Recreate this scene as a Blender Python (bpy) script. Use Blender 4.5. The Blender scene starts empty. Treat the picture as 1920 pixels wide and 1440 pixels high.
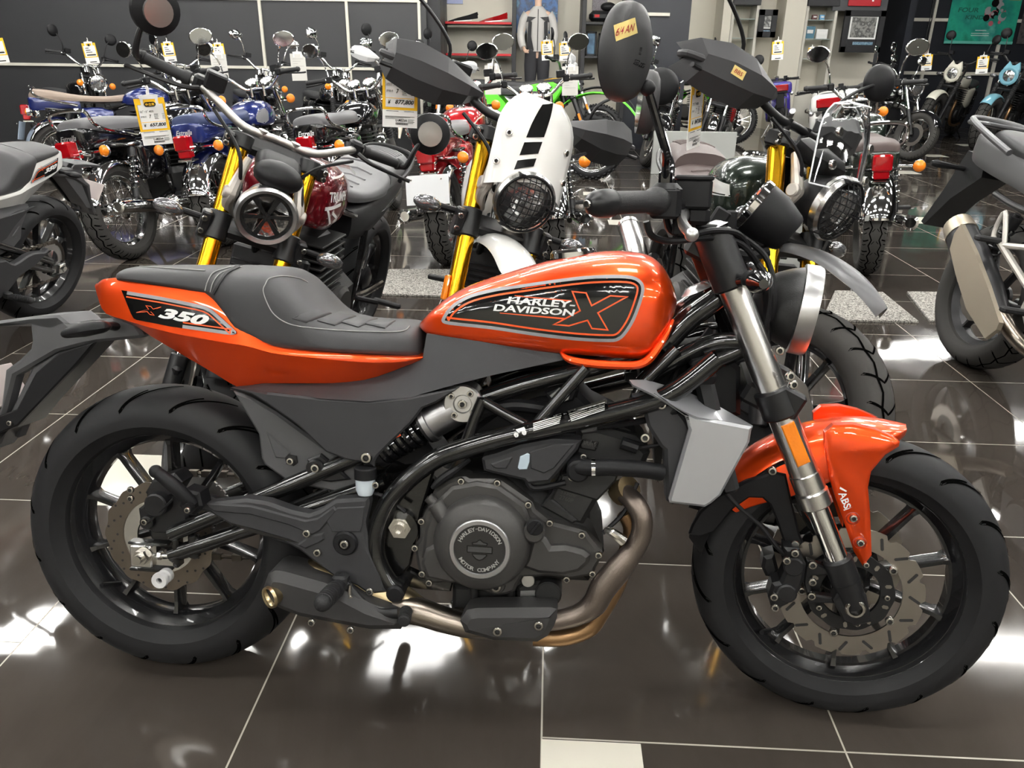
import bpy, bmesh, math, random
from math import sin, cos, pi, sqrt, atan2, radians
from mathutils import Vector, Matrix
from mathutils.bvhtree import BVHTree
from mathutils.geometry import tessellate_polygon
SC = bpy.context.scene
COL = SC.collection
RND = random.Random(7)

# ------------------------------------------------------------------ camera
CF, CP, CR_, CH = 1468.33, .3977, .0134, 1.2603
_fw = Vector((0, cos(CP), -sin(CP))); _u = Vector((0, sin(CP), cos(CP))); _r = Vector((1, 0, 0))
CRT = _r*cos(CR_) + _u*sin(CR_); CUP = _u*cos(CR_) - _r*sin(CR_); CFW = _fw
CPOS = Vector((0, 0, CH))
def ray(px, py): return CRT*((px-960)/CF) + CUP*((720-py)/CF) + CFW
def floor_at(px, py, z=0.0):
    d = ray(px, py); return CPOS + d*((z-CH)/d.z)
def depth_at(px, py, Y):
    d = ray(px, py); return CPOS + d*(Y/d.y)
cam = bpy.data.cameras.new('camera'); cam.lens = CF/1920*36; cam.sensor_width = 36; cam.clip_start = .05
camo = bpy.data.objects.new('camera', cam); COL.objects.link(camo)
camo.matrix_world = Matrix(((CRT.x, CUP.x, -CFW.x, 0), (CRT.y, CUP.y, -CFW.y, 0), (CRT.z, CUP.z, -CFW.z, CH), (0, 0, 0, 1)))
SC.camera = camo

# ------------------------------------------------------------------ materials
MATS = {}
def mat(name, col=(.5, .5, .5), rough=.5, metal=0., coat=0., spec=.5, emis=None, es=0., trans=0., ior=1.45, bump=0., bscale=400., vary=0., vscale=6., alpha=1., sheen=0., coatr=.03):
    if name in MATS: return MATS[name]
    m = bpy.data.materials.new(name); m.use_nodes = True
    nt = m.node_tree; b = nt.nodes['Principled BSDF']
    b.inputs['Base Color'].default_value = (*col, 1); b.inputs['Roughness'].default_value = rough
    b.inputs['Metallic'].default_value = metal; b.inputs['Coat Weight'].default_value = coat
    b.inputs['Coat Roughness'].default_value = coatr; b.inputs['Specular IOR Level'].default_value = spec
    b.inputs['Transmission Weight'].default_value = trans; b.inputs['IOR'].default_value = ior
    b.inputs['Alpha'].default_value = alpha; b.inputs['Sheen Weight'].default_value = sheen
    if emis: b.inputs['Emission Color'].default_value = (*emis, 1); b.inputs['Emission Strength'].default_value = es
    if bump or vary:
        tc = nt.nodes.new('ShaderNodeTexCoord')
    if bump:
        n = nt.nodes.new('ShaderNodeTexNoise'); n.inputs['Scale'].default_value = bscale; n.inputs['Detail'].default_value = 2
        bp = nt.nodes.new('ShaderNodeBump'); bp.inputs['Strength'].default_value = bump; bp.inputs['Distance'].default_value = .001
        nt.links.new(tc.outputs['Object'], n.inputs['Vector']); nt.links.new(n.outputs['Fac'], bp.inputs['Height']); nt.links.new(bp.outputs['Normal'], b.inputs['Normal'])
    if vary:
        n = nt.nodes.new('ShaderNodeTexNoise'); n.inputs['Scale'].default_value = vscale; n.inputs['Detail'].default_value = 4
        r = nt.nodes.new('ShaderNodeMapRange'); r.inputs['To Min'].default_value = max(.02, rough-vary); r.inputs['To Max'].default_value = rough+vary
        nt.links.new(tc.outputs['Object'], n.inputs['Vector']); nt.links.new(n.outputs['Fac'], r.inputs['Value']); nt.links.new(r.outputs['Result'], b.inputs['Roughness'])
    MATS[name] = m; return m
ORANGE = mat('orange_candy_paint', (.88, .072, .004), .32, .68, .8, bump=.05, bscale=2500)
WHITE = mat('white_paint', (.80, .80, .77), .25, 0, .8)
BLACKP = mat('black_gloss_paint', (.006, .006, .007), .12, 0, 1.)
FRAME = mat('black_frame_enamel', (.008, .008, .008), .16, 0, .8, bump=.15, bscale=260)
SATIN = mat('black_satin_metal', (.010, .010, .011), .38, .0, 0)
PLAST = mat('dark_grey_plastic', (.034, .034, .036), .5, spec=.4, bump=.25, bscale=1400)
PLASTB = mat('black_plastic', (.010, .010, .011), .45, spec=.25, bump=.2, bscale=1200)
RUBBER = mat('tyre_rubber', (.014, .014, .015), .6, spec=.35, bump=.12, bscale=300, vary=.1, vscale=14)
GROOVE = mat('tyre_groove', (.002, .002, .002), .9, spec=0.)
WORN = mat('dusty_tyre_rubber', (.048, .046, .043), .7, spec=.3, bump=.12, bscale=300)
RUB2 = mat('grip_rubber', (.014, .014, .015), .55, bump=.8, bscale=900)
SEATV = mat('seat_vinyl', (.040, .040, .042), .5, bump=.3, bscale=1600)
CHROME = mat('chrome', (.86, .86, .86), .05, 1.)
STEEL = mat('brushed_steel', (.72, .71, .69), .24, 1.)
ALU = mat('silver_aluminium', (.60, .60, .60), .33, 1.)
ALUP = mat('silver_paint', (.42, .43, .45), .34, .55, .4)
DISC = mat('brake_disc_steel', (.40, .37, .33), .32, 1.)
GOLD = mat('gold_anodised', (.84, .43, .018), .2, 1.)
ENG = mat('engine_grey', (.058, .056, .054), .40, .35, bump=.2, bscale=900)
ENGB = mat('engine_black', (.018, .018, .018), .45, .1, bump=.2, bscale=700)
EXH = mat('heat_tinted_steel', (.20, .165, .14), .40, .9, bump=.3, bscale=300, vary=.1)
TITAN = mat('gold_tinted_steel', (.62, .50, .30), .3, 1.)
REDL = mat('red_lens', (.36, .002, .006), .10, .1, .9, bump=.5, bscale=160)
AMB = mat('amber_lens', (.90, .24, .01), .12, 0, .8, bump=.5, bscale=300)
CLEARL = mat('clear_lens', (.72, .73, .74), .10, .9, .9, bump=1., bscale=70)
SMOKE = mat('smoked_lens', (.22, .22, .23), .10, .7, .9, bump=.7, bscale=120)
GLASS = mat('clear_glass', (.97, .98, .98), .02, trans=1., ior=1.45)
MIRR = mat('mirror_glass', (.55, .57, .58), .06, 1.)
WHT = mat('white_print', (.85, .85, .83), .4)
BLK = mat('black_print', (.006, .006, .006), .12, 0, .6)
GREYP = mat('grey_print', (.30, .30, .31), .35)
ORP = mat('orange_print', (.85, .10, .02), .35)
STITCH = mat('grey_thread', (.30, .30, .29), .8)
TAPE = mat('yellow_masking_tape', (.72, .56, .20), .75, bump=.4, bscale=500)
REDINK = mat('red_ink', (.35, .02, .03), .7)
PAPER = mat('white_paper', (.80, .80, .78), .6)
YELP = mat('yellow_print', (.90, .52, .01), .6)
CLEARP = mat('milky_plastic', (.62, .70, .76), .25, 0, .3)
BOLTM = mat('zinc_bolt', (.62, .60, .56), .22, 1.)
HEX = mat('bolt_socket', (.02, .02, .02), .6)

# ------------------------------------------------------------------ mesh builder
def V3(p): return Vector(p)
def cr(pts, n=6, closed=False):
    P = [Vector(p) for p in pts]; L = len(P); out = []
    for i in range(L if closed else L-1):
        a, b, c, d = (P[(i-1) % L], P[i], P[(i+1) % L], P[(i+2) % L]) if closed else (P[max(i-1, 0)], P[i], P[i+1], P[min(i+2, L-1)])
        for k in range(n):
            t = k/n; out.append(.5*((2*b)+(c-a)*t+(2*a-5*b+4*c-d)*t*t+(3*b-a-3*c+d)*t**3))
    if not closed: out.append(P[-1])
    return out
def inset(poly, d):
    n = len(poly); A = sum(poly[i][0]*poly[(i+1) % n][1]-poly[(i+1) % n][0]*poly[i][1] for i in range(n)); s = 1 if A > 0 else -1
    out = []
    for i in range(n):
        p, q, r = Vector(poly[i-1][:2]), Vector(poly[i][:2]), Vector(poly[(i+1) % n][:2])
        a, b = (q-p), (r-q)
        if a.length < 1e-9 or b.length < 1e-9: out.append(q.copy()); continue
        a.normalize(); b.normalize()
        na, nb = Vector((-a.y, a.x))*s, Vector((-b.y, b.x))*s
        m = na+nb
        if m.length < .3: m = na
        m.normalize(); out.append(q+m*(d/max(.5, m.dot(na))))
    return out
def basis(d, hint=(0, 0, 1)):
    d = Vector(d).normalized(); h = Vector(hint)
    if abs(d.dot(h)) > .95: h = Vector((1, 0, 0))
    x = h.cross(d).normalized(); return x, d.cross(x), d
class MB:
    def __init__(s, M=None): s.v = []; s.f = []; s.m = []; s.mi = 0; s.M = M
    def mtl(s, i): s.mi = i; return s
    def add(s, vs, fs):
        b = len(s.v)
        s.v += [(s.M @ Vector(v)) if s.M else Vector(v) for v in vs]
        s.f += [[i+b for i in f] for f in fs]; s.m += [s.mi]*len(fs); return s
    def loft(s, rings, caps=True, closed=True):
        n = len(rings[0]); vs = [p for r in rings for p in r]; fs = []
        for i in range(len(rings)-1):
            for j in range(n if closed else n-1):
                k = (j+1) % n; fs.append([i*n+j, i*n+k, (i+1)*n+k, (i+1)*n+j])
        if caps and closed: fs.append(list(range(n))[::-1]); fs.append([(len(rings)-1)*n+j for j in range(n)])
        return s.add(vs, fs)
    def cyl(s, p0, p1, r0, r1=None, n=14, bev=0.):
        p0, p1 = Vector(p0), Vector(p1); r1 = r0 if r1 is None else r1; x, y, d = basis(p1-p0)
        def ring(p, r): return [p+x*(r*cos(2*pi*k/n))+y*(r*sin(2*pi*k/n)) for k in range(n)]
        if bev: return s.loft([ring(p0, r0-bev), ring(p0+d*bev, r0), ring(p1-d*bev, r1), ring(p1, r1-bev)])
        return s.loft([ring(p0, r0), ring(p1, r1)])
    def lathe(s, prof, o, axis, n=32, a0=0., a1=2*pi, hint=(0, 0, 1)):
        # prof: (radius, distance along axis)
        o = Vector(o); x, y, d = basis(axis, hint); full = abs(a1-a0-2*pi) < 1e-6; m = n if full else n+1
        vs = [o+d*t+(x*cos(a0+(a1-a0)*k/n)+y*sin(a0+(a1-a0)*k/n))*r for r, t in prof for k in range(m)]; fs = []
        for i in range(len(prof)-1):
            for j in range(n):
                k = (j+1) % m; fs.append([i*m+j, i*m+k, (i+1)*m+k, (i+1)*m+j])
        return s.add(vs, fs)
    def tube(s, pts, r, n=10, sub=5, caps=True, smooth=True, flat=None):
        P = cr(pts, sub) if smooth and len(pts) > 2 else [Vector(p) for p in pts]
        L = len(P); T = [(P[min(i+1, L-1)]-P[max(i-1, 0)]).normalized() for i in range(L)]
        x, y, _ = basis(T[0]); rings = []
        for i in range(L):
            if i:
                ax = T[i-1].cross(T[i])
                if ax.length > 1e-7:
                    q = Matrix.Rotation(T[i-1].angle(T[i]), 3, ax); x = q @ x
            yy = T[i].cross(x); t = i/(L-1)
            if callable(r): rr = r(t)
            elif isinstance(r, (list, tuple)):
                u = t*(len(r)-1); a = min(int(u), len(r)-2); rr = r[a]+(r[a+1]-r[a])*(u-a)
            else: rr = r
            fl = flat or 1.
            rings.append([P[i]+x*(rr*cos(2*pi*k/n))+yy*(rr*fl*sin(2*pi*k/n)) for k in range(n)])
        return s.loft(rings, caps)
    def prism(s, poly, o, eu, ev, en, depth, bev=0., both=False):
        # poly in (u,v); front face at o+en*depth, back at o
        o, eu, ev, en = Vector(o), Vector(eu), Vector(ev), Vector(en)
        def ring(pl, t): return [o+eu*p[0]+ev*p[1]+en*t for p in pl]
        if bev:
            ins = inset(poly, bev)
            R = [ring(ins, 0), ring(poly, bev)] if both else [ring(poly, 0)]
            return s.loft(R+[ring(poly, depth-bev), ring(ins, depth)])
        return s.loft([ring(poly, 0), ring(poly, depth)])
    def box(s, c, sz, bev=.0, R=None):
        c = Vector(c); X, Y, Z = [(R @ Vector(e)) if R else Vector(e) for e in ((1, 0, 0), (0, 1, 0), (0, 0, 1))]
        a, b, h = sz[0]/2, sz[1]/2, sz[2]/2; e = min(bev, a*.9, b*.9, h*.9)
        pl = [(-a+e, -b), (a-e, -b), (a, -b+e), (a, b-e), (a-e, b), (-a+e, b), (-a, b-e), (-a, -b+e)] if e else [(-a, -b), (a, -b), (a, b), (-a, b)]
        return s.prism(pl, c-Z*h, X, Y, Z, sz[2], e*.8, True)
    def ball(s, c, r, n=16, m=10, R=None, t0=0., t1=pi):
        c = Vector(c); r = (r, r, r) if not isinstance(r, (tuple, list)) else r
        rings = []
        for i in range(m+1):
            t = t0+(t1-t0)*i/m; st = max(sin(t), 1e-4)
            rings.append([c+((R @ q) if R else q) for q in [Vector((r[0]*st*cos(2*pi*k/n), r[1]*st*sin(2*pi*k/n), r[2]*cos(t))) for k in range(n)]])
        return s.loft(rings)
    def sheet(s, rows, off):
        # grid of points given thickness by the offset vector
        n = len(rows[0]); m = len(rows); off = Vector(off); A = [Vector(p) for r in rows for p in r]; B = [p+off for p in A]
        fs = []; N = n*m
        for i in range(m-1):
            for j in range(n-1):
                q = [i*n+j, i*n+j+1, (i+1)*n+j+1, (i+1)*n+j]; fs.append(q); fs.append([a+N for a in q[::-1]])
        bd = list(range(n))+[i*n+n-1 for i in range(1, m)]+[(m-1)*n+j for j in range(n-2, -1, -1)]+[i*n for i in range(m-2, 0, -1)]
        for a, b in zip(bd, bd[1:]+bd[:1]): fs.append([a, b, b+N, a+N])
        return s.add(A+B, fs)
    def mirror(s):
        s.half = (len(s.v), len(s.f))
        n = len(s.v); k = len(s.f)
        s.v += [Vector((v.x, -v.y, v.z)) for v in s.v]; s.f += [[i+n for i in f[::-1]] for f in s.f]; s.m += s.m[:k]; return s
    def build(s, name, mats, parent=None, ang=35, recalc=True):
        h = getattr(s, 'half', None)
        if h:
            a, b = MB(), MB(); a.v, a.f, a.m = s.v[:h[0]], s.f[:h[1]], s.m[:h[1]]
            b.v, b.f, b.m = s.v[h[0]:], [[i-h[0] for i in f] for f in s.f[h[1]:]], s.m[h[1]:]
            o = a.build(name, mats, parent, ang); b.build(name, mats, parent, ang); return o
        me = bpy.data.meshes.new(name); me.from_pydata([tuple(v) for v in s.v], [], s.f)
        mats = mats if isinstance(mats, (list, tuple)) else [mats]
        for m in mats: me.materials.append(m)
        me.polygons.foreach_set('material_index', [min(i, len(mats)-1) for i in s.m])
        if recalc:
            bm = bmesh.new(); bm.from_mesh(me); bmesh.ops.recalc_face_normals(bm, faces=bm.faces); bm.to_mesh(me); bm.free()
        me.polygons.foreach_set('use_smooth', [True]*len(me.polygons)); me.set_sharp_from_angle(angle=radians(ang)); me.update()
        o = bpy.data.objects.new(name, me); COL.objects.link(o)
        if parent: o.parent = parent
        return o
def thing(name, label, cat, loc=(0, 0, 0), rot=(0, 0, 0), group=None):
    o = bpy.data.objects.new(name, None); COL.objects.link(o); o.empty_display_size = .1
    o.location = loc; o.rotation_euler = rot; return tag(o, label, cat, group)
def tag(o, label=None, cat=None, group=None, kind=None):
    for k, v in (('label', label), ('category', cat), ('group', group), ('kind', kind)):
        if v: o[k] = v
    return o
def swapmats(o, sw):
    for i, sl in enumerate(o.material_slots):
        dm = o.data.materials[i]
        if dm and dm.name in sw: sl.link = 'OBJECT'; sl.material = MATS[sw[dm.name]]
def copy_tree(o, parent=None, sw=None, skip=()):
    c = o.copy(); COL.objects.link(c); c.parent = parent
    if sw and c.type == 'MESH': swapmats(c, sw)
    for ch in list(o.children):
        if ch.name.split('.')[0] in skip: continue
        copy_tree(ch, c, sw, skip)
    return c
_TX = {}
def text2d(s, bold=0., shear=0.):
    # flat lettering: verts (x,y) with cap height about .7, faces
    k = (s, bold, shear)
    if k in _TX: return _TX[k]
    cu = bpy.data.curves.new('t', 'FONT'); cu.body = s; cu.size = 1; cu.offset = bold; cu.shear = shear; cu.resolution_u = 3; cu.align_x = 'CENTER'; cu.align_y = 'CENTER'; cu.fill_mode = 'FRONT'
    ob = bpy.data.objects.new('t', cu); COL.objects.link(ob)
    dg = bpy.context.evaluated_depsgraph_get(); me = bpy.data.meshes.new_from_object(ob.evaluated_get(dg))
    vs = [(v.co.x, v.co.y) for v in me.vertices]; fs = [list(p.vertices) for p in me.polygons]
    bpy.data.objects.remove(ob); bpy.data.curves.remove(cu); bpy.data.meshes.remove(me)
    xs = [v[0] for v in vs] or [0]; ys = [v[1] for v in vs] or [0]
    cx, cy, w, h = (min(xs)+max(xs))/2, (min(ys)+max(ys))/2, max(xs)-min(xs) or 1, max(ys)-min(ys) or 1
    _TX[k] = ([((x-cx)/w, (y-cy)/h) for x, y in vs], fs)      # unit box, centred
    return _TX[k]
def put_text(mb, s, o, eu, ev, w, h, bold=0., shear=0.):
    vs, fs = text2d(s, bold, shear); o, eu, ev = Vector(o), Vector(eu), Vector(ev)
    mb.add([o+eu*(x*w)+ev*(y*h) for x, y in vs], fs)
def bvh_of(*obs):
    v = []; f = []
    for o in obs:
        b = len(v); v += [p.co.copy() for p in o.data.vertices]; f += [[i+b for i in q.vertices] for q in o.data.polygons]
    return BVHTree.FromPolygons(v, f)
# ------------------------------------------------------------------ wheels shared by every motorcycle
def tread_r(t, R, w, hh): return R-hh+hh*sqrt(max(0, 1-(t/w)**2))
def tyre(mb, c, R, w, rim, hh=.055, kind='sport', n=72):
    cx, cz = c; pr = [(rim, -w*.70), (rim+.012, -w*.86), (rim+(R-hh-rim)*.55, -w*.985)]
    for k in range(21):
        t = -w*cos(pi*k/20); pr.append((tread_r(t, R, w, hh), t))
    pr += [(r, -t) for r, t in pr[:3][::-1]]
    pr += [(rim-.004, w*.6), (rim-.004, -w*.6), pr[0]]
    mb.mtl(0).lathe(pr, (cx, 0, cz), (0, 1, 0), n)
    mb.mtl(1)
    def strip(pts, hw):
        q_ = [pts[0]]
        for (a0, t0), (a1, t1) in zip(pts, pts[1:]):
            m = max(1, int(max(abs(t1-t0)/(w*.10), abs(a1-a0)/.09)+.999)); q_ += [(a0+(a1-a0)*k/m, t0+(t1-t0)*k/m) for k in range(1, m+1)]
        pts = q_; vs = []
        for i, (a, t) in enumerate(pts):
            a2, t2 = pts[min(i+1, len(pts)-1)]; a1, t1 = pts[max(i-1, 0)]
            d = Vector(((a2-a1)*R, t2-t1)); d = d.normalized() if d.length > 1e-9 else Vector((1, 0)); q = Vector((-d.y, d.x))*hw
            for s in (1, -1):
                aa, tt = a+s*q.x/R, max(-w*.985, min(w*.985, t+s*q.y)); r = tread_r(tt, R, w, hh)+.0011
                vs.append((cx+r*cos(aa), tt, cz+r*sin(aa)))
        mb.add(vs, [[2*i, 2*i+2, 2*i+3, 2*i+1] for i in range(len(pts)-1)])
    if kind == 'sport':
        N = 16
        for k in range(N):
            a = 2*pi*k/N
            for s in (1, -1):
                strip([(a+s*.11+.36*u, s*w*(.10+.84*u)) for u in (0, .15, .3, .45, .6, .75, .9, 1)], .0022)
                strip([(a+.20+s*.11+.17*u, s*w*(.45+.5*u)) for u in (0, .25, .5, .75, 1)], .0020)
    elif kind == 'zig':
        N = 26
        for s in (1, -1):
            strip([(2*pi*k/(2*N), s*w*(.32 if k % 2 else .52)) for k in range(2*N+1)], .0036)
            for k in range(N):
                a = 2*pi*(k+.5)/N; strip([(a, s*w*.55), (a+.05, s*w*.95)], .0040); strip([(a+.1, s*w*.72), (a+.14, s*w*.96)], .0022)
                strip([(a+.02, s*w*.08), (a+.08, s*w*.3)], .0018)
    elif kind == 'rib':
        for t in (-.5, -.17, .17, .5): strip([(2*pi*k/64, w*t) for k in range(65)], .0022)
        for k in range(40):
            for s in (1, -1): strip([(2*pi*k/40, s*w*.6), (2*pi*k/40+.05, s*w*.95)], .0018)
    elif kind == 'block':
        N = 24
        for k in range(N):
            a = 2*pi*k/N
            for s in (1, -1):
                strip([(a, 0), (a+.05*s, s*w*.35), (a, s*w*.62), (a+.06, s*w*.97)], .0032)
        for s in (1, -1): strip([(2*pi*k/(2*N), s*w*(.52 if k % 2 else .62)) for k in range(2*N+1)], .0028)
    else:                                             # knobbly
        mb.mtl(0); N = 30
        for k in range(N):
            for t in (-.8, -.4, 0, .4, .8):
                a = 2*pi*(k+(.5 if abs(t) in (.4,) else 0))/N; r = tread_r(w*t, R, w, hh)
                d = Vector((cos(a), t*.7, sin(a))).normalized(); p = Vector((cx+r*cos(a), w*t, cz+r*sin(a))); x = Vector((-sin(a), 0, cos(a))); y = d.cross(x)
                mb.prism([(-.012, -.009), (.012, -.009), (.012, .009), (-.012, .009)], p-d*.003, x, y, d, .014)
    mb.mtl(0)
def cast_rim(mb, c, rim, w, flange=.012):
    cx, cz = c; a = w*.74
    pr = [(rim+flange, -a), (rim+flange, -a+.006), (rim+.001, -a+.010), (rim-.006, -a+.012), (rim-.020, -a+.03), (rim-.026, -a*.3), (rim-.026, a*.3), (rim-.020, a-.03), (rim-.006, a-.012), (rim+.001, a-.010), (rim+flange, a-.006), (rim+flange, a), (rim+.004, a+.002), (rim-.002, a-.002), (rim+.0, a-.012), (rim, -a+.012), (rim-.002, -a+.002), (rim+.004, -a-.002), (rim+flange, -a)]
    mb.lathe(pr, (cx, 0, cz), (0, 1, 0), 64)
def spoke_mb(mb, c, a, r0, r1, y0, y1, wa, wb, ta, tb):
    cx, cz = c; d = Vector((cos(a), 0, sin(a))); q = Vector((-sin(a), 0, cos(a))); Y = Vector((0, 1, 0)); R = []
    for t in (0, .3, .7, .92, 1):
        r = r0+(r1-r0)*t; y = y0+(y1-y0)*t; w = wa+(wb-wa)*t; h = ta+(tb-ta)*t
        if t == 1: w *= 1.5; h *= 1.25
        p = Vector((cx, 0, cz))+d*r+Y*y
        R.append([p-q*w-Y*h*.5, p-q*w*.6-Y*h, p+q*w*.6-Y*h, p+q*w-Y*h*.5, p+q*w+Y*h, p-q*w+Y*h])
    mb.loft(R)
def wire_spokes(mb, c, rim, hub, n=32, wy=.035):
    cx, cz = c
    for k in range(n):
        a = 2*pi*k/n; s = 1 if k % 2 else -1; b = a+(.55 if k % 4 < 2 else -.55)
        p = Vector((cx+hub*cos(b), s*wy, cz+hub*sin(b))); q = Vector((cx+rim*cos(a), s*.006, cz+rim*sin(a)))
        mb.cyl(p, q, .0019, n=5)
def hexbolt(name, parent, p, n, r, m=None):
    key = 'bolt_m'
    if key not in MATS:
        mb = MB(); mb.mtl(0).lathe([(0, .0), (1, 0), (1.0, .55), (.86, .75), (.55, .78), (.52, .35)], (0, 0, 0), (0, 0, 1), 14)
        mb.mtl(1).lathe([(.52, .35), (0, .34)], (0, 0, 0), (0, 0, 1), 6)
        o = mb.build('bolt', [m or BOLTM, HEX]); MATS[key] = o.data; bpy.data.objects.remove(o)
    o = bpy.data.objects.new(name, MATS[key]); COL.objects.link(o); o.parent = parent
    x, y, d = basis(n); o.matrix_local = Matrix.Translation(p) @ Matrix((x, y, d)).transposed().to_4x4() @ Matrix.Scale(r, 4)
    return o

# ------------------------------------------------------------------ the orange motorcycle
BX, BY, BYAW, BLEAN, BST = -.7325, 1.3835, -.0889, .2174, -.136
HM = Matrix.Translation((BX, BY, .002)) @ Matrix.Rotation(BYAW, 4, 'Z') @ Matrix.Rotation(-BLEAN, 4, 'X')
HMI = HM.inverted(); HC = HMI @ CPOS
_rk = radians(24.8); _so = Vector((1.54, 0, 0))
STM = Matrix.Translation(_so) @ Matrix.Rotation(BST, 4, Vector((-sin(_rk), 0, cos(_rk)))) @ Matrix.Translation(-_so); STI = STM.inverted()
def HB(px, py, y):
    d = HMI.to_3x3() @ ray(px, py); return HC+d*((y-HC.y)/d.y)
def HS(px, py, y):
    d = STI.to_3x3() @ (HMI.to_3x3() @ ray(px, py)); c = STI @ HC; return c+d*((y-c.y)/d.y)
def pj_poly(poly, y, st=False, sm=0):
    P = [(HS if st else HB)(p[0], p[1], y) for p in poly]; P = [(p.x, p.z, 0) for p in P]
    return [(p[0], p[1]) for p in (cr(P, sm, True) if sm else P)]
def panel(mb, poly, y, th, bev=.004, st=False, sm=0):
    return mb.prism(pj_poly(poly, y, st, sm), (0, y+th, 0), (1, 0, 0), (0, 0, 1), (0, -1, 0), th, bev)
def hit(bv, px, py, off=.0008, fb=-.13):
    d = (HMI.to_3x3() @ ray(px, py)).normalized(); p, n, i, _ = bv.ray_cast(HC, d)
    if p is None: return HB(px, py, fb), Vector((0, -1, 0))
    if n.dot(d) > 0: n = -n
    return p+n*off, n
def decal(mb, bv, poly, L=12, off=.0008, flip=False, fb=-.13):
    bm = bmesh.new(); f = bm.faces.new([bm.verts.new((p[0], p[1], 0)) for p in poly]); bmesh.ops.triangulate(bm, faces=[f])
    for _ in range(5):
        e = [e for e in bm.edges if e.calc_length() > L]
        if not e: break
        bmesh.ops.subdivide_edges(bm, edges=e, cuts=1); bmesh.ops.triangulate(bm, faces=[q for q in bm.faces if len(q.verts) > 3])
    bm.verts.index_update(); pts = [hit(bv, v.co.x, v.co.y, off, fb)[0] for v in bm.verts]; fs = [[v.index for v in q.verts] for q in bm.faces]; bm.free()
    mb.add([(p.x, -p.y, p.z) for p in pts] if flip else pts, fs)
def band(mb, bv, poly, w0, w1, off=.0011, flip=False, closed=True, fb=-.13):
    a, b = inset(poly, w0), inset(poly, w1); n = len(poly)
    A = [hit(bv, p[0], p[1], off, fb)[0] for p in list(a)+list(b)]
    if flip: A = [Vector((p.x, -p.y, p.z)) for p in A]
    mb.add(A, [[i, (i+1) % n, n+(i+1) % n, n+i] for i in range(n if closed else n-1)])
def dense(poly, L=14):
    out = []
    for i, p in enumerate(poly):
        q = poly[(i+1) % len(poly)]; n = max(1, int(math.hypot(q[0]-p[0], q[1]-p[1])/L)); out += [(p[0]+(q[0]-p[0])*k/n, p[1]+(q[1]-p[1])*k/n) for k in range(n)]
    return out
def letters(mb, bv, s, c, eu, ev, bold=.02, shear=0., off=.0016, flip=False, mir=False, fb=-.13):
    # c centre px, eu px vector of the full width, ev px vector of the full cap height (upwards)
    vs, fs = text2d(s, bold, shear); k = -1 if mir else 1
    P = [hit(bv, c[0]+eu[0]*x*k+ev[0]*y, c[1]+eu[1]*x*k+ev[1]*y, off, fb)[0] for x, y in vs]
    mb.add([(p.x, -p.y, p.z) for p in P] if flip else P, fs)
def sm2(poly, n=5): return [(p.x, p.y) for p in cr([(a, b, 0) for a, b in poly], n, True)]

H = thing('motorcycle', 'orange naked motorcycle with black and grey side graphics, in front of all the others', 'motorcycle', HM.translation, (-BLEAN, 0, BYAW))
ROT_S = STM.to_3x3()
def bolts(parent, L, y, r=.0065, st=False, n=(0, -1, 0)):
    for px, py in L:
        p = HS(px, py, y) if st else HB(px, py, y); nn = Vector(n)
        if st: p = STM @ p; nn = ROT_S @ nn
        hexbolt('bolt', parent, p, nn, r)

# wheels -----------------------------------------------------------
RW, FW = (0., .312), (1.41, .300)
t = MB(); tyre(t, RW, .312, .080, .218, .058); rear_tyre = t.build('tyre', [RUBBER, GROOVE], H)
t = MB(STM); tyre(t, FW, .300, .060, .218, .048); front_tyre = t.build('tyre', [RUBBER, GROOVE], H)
for c, w, M in ((RW, .075, None), (FW, .058, STM)):
    t = MB(M); cast_rim(t, c, .219, w); t.lathe([(.0, -.05), (.030, -.05), (.034, -.035), (.046, -.03), (.046, .03), (.034, .035), (.03, .05), (0, .05)], (c[0], 0, c[1]), (0, 1, 0), 24)
    wh = t.build('wheel_rim', BLACKP if False else mat('black_wheel_enamel', (.010, .010, .011), .25, 0, .6), H)
    for k in range(10):
        s = MB(M); spoke_mb(s, c, radians(18+36*k), .040, .196, 0, 0, .0085, .0060, .016, .018); s.build('spoke', mat('black_wheel_enamel'), wh, 50)
    s = MB(M); p = Vector((c[0]-.13, -.01, c[1]-.14)); s.cyl(p, p+Vector((-.02, -.035, .012)), .005, n=8); s.build('valve', PLASTB, wh)
def disc_mb(mb, c, y, r0, r1, teeth, amp, th=.004):
    n = teeth*8; cx, cz = c; o = []
    for i in range(n):
        a = 2*pi*i/n; u = (i % 8)/8; k = 1-amp*(.5-.5*cos(2*pi*u)) if amp < .05 else (1 if u < .62 else 1-amp*sin((u-.62)/.38*pi))
        o.append((a, r1*k))
    R = [[Vector((cx+r*cos(a), y+s*th, cz+r*sin(a))) for a, r in o] for s in (0, 1)]; I = [[Vector((cx+r0*cos(a), y+s*th, cz+r0*sin(a))) for a, r in o] for s in (0, 1)]
    mb.loft([I[0], R[0], R[1], I[1], I[0]], caps=False)
def slots(mb, c, y, r, n, L, w, tilt, a0=0.):
    for k in range(n):
        a = a0+2*pi*k/n; p = Vector((c[0]+r*cos(a), y, c[1]+r*sin(a))); b = a+tilt*(1 if k % 2 else -1); d = Vector((cos(b), 0, sin(b))); q = Vector((-sin(b), 0, cos(b)))
        mb.prism([(-L, -w), (L, -w), (L+w*.7, 0), (L, w), (-L, w), (-L-w*.7, 0)], p, d, q, (0, -1, 0), .0006)
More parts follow.
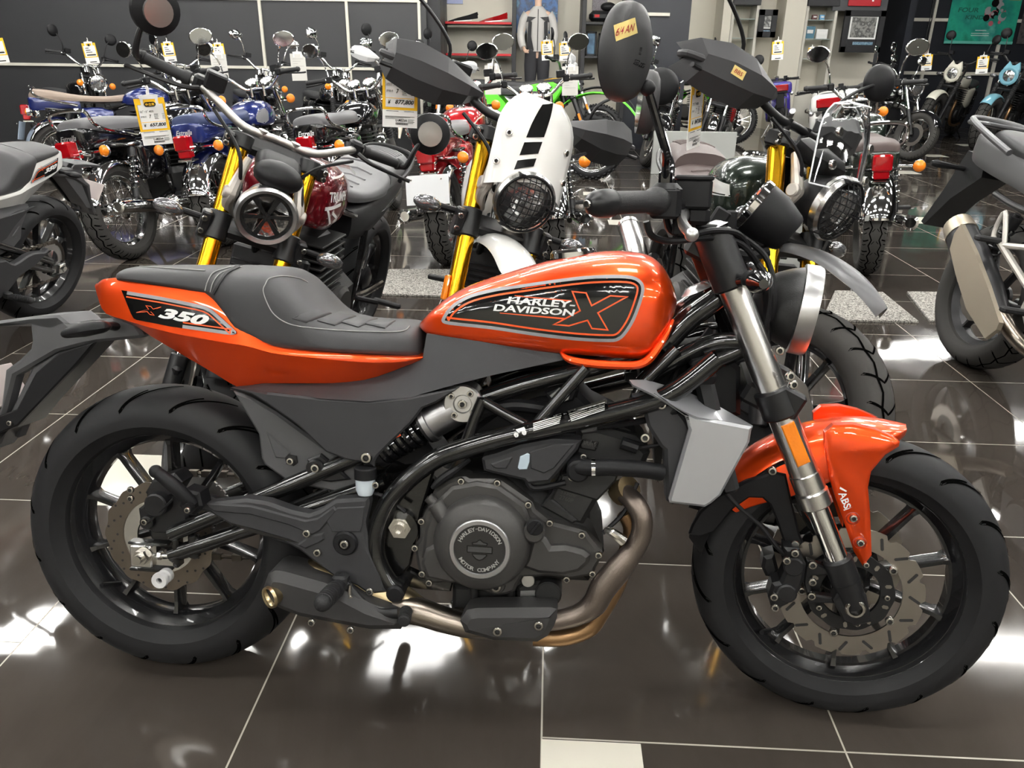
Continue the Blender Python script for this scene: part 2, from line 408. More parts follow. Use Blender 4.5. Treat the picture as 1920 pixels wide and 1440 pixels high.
# front discs with carriers
for sd in (-1, 1):
    M = STM if sd < 0 else STM @ Matrix.Scale(-1, 4, (0, 1, 0))
    t = MB(M); disc_mb(t, FW, -.078, .094, .134, 16, .07); t.mtl(1); slots(t, FW, -.0782, .115, 16, .011, .0028, .55)
    fd = t.build('brake_disc', [DISC, HEX], H)
    t = MB(M); disc_mb(t, FW, -.076, .055, .082, 10, .03, .008); t.mtl(1); slots(t, FW, -.0765, .070, 10, .004, .0035, .2, .3)
    t.mtl(0); fdc = t.build('disc_carrier', [SATIN, DISC], fd)
    for k in range(5):
        a = radians(40+72*k)
        for rr, ra, q in ((.090, 0, .0085), (.066, .55, .0058)):
            p = Vector((FW[0]+rr*cos(a+ra), -.079, FW[1]+rr*sin(a+ra))); hexbolt('bolt', fd, M @ p, M.to_3x3() @ Vector((0, -1, 0)), q)
t = MB(); disc_mb(t, RW, -.070, .080, .120, 14, .045); t.mtl(1)
for k in range(42):
    a = 2*pi*k/42; r = .092+.010*(k % 3); t.cyl((r*cos(a), -.0704, .312+r*sin(a)), (r*cos(a), -.0708, .312+r*sin(a)), .0026, n=8)
rd = t.build('brake_disc', [mat('brown_disc_steel', (.20, .17, .14), .4, 1.), HEX], H)
t = MB(); disc_mb(t, RW, -.068, .050, .084, 7, .03, .006); t.build('disc_carrier', STEEL, rd)
# chain side (left)
t = MB(); disc_mb(t, RW, .066, .060, .098, 42, .06, .006); spr = t.build('sprocket', mat('grey_sprocket', (.42, .41, .39), .4, .8), H)
t = MB()
path = [(.098*cos(a), .312+.098*sin(a)) for a in [radians(100+160*k/8) for k in range(9)]]+[(.25, .225), (.50, .275), (.545, .315), (.55, .345), (.53, .38), (.48, .385), (.2, .41)]
P = cr([(a, .069, b) for a, b in path], 6, True)
for i in range(0, len(P)): 
    d = P[(i+1) % len(P)]-P[i]
    if d.length > 1e-4:
        d.normalize(); q = Vector((-d.z, 0, d.x)); t.prism([(-.011, -.007), (.011, -.007), (.011, .007), (-.011, .007)], P[i]+Vector((0, .007, 0)), d, q, (0, -1, 0), .014)
t.tube([Vector(q) for q in P]+[P[0]], .0045, 6, 1, smooth=False); t.build('drive_chain', mat('chain_metal', (.16, .14, .12), .45, .9), H)

# swingarm ---------------------------------------------------------
t = MB()
for s in (-1, 1):
    y = .118*s
    a = HB(322, 1001, -.118); b = HB(322, 1040, -.118); e1 = HB(700, 845, -.118); e2 = HB(720, 905, -.118)
    for p, q in ((a, e1), (b, e2)): t.tube([(p.x, y, p.z), ((p.x+q.x)/2, y, (p.z+q.z)/2), (q.x, y*.9, q.z)], .0165, 14)
    o = HB(268, 1040, -.118)
    for dz in (-.028, .028): t.box((o.x+.018, y, o.z+dz), (.085, .024, .006), .002)
    t.box((.10, y, .5*(a.z+b.z)), (.02, .02, .05), .004); t.box((o.x+.075, y, o.z+.012), (.014, .026, .062), .004)
t.tube([(.10, -.11, .36), (.14, -.118, .378)], .013); t.cyl((.33, -.1, .40), (.33, .1, .40), .02); t.box((.50, 0, .44), (.06, .2, .09), .015)
sw = t.build('swingarm', FRAME, H)
o = HB(268, 1041, -.13); t = MB(); t.box((o.x, -.128, o.z), (.046, .022, .046), .003); t.cyl((o.x+.02, -.126, o.z), (o.x+.066, -.126, o.z), .0045); t.cyl((o.x+.03, -.126, o.z), (o.x+.038, -.126, o.z), .009, n=6)
t.box((o.x, .128, o.z), (.046, .022, .046), .003); t.build('axle_adjuster', STEEL, sw)
o = HB(264, 1045, -.15); t = MB(); t.cyl((o.x, -.138, o.z), (o.x, -.142, o.z), .019, n=20); t.cyl((o.x, -.141, o.z), (o.x, -.156, o.z), .0155, n=6); t.cyl((o.x, -.15, o.z), (o.x, -.168, o.z), .0095); t.build('axle_nut', BOLTM, sw); t = MB(); t.cyl((o.x, .10, o.z), (o.x, .156, o.z), .014, n=6); t.build('axle_nut', BOLTM, sw)
o = HB(306, 1083, -.14); t = MB(); t.lathe([(.005, -.150), (.006, -.156), (.0155, -.157), (.0165, -.154), (.0165, -.149), (.011, -.147), (.011, -.138), (.015, -.136), (.015, -.125), (.0, -.125)], (o.x, 0, o.z), (0, 1, 0), 20); t.build('paddock_spool', mat('white_nylon', (.62, .62, .62), .35), sw)
# rear caliper
t = MB(); panel(t, [(258, 955), (290, 930), (330, 925), (350, 950), (352, 985), (325, 1003), (285, 1000), (262, 985)], -.105, .03, .005)
panel(t, [(270, 925), (285, 900), (325, 888), (340, 905), (325, 930), (285, 945)], -.11, .05, .006)
o = HB(296, 945, -.12); t.cyl((o.x, -.09, o.z), (o.x, -.132, o.z), .024, n=20, bev=.003)
o = HB(272, 982, -.12); t.cyl((o.x, -.10, o.z), (o.x, -.118, o.z), .014, n=16, bev=.002)
rc = t.build('brake_caliper', SATIN, H)
bolts(rc, [(246, 918), (246, 934), (272, 978)], -.118, .007)
t = MB(); t.tube([HB(355, 940, -.11), HB(392, 930, -.11), HB(440, 945, -.11), HB(480, 965, -.1), HB(560, 940, -.1), HB(640, 905, -.1)], .0045, 8); t.tube([HB(278, 980, -.122), HB(300, 960, -.13), HB(325, 935, -.13)], .0025, 6); t.build('brake_hose', PLASTB, rc)

# frame ------------------------------------------------------------
t = MB()
def ft(pts, r, y, both=True, n=14):
    P = [HB(a, b, y) for a, b in pts]; t.tube(P, r, n)
    if both: t.tube([(p.x, -p.y, p.z) for p in P], r, n)
ft([(1345, 672), (1250, 742), (1130, 778), (960, 815), (865, 842), (815, 862), (765, 900), (727, 945), (706, 1000), (706, 1045), (725, 1085), (748, 1105)], .0185, -.145)
ft([(1215, 650), (1150, 678), (1080, 697), (980, 722), (900, 748)], .0165, -.105)
ft([(1100, 690), (1050, 745), (1003, 798)], .011, -.14)
ft([(905, 752), (950, 778), (990, 798)], .010, -.14)
ft([(905, 748), (888, 790), (872, 835)], .011, -.14)
ft([(1390, 640), (1330, 645), (1240, 690), (1205, 720)], .017, -.09)
ft([(1270, 655), (1210, 715), (1190, 750)], .011, -.12)
ft([(1345, 560), (1290, 600), (1240, 652)], .021, -.07)
ft([(1345, 672), (1385, 655), (1400, 640)], .02, -.08)
ft([(905, 748), (820, 775), (700, 790), (600, 770), (520, 740), (440, 715)], .012, -.05)
t.cyl((1.075, 0, .98), (1.17, 0, .78), .038, n=20)
for yy in (-.145, .145): t.cyl((HB(748, 990, -.12).x, yy*.75, HB(748, 990, -.12).z), (HB(748, 990, -.12).x, yy*.9, HB(748, 990, -.12).z), .04, n=20)
t.cyl(HB(748, 990, -.14), HB(748, 990, .14), .018)
frame = t.build('frame', FRAME, H)
t = MB(); panel(t, [(727, 930), (780, 880), (815, 880), (790, 960), (770, 1060), (740, 1095), (712, 1050), (708, 1000)], -.120, .02, .004); panel(t, [(745, 1060), (800, 1085), (850, 1090), (845, 1110), (780, 1105), (740, 1095)], -.11, .02, .003); t.build('pivot_plate', FRAME, frame)
o = HB(749, 991, -.15); t = MB(); t.cyl((o.x, -.118, o.z), (o.x, -.15, o.z), .022, n=6); t.cyl((o.x, -.15, o.z), (o.x, -.153, o.z), .018, n=20); t.lathe([(.012, -.153), (.012, -.160), (.007, -.160), (.006, -.148), (0, -.148)], (o.x, 0, o.z), (0, 1, 0), 16); t.build('pivot_nut', BOLTM, frame)
o = HB(748, 1100, -.13); t = MB(); t.cyl((o.x, -.10, o.z), (o.x, -.168, o.z), .0175, n=20, bev=.004); t.build('end_cap', PLASTB, frame)
fb = bvh_of(frame); t = MB()
PL = [(961, 800), (1000, 790), (1004, 826), (965, 836)]
t.mtl(0); decal(t, fb, [(962, 801), (990, 793), (992, 818), (966, 824)], 8, fb=-.165); decal(t, fb, [(997, 790), (1056, 774), (1060, 794), (1001, 812)], 10, fb=-.165); decal(t, fb, [(1062, 771), (1137, 748), (1142, 770), (1066, 792)], 10, fb=-.165)
t.mtl(1)
for k in range(5): decal(t, fb, [(1000, 794+k*3.2), (1053-k, 779.5+k*3.2), (1053-k, 781+k*3.2), (1000, 795.6+k*3.2)], 14, .0014, fb=-.165)
for k in range(6): decal(t, fb, [(1066+k, 774+k*2.9), (1134, 753.5+k*2.9), (1134, 755+k*2.9), (1066+k, 775.5+k*2.9)], 14, .0014, fb=-.165)
for s in ((968, 815), (983, 811)): decal(t, fb, [(s[0]+4.5*cos(a), s[1]+4.5*sin(a)) for a in [2*pi*k/10 for k in range(10)]], 9, .0014, fb=-.165)
decal(t, fb, [(967, 806), (983, 801), (986, 806), (972, 811)], 9, .0014, fb=-.165)
t.build('warning_label', [BLK, WHT], frame)

# engine -----------------------------------------------------------
z3 = lambda L: [(640+a/3, 780+b/3) for a, b in L]
t = MB(); panel(t, z3([(600, 340), (900, 330), (1100, 420), (1400, 600), (1480, 780), (1390, 950), (1150, 940), (1000, 1010), (640, 970), (440, 940), (410, 800), (440, 560)]), -.125, .25, .02)
panel(t, z3([(625, 950), (1000, 990), (1170, 920), (1150, 1095), (1000, 1105), (620, 1095)]), -.105, .20, .008)
o = HB(1038, 1110, -.12); t.cyl((o.x-.01, -.08, o.z), (o.x-.01, -.135, o.z), .026, n=20, bev=.003)
for px in (888, 957): o = HB(px, 1125, -.12); t.cyl((o.x, -.112, o.z-.03), (o.x, -.112, o.z+.045), .008)
panel(t, z3([(985, 960), (1030, 930), (1160, 940), (1150, 1060), (990, 1040)]), -.125, .1, .006)
eng = t.build('engine', ENGB, H)
t = MB(); panel(t, z3([(1008, 985), (1120, 980), (1118, 1025), (1006, 1018)]), -.1262, .002, 0); t.build('serial_plate', ALU, eng)
cov = z3([(500, 465), (520, 420), (600, 365), (655, 345), (700, 345), (720, 358), (850, 358), (880, 360), (905, 372), (1040, 465), (1075, 490), (1090, 530), (1160, 585), (1200, 605), (1335, 640), (1375, 655), (1400, 690), (1445, 745), (1470, 775), (1460, 810), (1430, 860), (1425, 900), (1390, 905), (1290, 920), (1180, 905), (1015, 910), (990, 950), (975, 990), (930, 1008), (880, 1012), (820, 1000), (770, 975), (660, 940), (520, 945), (478, 940), (440, 890), (428, 850), (415, 770), (410, 735), (440, 690), (440, 600), (455, 575), (480, 520)])
t = MB(); panel(t, cov, -.150, .05, .006)
# inner step and right hand bulge
panel(t, z3([(520, 500), (620, 400), (760, 375), (880, 395), (1030, 500), (1075, 620), (1070, 780), (1000, 900), (880, 945), (700, 935), (520, 900), (450, 800), (470, 640)]), -.160, .02, .006)
panel(t, z3([(1075, 665), (1150, 690), (1180, 740), (1260, 735), (1360, 760), (1400, 790), (1395, 830), (1340, 880), (1250, 900), (1110, 890), (1010, 855), (1040, 800)]), -.168, .03, .008)
panel(t, z3([(450, 830), (475, 750), (535, 720), (560, 760), (640, 870), (670, 930), (620, 945), (480, 915)]), -.170, .03, .006)
c = HB(900.5, 1027, -.19)
t.lathe([(.092, -.155), (.092, -.168), (.088, -.180), (.081, -.188), (.066, -.1945), (.060, -.1965), (0, -.1965)], (c.x, 0, c.z), (0, 1, 0), 48)
a = HB(814, 942, -.16); b = HB(845, 985, -.165); t.cyl(a, b, .0155, .018, n=16, bev=.003)
a = HB(803, 932, -.16); b = HB(815, 944, -.16); t.cyl(a, b, .010, n=12)
o = HB(1002, 991, -.17); t.cyl((o.x, -.15, o.z-.004), (o.x, -.186, o.z-.004), .020, n=24, bev=.004)
clutch = t.build('clutch_cover', ENG, eng, 40)
bolts(clutch, z3([(675, 365), (878, 375), (1052, 497), (1172, 600), (1352, 668), (1446, 780), (1412, 885), (1267, 917), (495, 935), (455, 885), (415, 740), (452, 590)]), -.151, .0070)
o = HB(930, 1101, -.16); t = MB(); t.cyl((o.x, -.14, o.z), (o.x, -.154, o.z), .017, n=24, bev=.002); t.build('drain_boss', ENG, clutch); hexbolt('drain_plug', clutch, Vector((o.x, -.154, o.z)), (0, -1, 0), .0105)
o = HB(1003, 990, -.19); t = MB(); t.cyl((o.x, -.184, o.z), (o.x, -.190, o.z), .0155, n=24, bev=.002); t.box((o.x, -.192, o.z), (.005, .006, .028), .001, Matrix.Rotation(.6, 3, 'Y')); t.build('oil_filler_cap', PLASTB, clutch)
o = HB(989, 1095, -.15); t = MB(); t.cyl((o.x, -.13, o.z), (o.x, -.137, o.z), .013, n=20, bev=.001); t.build('alloy_plug', ALU, eng)
# badge
t = MB(); t.lathe([(.0575, -.195), (.0575, -.1995), (.0555, -.2015), (.0485, -.2015), (.047, -.198)], (c.x, 0, c.z), (0, 1, 0), 48); bd = t.build('badge_ring', mat('satin_silver', (.45, .45, .46), .38, 1.), clutch)
t = MB(); t.lathe([(.0475, -.197), (.0475, -.1988), (0, -.1988)], (c.x, 0, c.z), (0, 1, 0), 48)
t.mtl(1)
def arc_text(s, r, a_mid, sp, flip=False, h=.0075):
    n = len(s)
    for i, ch in enumerate(s):
        a = a_mid+(-1 if not flip else 1)*(i-(n-1)/2)*sp
        if ch == ' ': continue
        p = Vector((c.x+r*cos(a), -.1992, c.z+r*sin(a))); up = Vector((cos(a), 0, sin(a)))*(1 if not flip else -1); eu = Vector((up.z, 0, -up.x))
        w = {'I': .25, '-': .6, '·': .3, 'M': 1.15}.get(ch, .95); hh = .12 if ch in '-·' else 1
        put_text(t, ch, p, eu, up, h*w, h*hh, .02)
arc_text('HARLEY-DAVIDSON', .040, radians(90), .162); arc_text('MOTOR COMPANY', .040, radians(-90), .165, True)
t.mtl(2); S = .001
def lg(poly, y): t.prism([(a*S, b*S) for a, b in poly], (c.x, y, c.z), (1, 0, 0), (0, 0, 1), (0, -1, 0), .0005)
sh_t = [(-14, 8), (-15, 13), (-7, 15), (-2, 19), (0, 20), (2, 19), (7, 15), (15, 13), (14, 8)]; sh_b = [(-15, -8), (-13, -13), (-7, -19), (0, -22), (7, -19), (13, -13), (15, -8)]
lg(sh_t, -.1990); lg(sh_b, -.1990); lg([(-24, -7), (24, -7), (24, 7), (-24, 7)], -.1990)
t.mtl(3); lg(inset(sh_t, 2), -.1994); lg(inset(sh_b, 2), -.1994); lg([(-22, -5), (22, -5), (22, 5), (-22, 5)], -.1994)
t.build('badge', [mat('badge_black', (.022, .021, .02), .4), mat('badge_lettering', (.5, .5, .48), .4, .5), BLK, mat('badge_grey', (.05, .05, .05), .4)], clutch)
# cylinder, head
t = MB(); panel(t, z3([(1225, 335), (1310, 345), (1400, 360), (1540, 340), (1500, 420), (1440, 480), (1360, 620), (1290, 610), (1130, 510), (1180, 420)]), -.125, .22, .01)
panel(t, z3([(1240, 330), (1320, 320), (1560, 330), (1545, 370), (1440, 480), (1210, 410)]), -.130, .02, .004)
panel(t, z3([(1180, 440), (1230, 340), (1250, 350), (1190, 470), (1330, 590), (1300, 610), (1120, 510)]), -.132, .02, .004)
cyl = t.build('cylinder', ENGB, eng); cb = bvh_of(cyl)
t = MB(); letters(t, cb, '353cm³', (1067, 925), (31, 9), (2, -8), .01, fb=-.127); letters(t, cb, '2760P', (1062, 935), (26, 8), (2, -8), .01, fb=-.127); t.build('lettering', ENG, cyl)
t = MB(); panel(t, z3([(1330, 70), (1440, 60), (1660, 120), (1740, 210), (1700, 300), (1560, 350), (1330, 330), (1240, 330), (1290, 230)]), -.115, .2, .012)
panel(t, z3([(1340, 160), (1360, 130), (1450, 150), (1430, 200), (1345, 185)]), -.120, .02, .003)
head = t.build('cylinder_head', ENGB, eng); hb = bvh_of(head); t = MB(); letters(t, hb, 'DOHC', (1107, 831), (24, 7), (2, -10), .02, fb=-.122); t.build('lettering', ENG, head)
# oil sight / side guard and coolant hose
t = MB(); gp = z3([(788, 245), (800, 232), (870, 215), (1010, 165), (1190, 132), (1350, 140), (1330, 190), (1200, 345), (1170, 375), (1045, 388), (1025, 365), (850, 325), (800, 310)])
panel(t, gp, -.150, .05, .006); panel(t, z3([(850, 290), (835, 270), (960, 228), (965, 240), (930, 300), (870, 300)]), -.1525, .01, .003); panel(t, z3([(1050, 200), (1190, 150), (1320, 155), (1200, 300), (1140, 330), (1060, 300)]), -.1525, .01, .004)
gd = t.build('coolant_tank_cover', PLAST, H)
t = MB(); panel(t, z3([(1005, 230), (1045, 212), (1060, 218), (1058, 260), (1045, 300), (1000, 302), (992, 290)]), -.1545, .006, .001); t.build('level_window', mat('pale_blue_plastic', (.45, .55, .62), .3), gd)
t = MB(); t.tube([HB(1077, 885, -.13), HB(1082, 876, -.16), HB(1100, 877, -.17), HB(1150, 877, -.17), HB(1200, 880, -.165), HB(1240, 886, -.15)], .0155, 14); o = HB(1084, 880, -.16); t.cyl((o.x, -.11, o.z), (o.x, -.178, o.z), .021, n=20, bev=.004); hose = t.build('coolant_hose', RUB2 if False else PLASTB, H)
t = MB(); t.cyl(HB(1109, 877, -.17), HB(1116, 877, -.17), .0172, n=20); t.build('hose_clamp', CHROME, hose); bolts(hose, [(1094, 856), (1072, 895)], -.15, .0065)
t = MB(); t.tube([HB(1060, 905, -.13), HB(1000, 915, -.14), HB(985, 890, -.14)], .006, 8); t.build('hose', PLASTB, H)
t = MB(); t.tube([HB(810, 915, -.155), HB(830, 897, -.155), HB(855, 880, -.15), HB(880, 862, -.13)], [.004, .008, .008, .006, .004], 8); t.build('hose', PLASTB, H)
t = MB(); t.tube([HB(1270, 770, -.15), HB(1200, 790, -.12), HB(1120, 800, -.11)], .006, 8); t.build('hose', PLASTB, H)
t = MB(); t.tube([HB(1165, 830, -.125), HB(1195, 840, -.125)], .012, 10); t.build('hose', PLASTB, H)
t = MB(); t.tube([HB(1195, 840, -.125), HB(1250, 830, -.12), HB(1280, 800, -.1)], .004, 6); t.build('hose', PLASTB, H)
t = MB(); t.tube([HB(760, 960, -.15), HB(700, 925, -.14), HB(600, 950, -.12)], .004, 8); t.build('hose', PLASTB, H)
t = MB(); t.tube([HB(905, 775, -.10), HB(960, 760, -.10), HB(1040, 770, -.09)], .013, 10); t.build('hose', PLASTB, H)
t = MB(); t.tube([HB(1195, 905, -.13), HB(1170, 960, -.14), HB(1130, 1000, -.15)], .004, 6); t.build('hose', PLASTB, H)
t = MB(); t.tube([HB(1330, 620, -.05), HB(1300, 660, -.09), HB(1270, 690, -.06), HB(1250, 760, -.06)], .007, 8); t.build('hose', PLASTB, H)
t = MB(); t.tube([HB(1340, 620, -.04), HB(1320, 700, -.07), HB(1310, 760, -.05)], .006, 8); t.build('hose', PLASTB, H)
t = MB(); panel(t, [(890, 800), (930, 770), (1010, 745), (1085, 735), (1110, 760), (1190, 800), (1200, 840), (1060, 830), (960, 850), (890, 860), (850, 860)], -.08, .16, .01); panel(t, [(1020, 735), (1050, 722), (1085, 730), (1075, 752), (1035, 760)], -.095, .03, .004); panel(t, [(700, 790), (800, 830), (830, 870), (760, 880), (690, 850), (600, 790)], -.06, .12, .01); panel(t, [(1200, 660), (1330, 640), (1390, 690), (1390, 780), (1290, 800), (1200, 740)], -.045, .09, .01)
panel(t, [(470, 735), (900, 700), (1180, 690), (1240, 640), (900, 640), (500, 700)], -.06, .12, .01)
t.build('airbox', PLASTB, H)
t = MB(); panel(t, [(1030, 742), (1048, 727), (1072, 730), (1066, 750), (1046, 758)], -.098, .004, .001); t.build('sensor_bracket', ALU, H)

# exhaust ----------------------------------------------------------
t = MB(); hp = z3([(1545, 420), (1590, 430), (1650, 490), (1690, 570), (1685, 670), (1640, 760), (1560, 860), (1470, 970), (1420, 1060), (1330, 1120), (1200, 1150), (1050, 1160)])
t.tube([HB(a, b, y) for (a, b), y in zip(hp, [-.10, -.12, -.145, -.155, -.155, -.155, -.155, -.155, -.155, -.155, -.155, -.155])], [.019, .0195, .0195, .0195, .0195, .020, .025, .025, .0235, .020, .019, .019], 18)
ex = t.build('exhaust_pipe', EXH, H)
t = MB(); lp = z3([(1600, 540), (1640, 640), (1600, 800), (1540, 960), (1460, 1100), (1400, 1185), (1300, 1230), (1200, 1245), (1080, 1240)]); t.tube([HB(a, b, -.11) for a, b in lp], .0185, 16); t.build('exhaust_pipe', mat('bronzed_steel', (.33, .20, .10), .36, .95), H)
t = MB(); p = z3([(1080, 1190), (850, 1190), (700, 1175), (560, 1140), (420, 1095), (300, 1085)]); t.tube([HB(a, b, -.145) for a, b in p], [.020, .023, .024, .025, .027, .030], 18); mid = t.build('collector_pipe', mat('smoked_steel', (.30, .26, .22), .3, 1.), H)
t = MB(); t.tube([HB(1162, 925, -.105), HB(1180, 915, -.13)], .024, 18); t.build('pipe_clamp', mat('brass_tint', (.5, .38, .22), .35, 1.), ex)
o = z3([(1490, 640), (1530, 660), (1585, 700)]); t = MB(); t.tube([HB(*o[0], -.16), HB(*o[1], -.17), HB(*o[2], -.165)], [.006, .0085, .011], 10); t.build('oxygen_sensor', BOLTM, ex)
t = MB(); hs = z3([(662, 1170), (700, 1110), (760, 1098), (1180, 1095), (1210, 1105), (1212, 1150), (1195, 1200), (1160, 1255), (1100, 1290), (850, 1280), (690, 1235)]); panel(t, hs, -.190, .06, .014); shd = t.build('heat_shield', mat('matt_black_guard', (.030, .029, .029), .55, bump=.2, bscale=1000), H)
bolts(shd, z3([(880, 1206), (1110, 1174)]), -.191, .0095)
t = MB(); mp = [(488, 1108), (497, 1082), (510, 1076), (528, 1078), (600, 1098), (640, 1112), (690, 1138), (750, 1158), (757, 1172), (748, 1187), (690, 1187), (640, 1178), (560, 1163), (525, 1150), (505, 1140)]; panel(t, mp, -.205, .09, .016); muf = t.build('muffler_guard', mat('matt_black_guard'), H)
bolts(muf, [(585, 1166), (658, 1180)], -.206, .0075)
t = MB(); t.tube([HB(530, 1105, -.13), HB(600, 1085, -.12), HB(700, 1105, -.12), HB(790, 1150, -.14)], [.036, .042, .042, .026], 20); t.build('muffler', TITAN, H)
o = HB(508, 1119, -.207); x = Vector((.9, -.25, -.36)).normalized(); t = MB(); t.lathe([(.017, -.004), (.021, -.006), (.022, .0), (.018, .006), (.017, .05), (0, .05)], o, (.55, .8, .1), 24); t.build('tailpipe', TITAN, muf)
# rear sets ----------------------------------------------------------
t = MB()
rs = [(364, 934), (378, 938), (392, 944), (460, 936), (500, 942), (545, 958), (578, 965), (598, 958), (628, 938), (690, 934), (692, 945), (684, 980), (692, 1032), (716, 1080), (724, 1112), (690, 1116), (668, 1100), (648, 1092), (622, 1080), (590, 1056), (560, 1033), (540, 1022), (470, 1000), (430, 985), (392, 962), (372, 958)]
panel(t, rs, -.165, .03, .006); t.mirror()
plate = t.build('footpeg_bracket', PLAST, H)
t = MB(); panel(t, [(384, 944), (470, 948), (572, 976), (594, 972), (625, 950), (632, 958), (600, 996), (585, 1004), (540, 985), (470, 966), (400, 960)], -.1685, .01, .003)
panel(t, [(608, 1012), (600, 1018), (572, 1030), (556, 1022), (580, 1005), (606, 1000)], -.169, .01, .003)
panel(t, [(610, 975), (632, 952), (684, 950), (680, 985), (676, 998), (622, 998)], -.1675, .01, .002)
t.build('bracket_rib', PLAST, plate)
t = MB(); panel(t, [(428, 980), (470, 990), (540, 1010), (560, 1018), (535, 1015), (470, 998)], -.1665, .004, .001); t.build('bracket_slot', BLK, plate)
o = HB(647, 1019, -.17); t = MB(); t.lathe([(.024, -.155), (.024, -.170), (.021, -.174), (.012, -.174), (.011, -.170), (0, -.170)], (o.x, 0, o.z), (0, 1, 0), 28); t.build('pivot_cap', PLASTB, plate); hexbolt('bolt', plate, Vector((o.x, -.171, o.z)), (0, -1, 0), .009)
bolts(plate, [(596, 1035), (576, 999), (694, 1108)], -.166, .008)
# passenger peg folded up
t = MB(); a = HB(362, 946, -.19); b = HB(330, 914, -.20); d = HB(292, 884, -.20)
panel(t, [(335, 950), (345, 918), (372, 925), (378, 950), (362, 968), (345, 966)], -.19, .04, .005); t.tube([a, b, d], [.012, .0135, .011], 14, caps=True); t.ball(d, .0125); t.cyl((a.x, -.20, a.z), (a.x, -.215, a.z), .009); peg = t.build('passenger_footpeg', PLASTB, H); hexbolt('bolt', peg, Vector((a.x+.002, -.214, a.z-.002)), (0, -1, 0), .006)
# rider peg and brake pedal
t = MB(); a = HB(636, 1098, -.19); b = HB(605, 1130, -.285); t.cyl(a, b, .014, .017, n=14, bev=.003); t.ball(b, .016)
for k in range(7):
    q = a+(b-a)*(.25+.1*k); t.cyl(q, q+(b-a).normalized()*.004, .0175, n=14)
t.box(a+Vector((0, .01, .004)), (.03, .03, .03), .006); t.mirror(); t.build('rider_footpeg', RUB2, H)
t = MB(); t.tube([HB(632, 1085, -.175), HB(650, 1100, -.18), HB(680, 1132, -.185), HB(715, 1150, -.19), HB(748, 1150, -.195)], [.011, .009, .008, .008, .008], 10, flat=1.4); ped = t.build('brake_pedal', SATIN, H)
t = MB(); a = HB(762, 1143, -.19); b = HB(757, 1166, -.235); t.cyl(a, b, .010, .0115, n=14, bev=.002)
for k in range(6): q = a+(b-a)*(.15+.13*k); t.cyl(q, q+(b-a).normalized()*.004, .0125, n=14)
t.build('pedal_pad', RUB2, ped); t = MB(); a = HB(656, 1124, -.19); t.cyl(a, a+Vector((0, 0, .03)), .004); t.cyl(a, a+Vector((0, 0, .008)), .007, n=6); t.build('adjuster_screw', BOLTM, ped)
# reservoir
o = HB(685, 906, -.15); t = MB(); t.lathe([(.0, -.022), (.014, -.022), (.018, -.012), (.019, .012), (0, .012)], o, (0, 0, 1), 20); res = t.build('fluid_reservoir', CLEARP, H)
t = MB(); t.lathe([(.021, .010), (.0215, .030), (.019, .032), (0, .032)], o, (0, 0, 1), 22); t.box(o+Vector((0, .015, .05)), (.014, .004, .05)); t.build('reservoir_cap', PLASTB, res); hexbolt('bolt', res, o+Vector((.022, -.005, 0)), (0, -1, 0), .007)
# kickstand (left, hidden side)
t = MB(); t.tube([(.72, .11, .26), (.66, .19, .12), (.60, .245, .062)], .012, 10); t.box((.60, .25, .060), (.06, .05, .008), .002, Matrix.Rotation(-BLEAN, 3, 'X')); t.build('kickstand', SATIN, H)

# shock --------------------------------------------------------------
a = HB(846, 768, -.10); b = HB(715, 838, -.10); d = (b-a).normalized(); x, y, _ = basis(d)
t = MB(); t.cyl(a-d*.02, b+d*.03, .016, n=16); t.cyl(a+d*.055, a+d*.062, .040, n=24); t.cyl(b, b+d*.012, .038, n=24); sh = t.build('shock_absorber', SATIN, H)
L = (b-a).length; t = MB(); t.tube([a+d*(.065+(L-.068)*k/96)+(x*cos(2*pi*k/16)+y*sin(2*pi*k/16))*.031 for k in range(97)], .0072, 8, 1, smooth=False); t.build('spring', BLACKP, sh)
t = MB(); t.cyl(a-d*.012, a+d*.048, .036, n=28, bev=.003); t.cyl(a+d*.046, a+d*.056, .042, n=16); can = t.build('preload_canister', mat('satin_silver'), sh)
o = HB(867, 758, -.135); t = MB(); t.lathe([(.0, .06), (.036, .06), (.037, .004), (.034, 0), (.018, 0), (.016, .004), (0, .004)], o, (0, 1, 0), 32); t.build('shock_cap', ALU, sh)
for k in range(4): q = radians(55+90*k); hexbolt('bolt', sh, o+Vector((.0255*cos(q), .0, .0255*sin(q))), (0, -1, 0), .0062)
hexbolt('bolt', sh, o+Vector((0, .003, 0)), (0, -1, 0), .009)
sbv = bvh_of(sh); p = HB(741, 806, -.138); t = MB(); t.box(HB(741, 808, -.137), (.012, .002, .026), .002, Matrix.Rotation(-.5, 3, 'Y')); t.build('warning_label', ORP, sh)

# side covers ----------------------------------------------------------
t = MB()
def rows(L): return [[HB(*p) for p in r] for r in L]
up = [(432, 727, -.085), (500, 719, -.105), (600, 718, -.110), (690, 708, -.108), (770, 684, -.100), (793, 668, -.096), (800, 626, -.105), (900, 640, -.118), (1052, 664, -.118)]
rg = [(432, 731, -.092), (500, 736, -.135), (600, 747, -.150), (690, 753, -.150), (770, 745, -.146), (800, 736, -.144), (850, 722, -.142), (925, 703, -.138), (1056, 675, -.122)]
t.sheet(rows([up, rg]), (0, .012, 0))
t.prism(pj_poly([(431, 730), (500, 736), (600, 747), (690, 753), (770, 745), (860, 728), (818, 756), (792, 766), (771, 794), (731, 832), (707, 856), (701, 868), (701, 876), (683, 869), (650, 863), (610, 848), (560, 800), (500, 758), (470, 740)], -.150), (0, -.136, 0), (1, 0, 0), (0, 0, 1), (0, -1, 0), .014, .004)
t.mirror(); sc = t.build('side_cover', PLAST, H)
bolts(sc, [(688, 857)], -.151, .011)
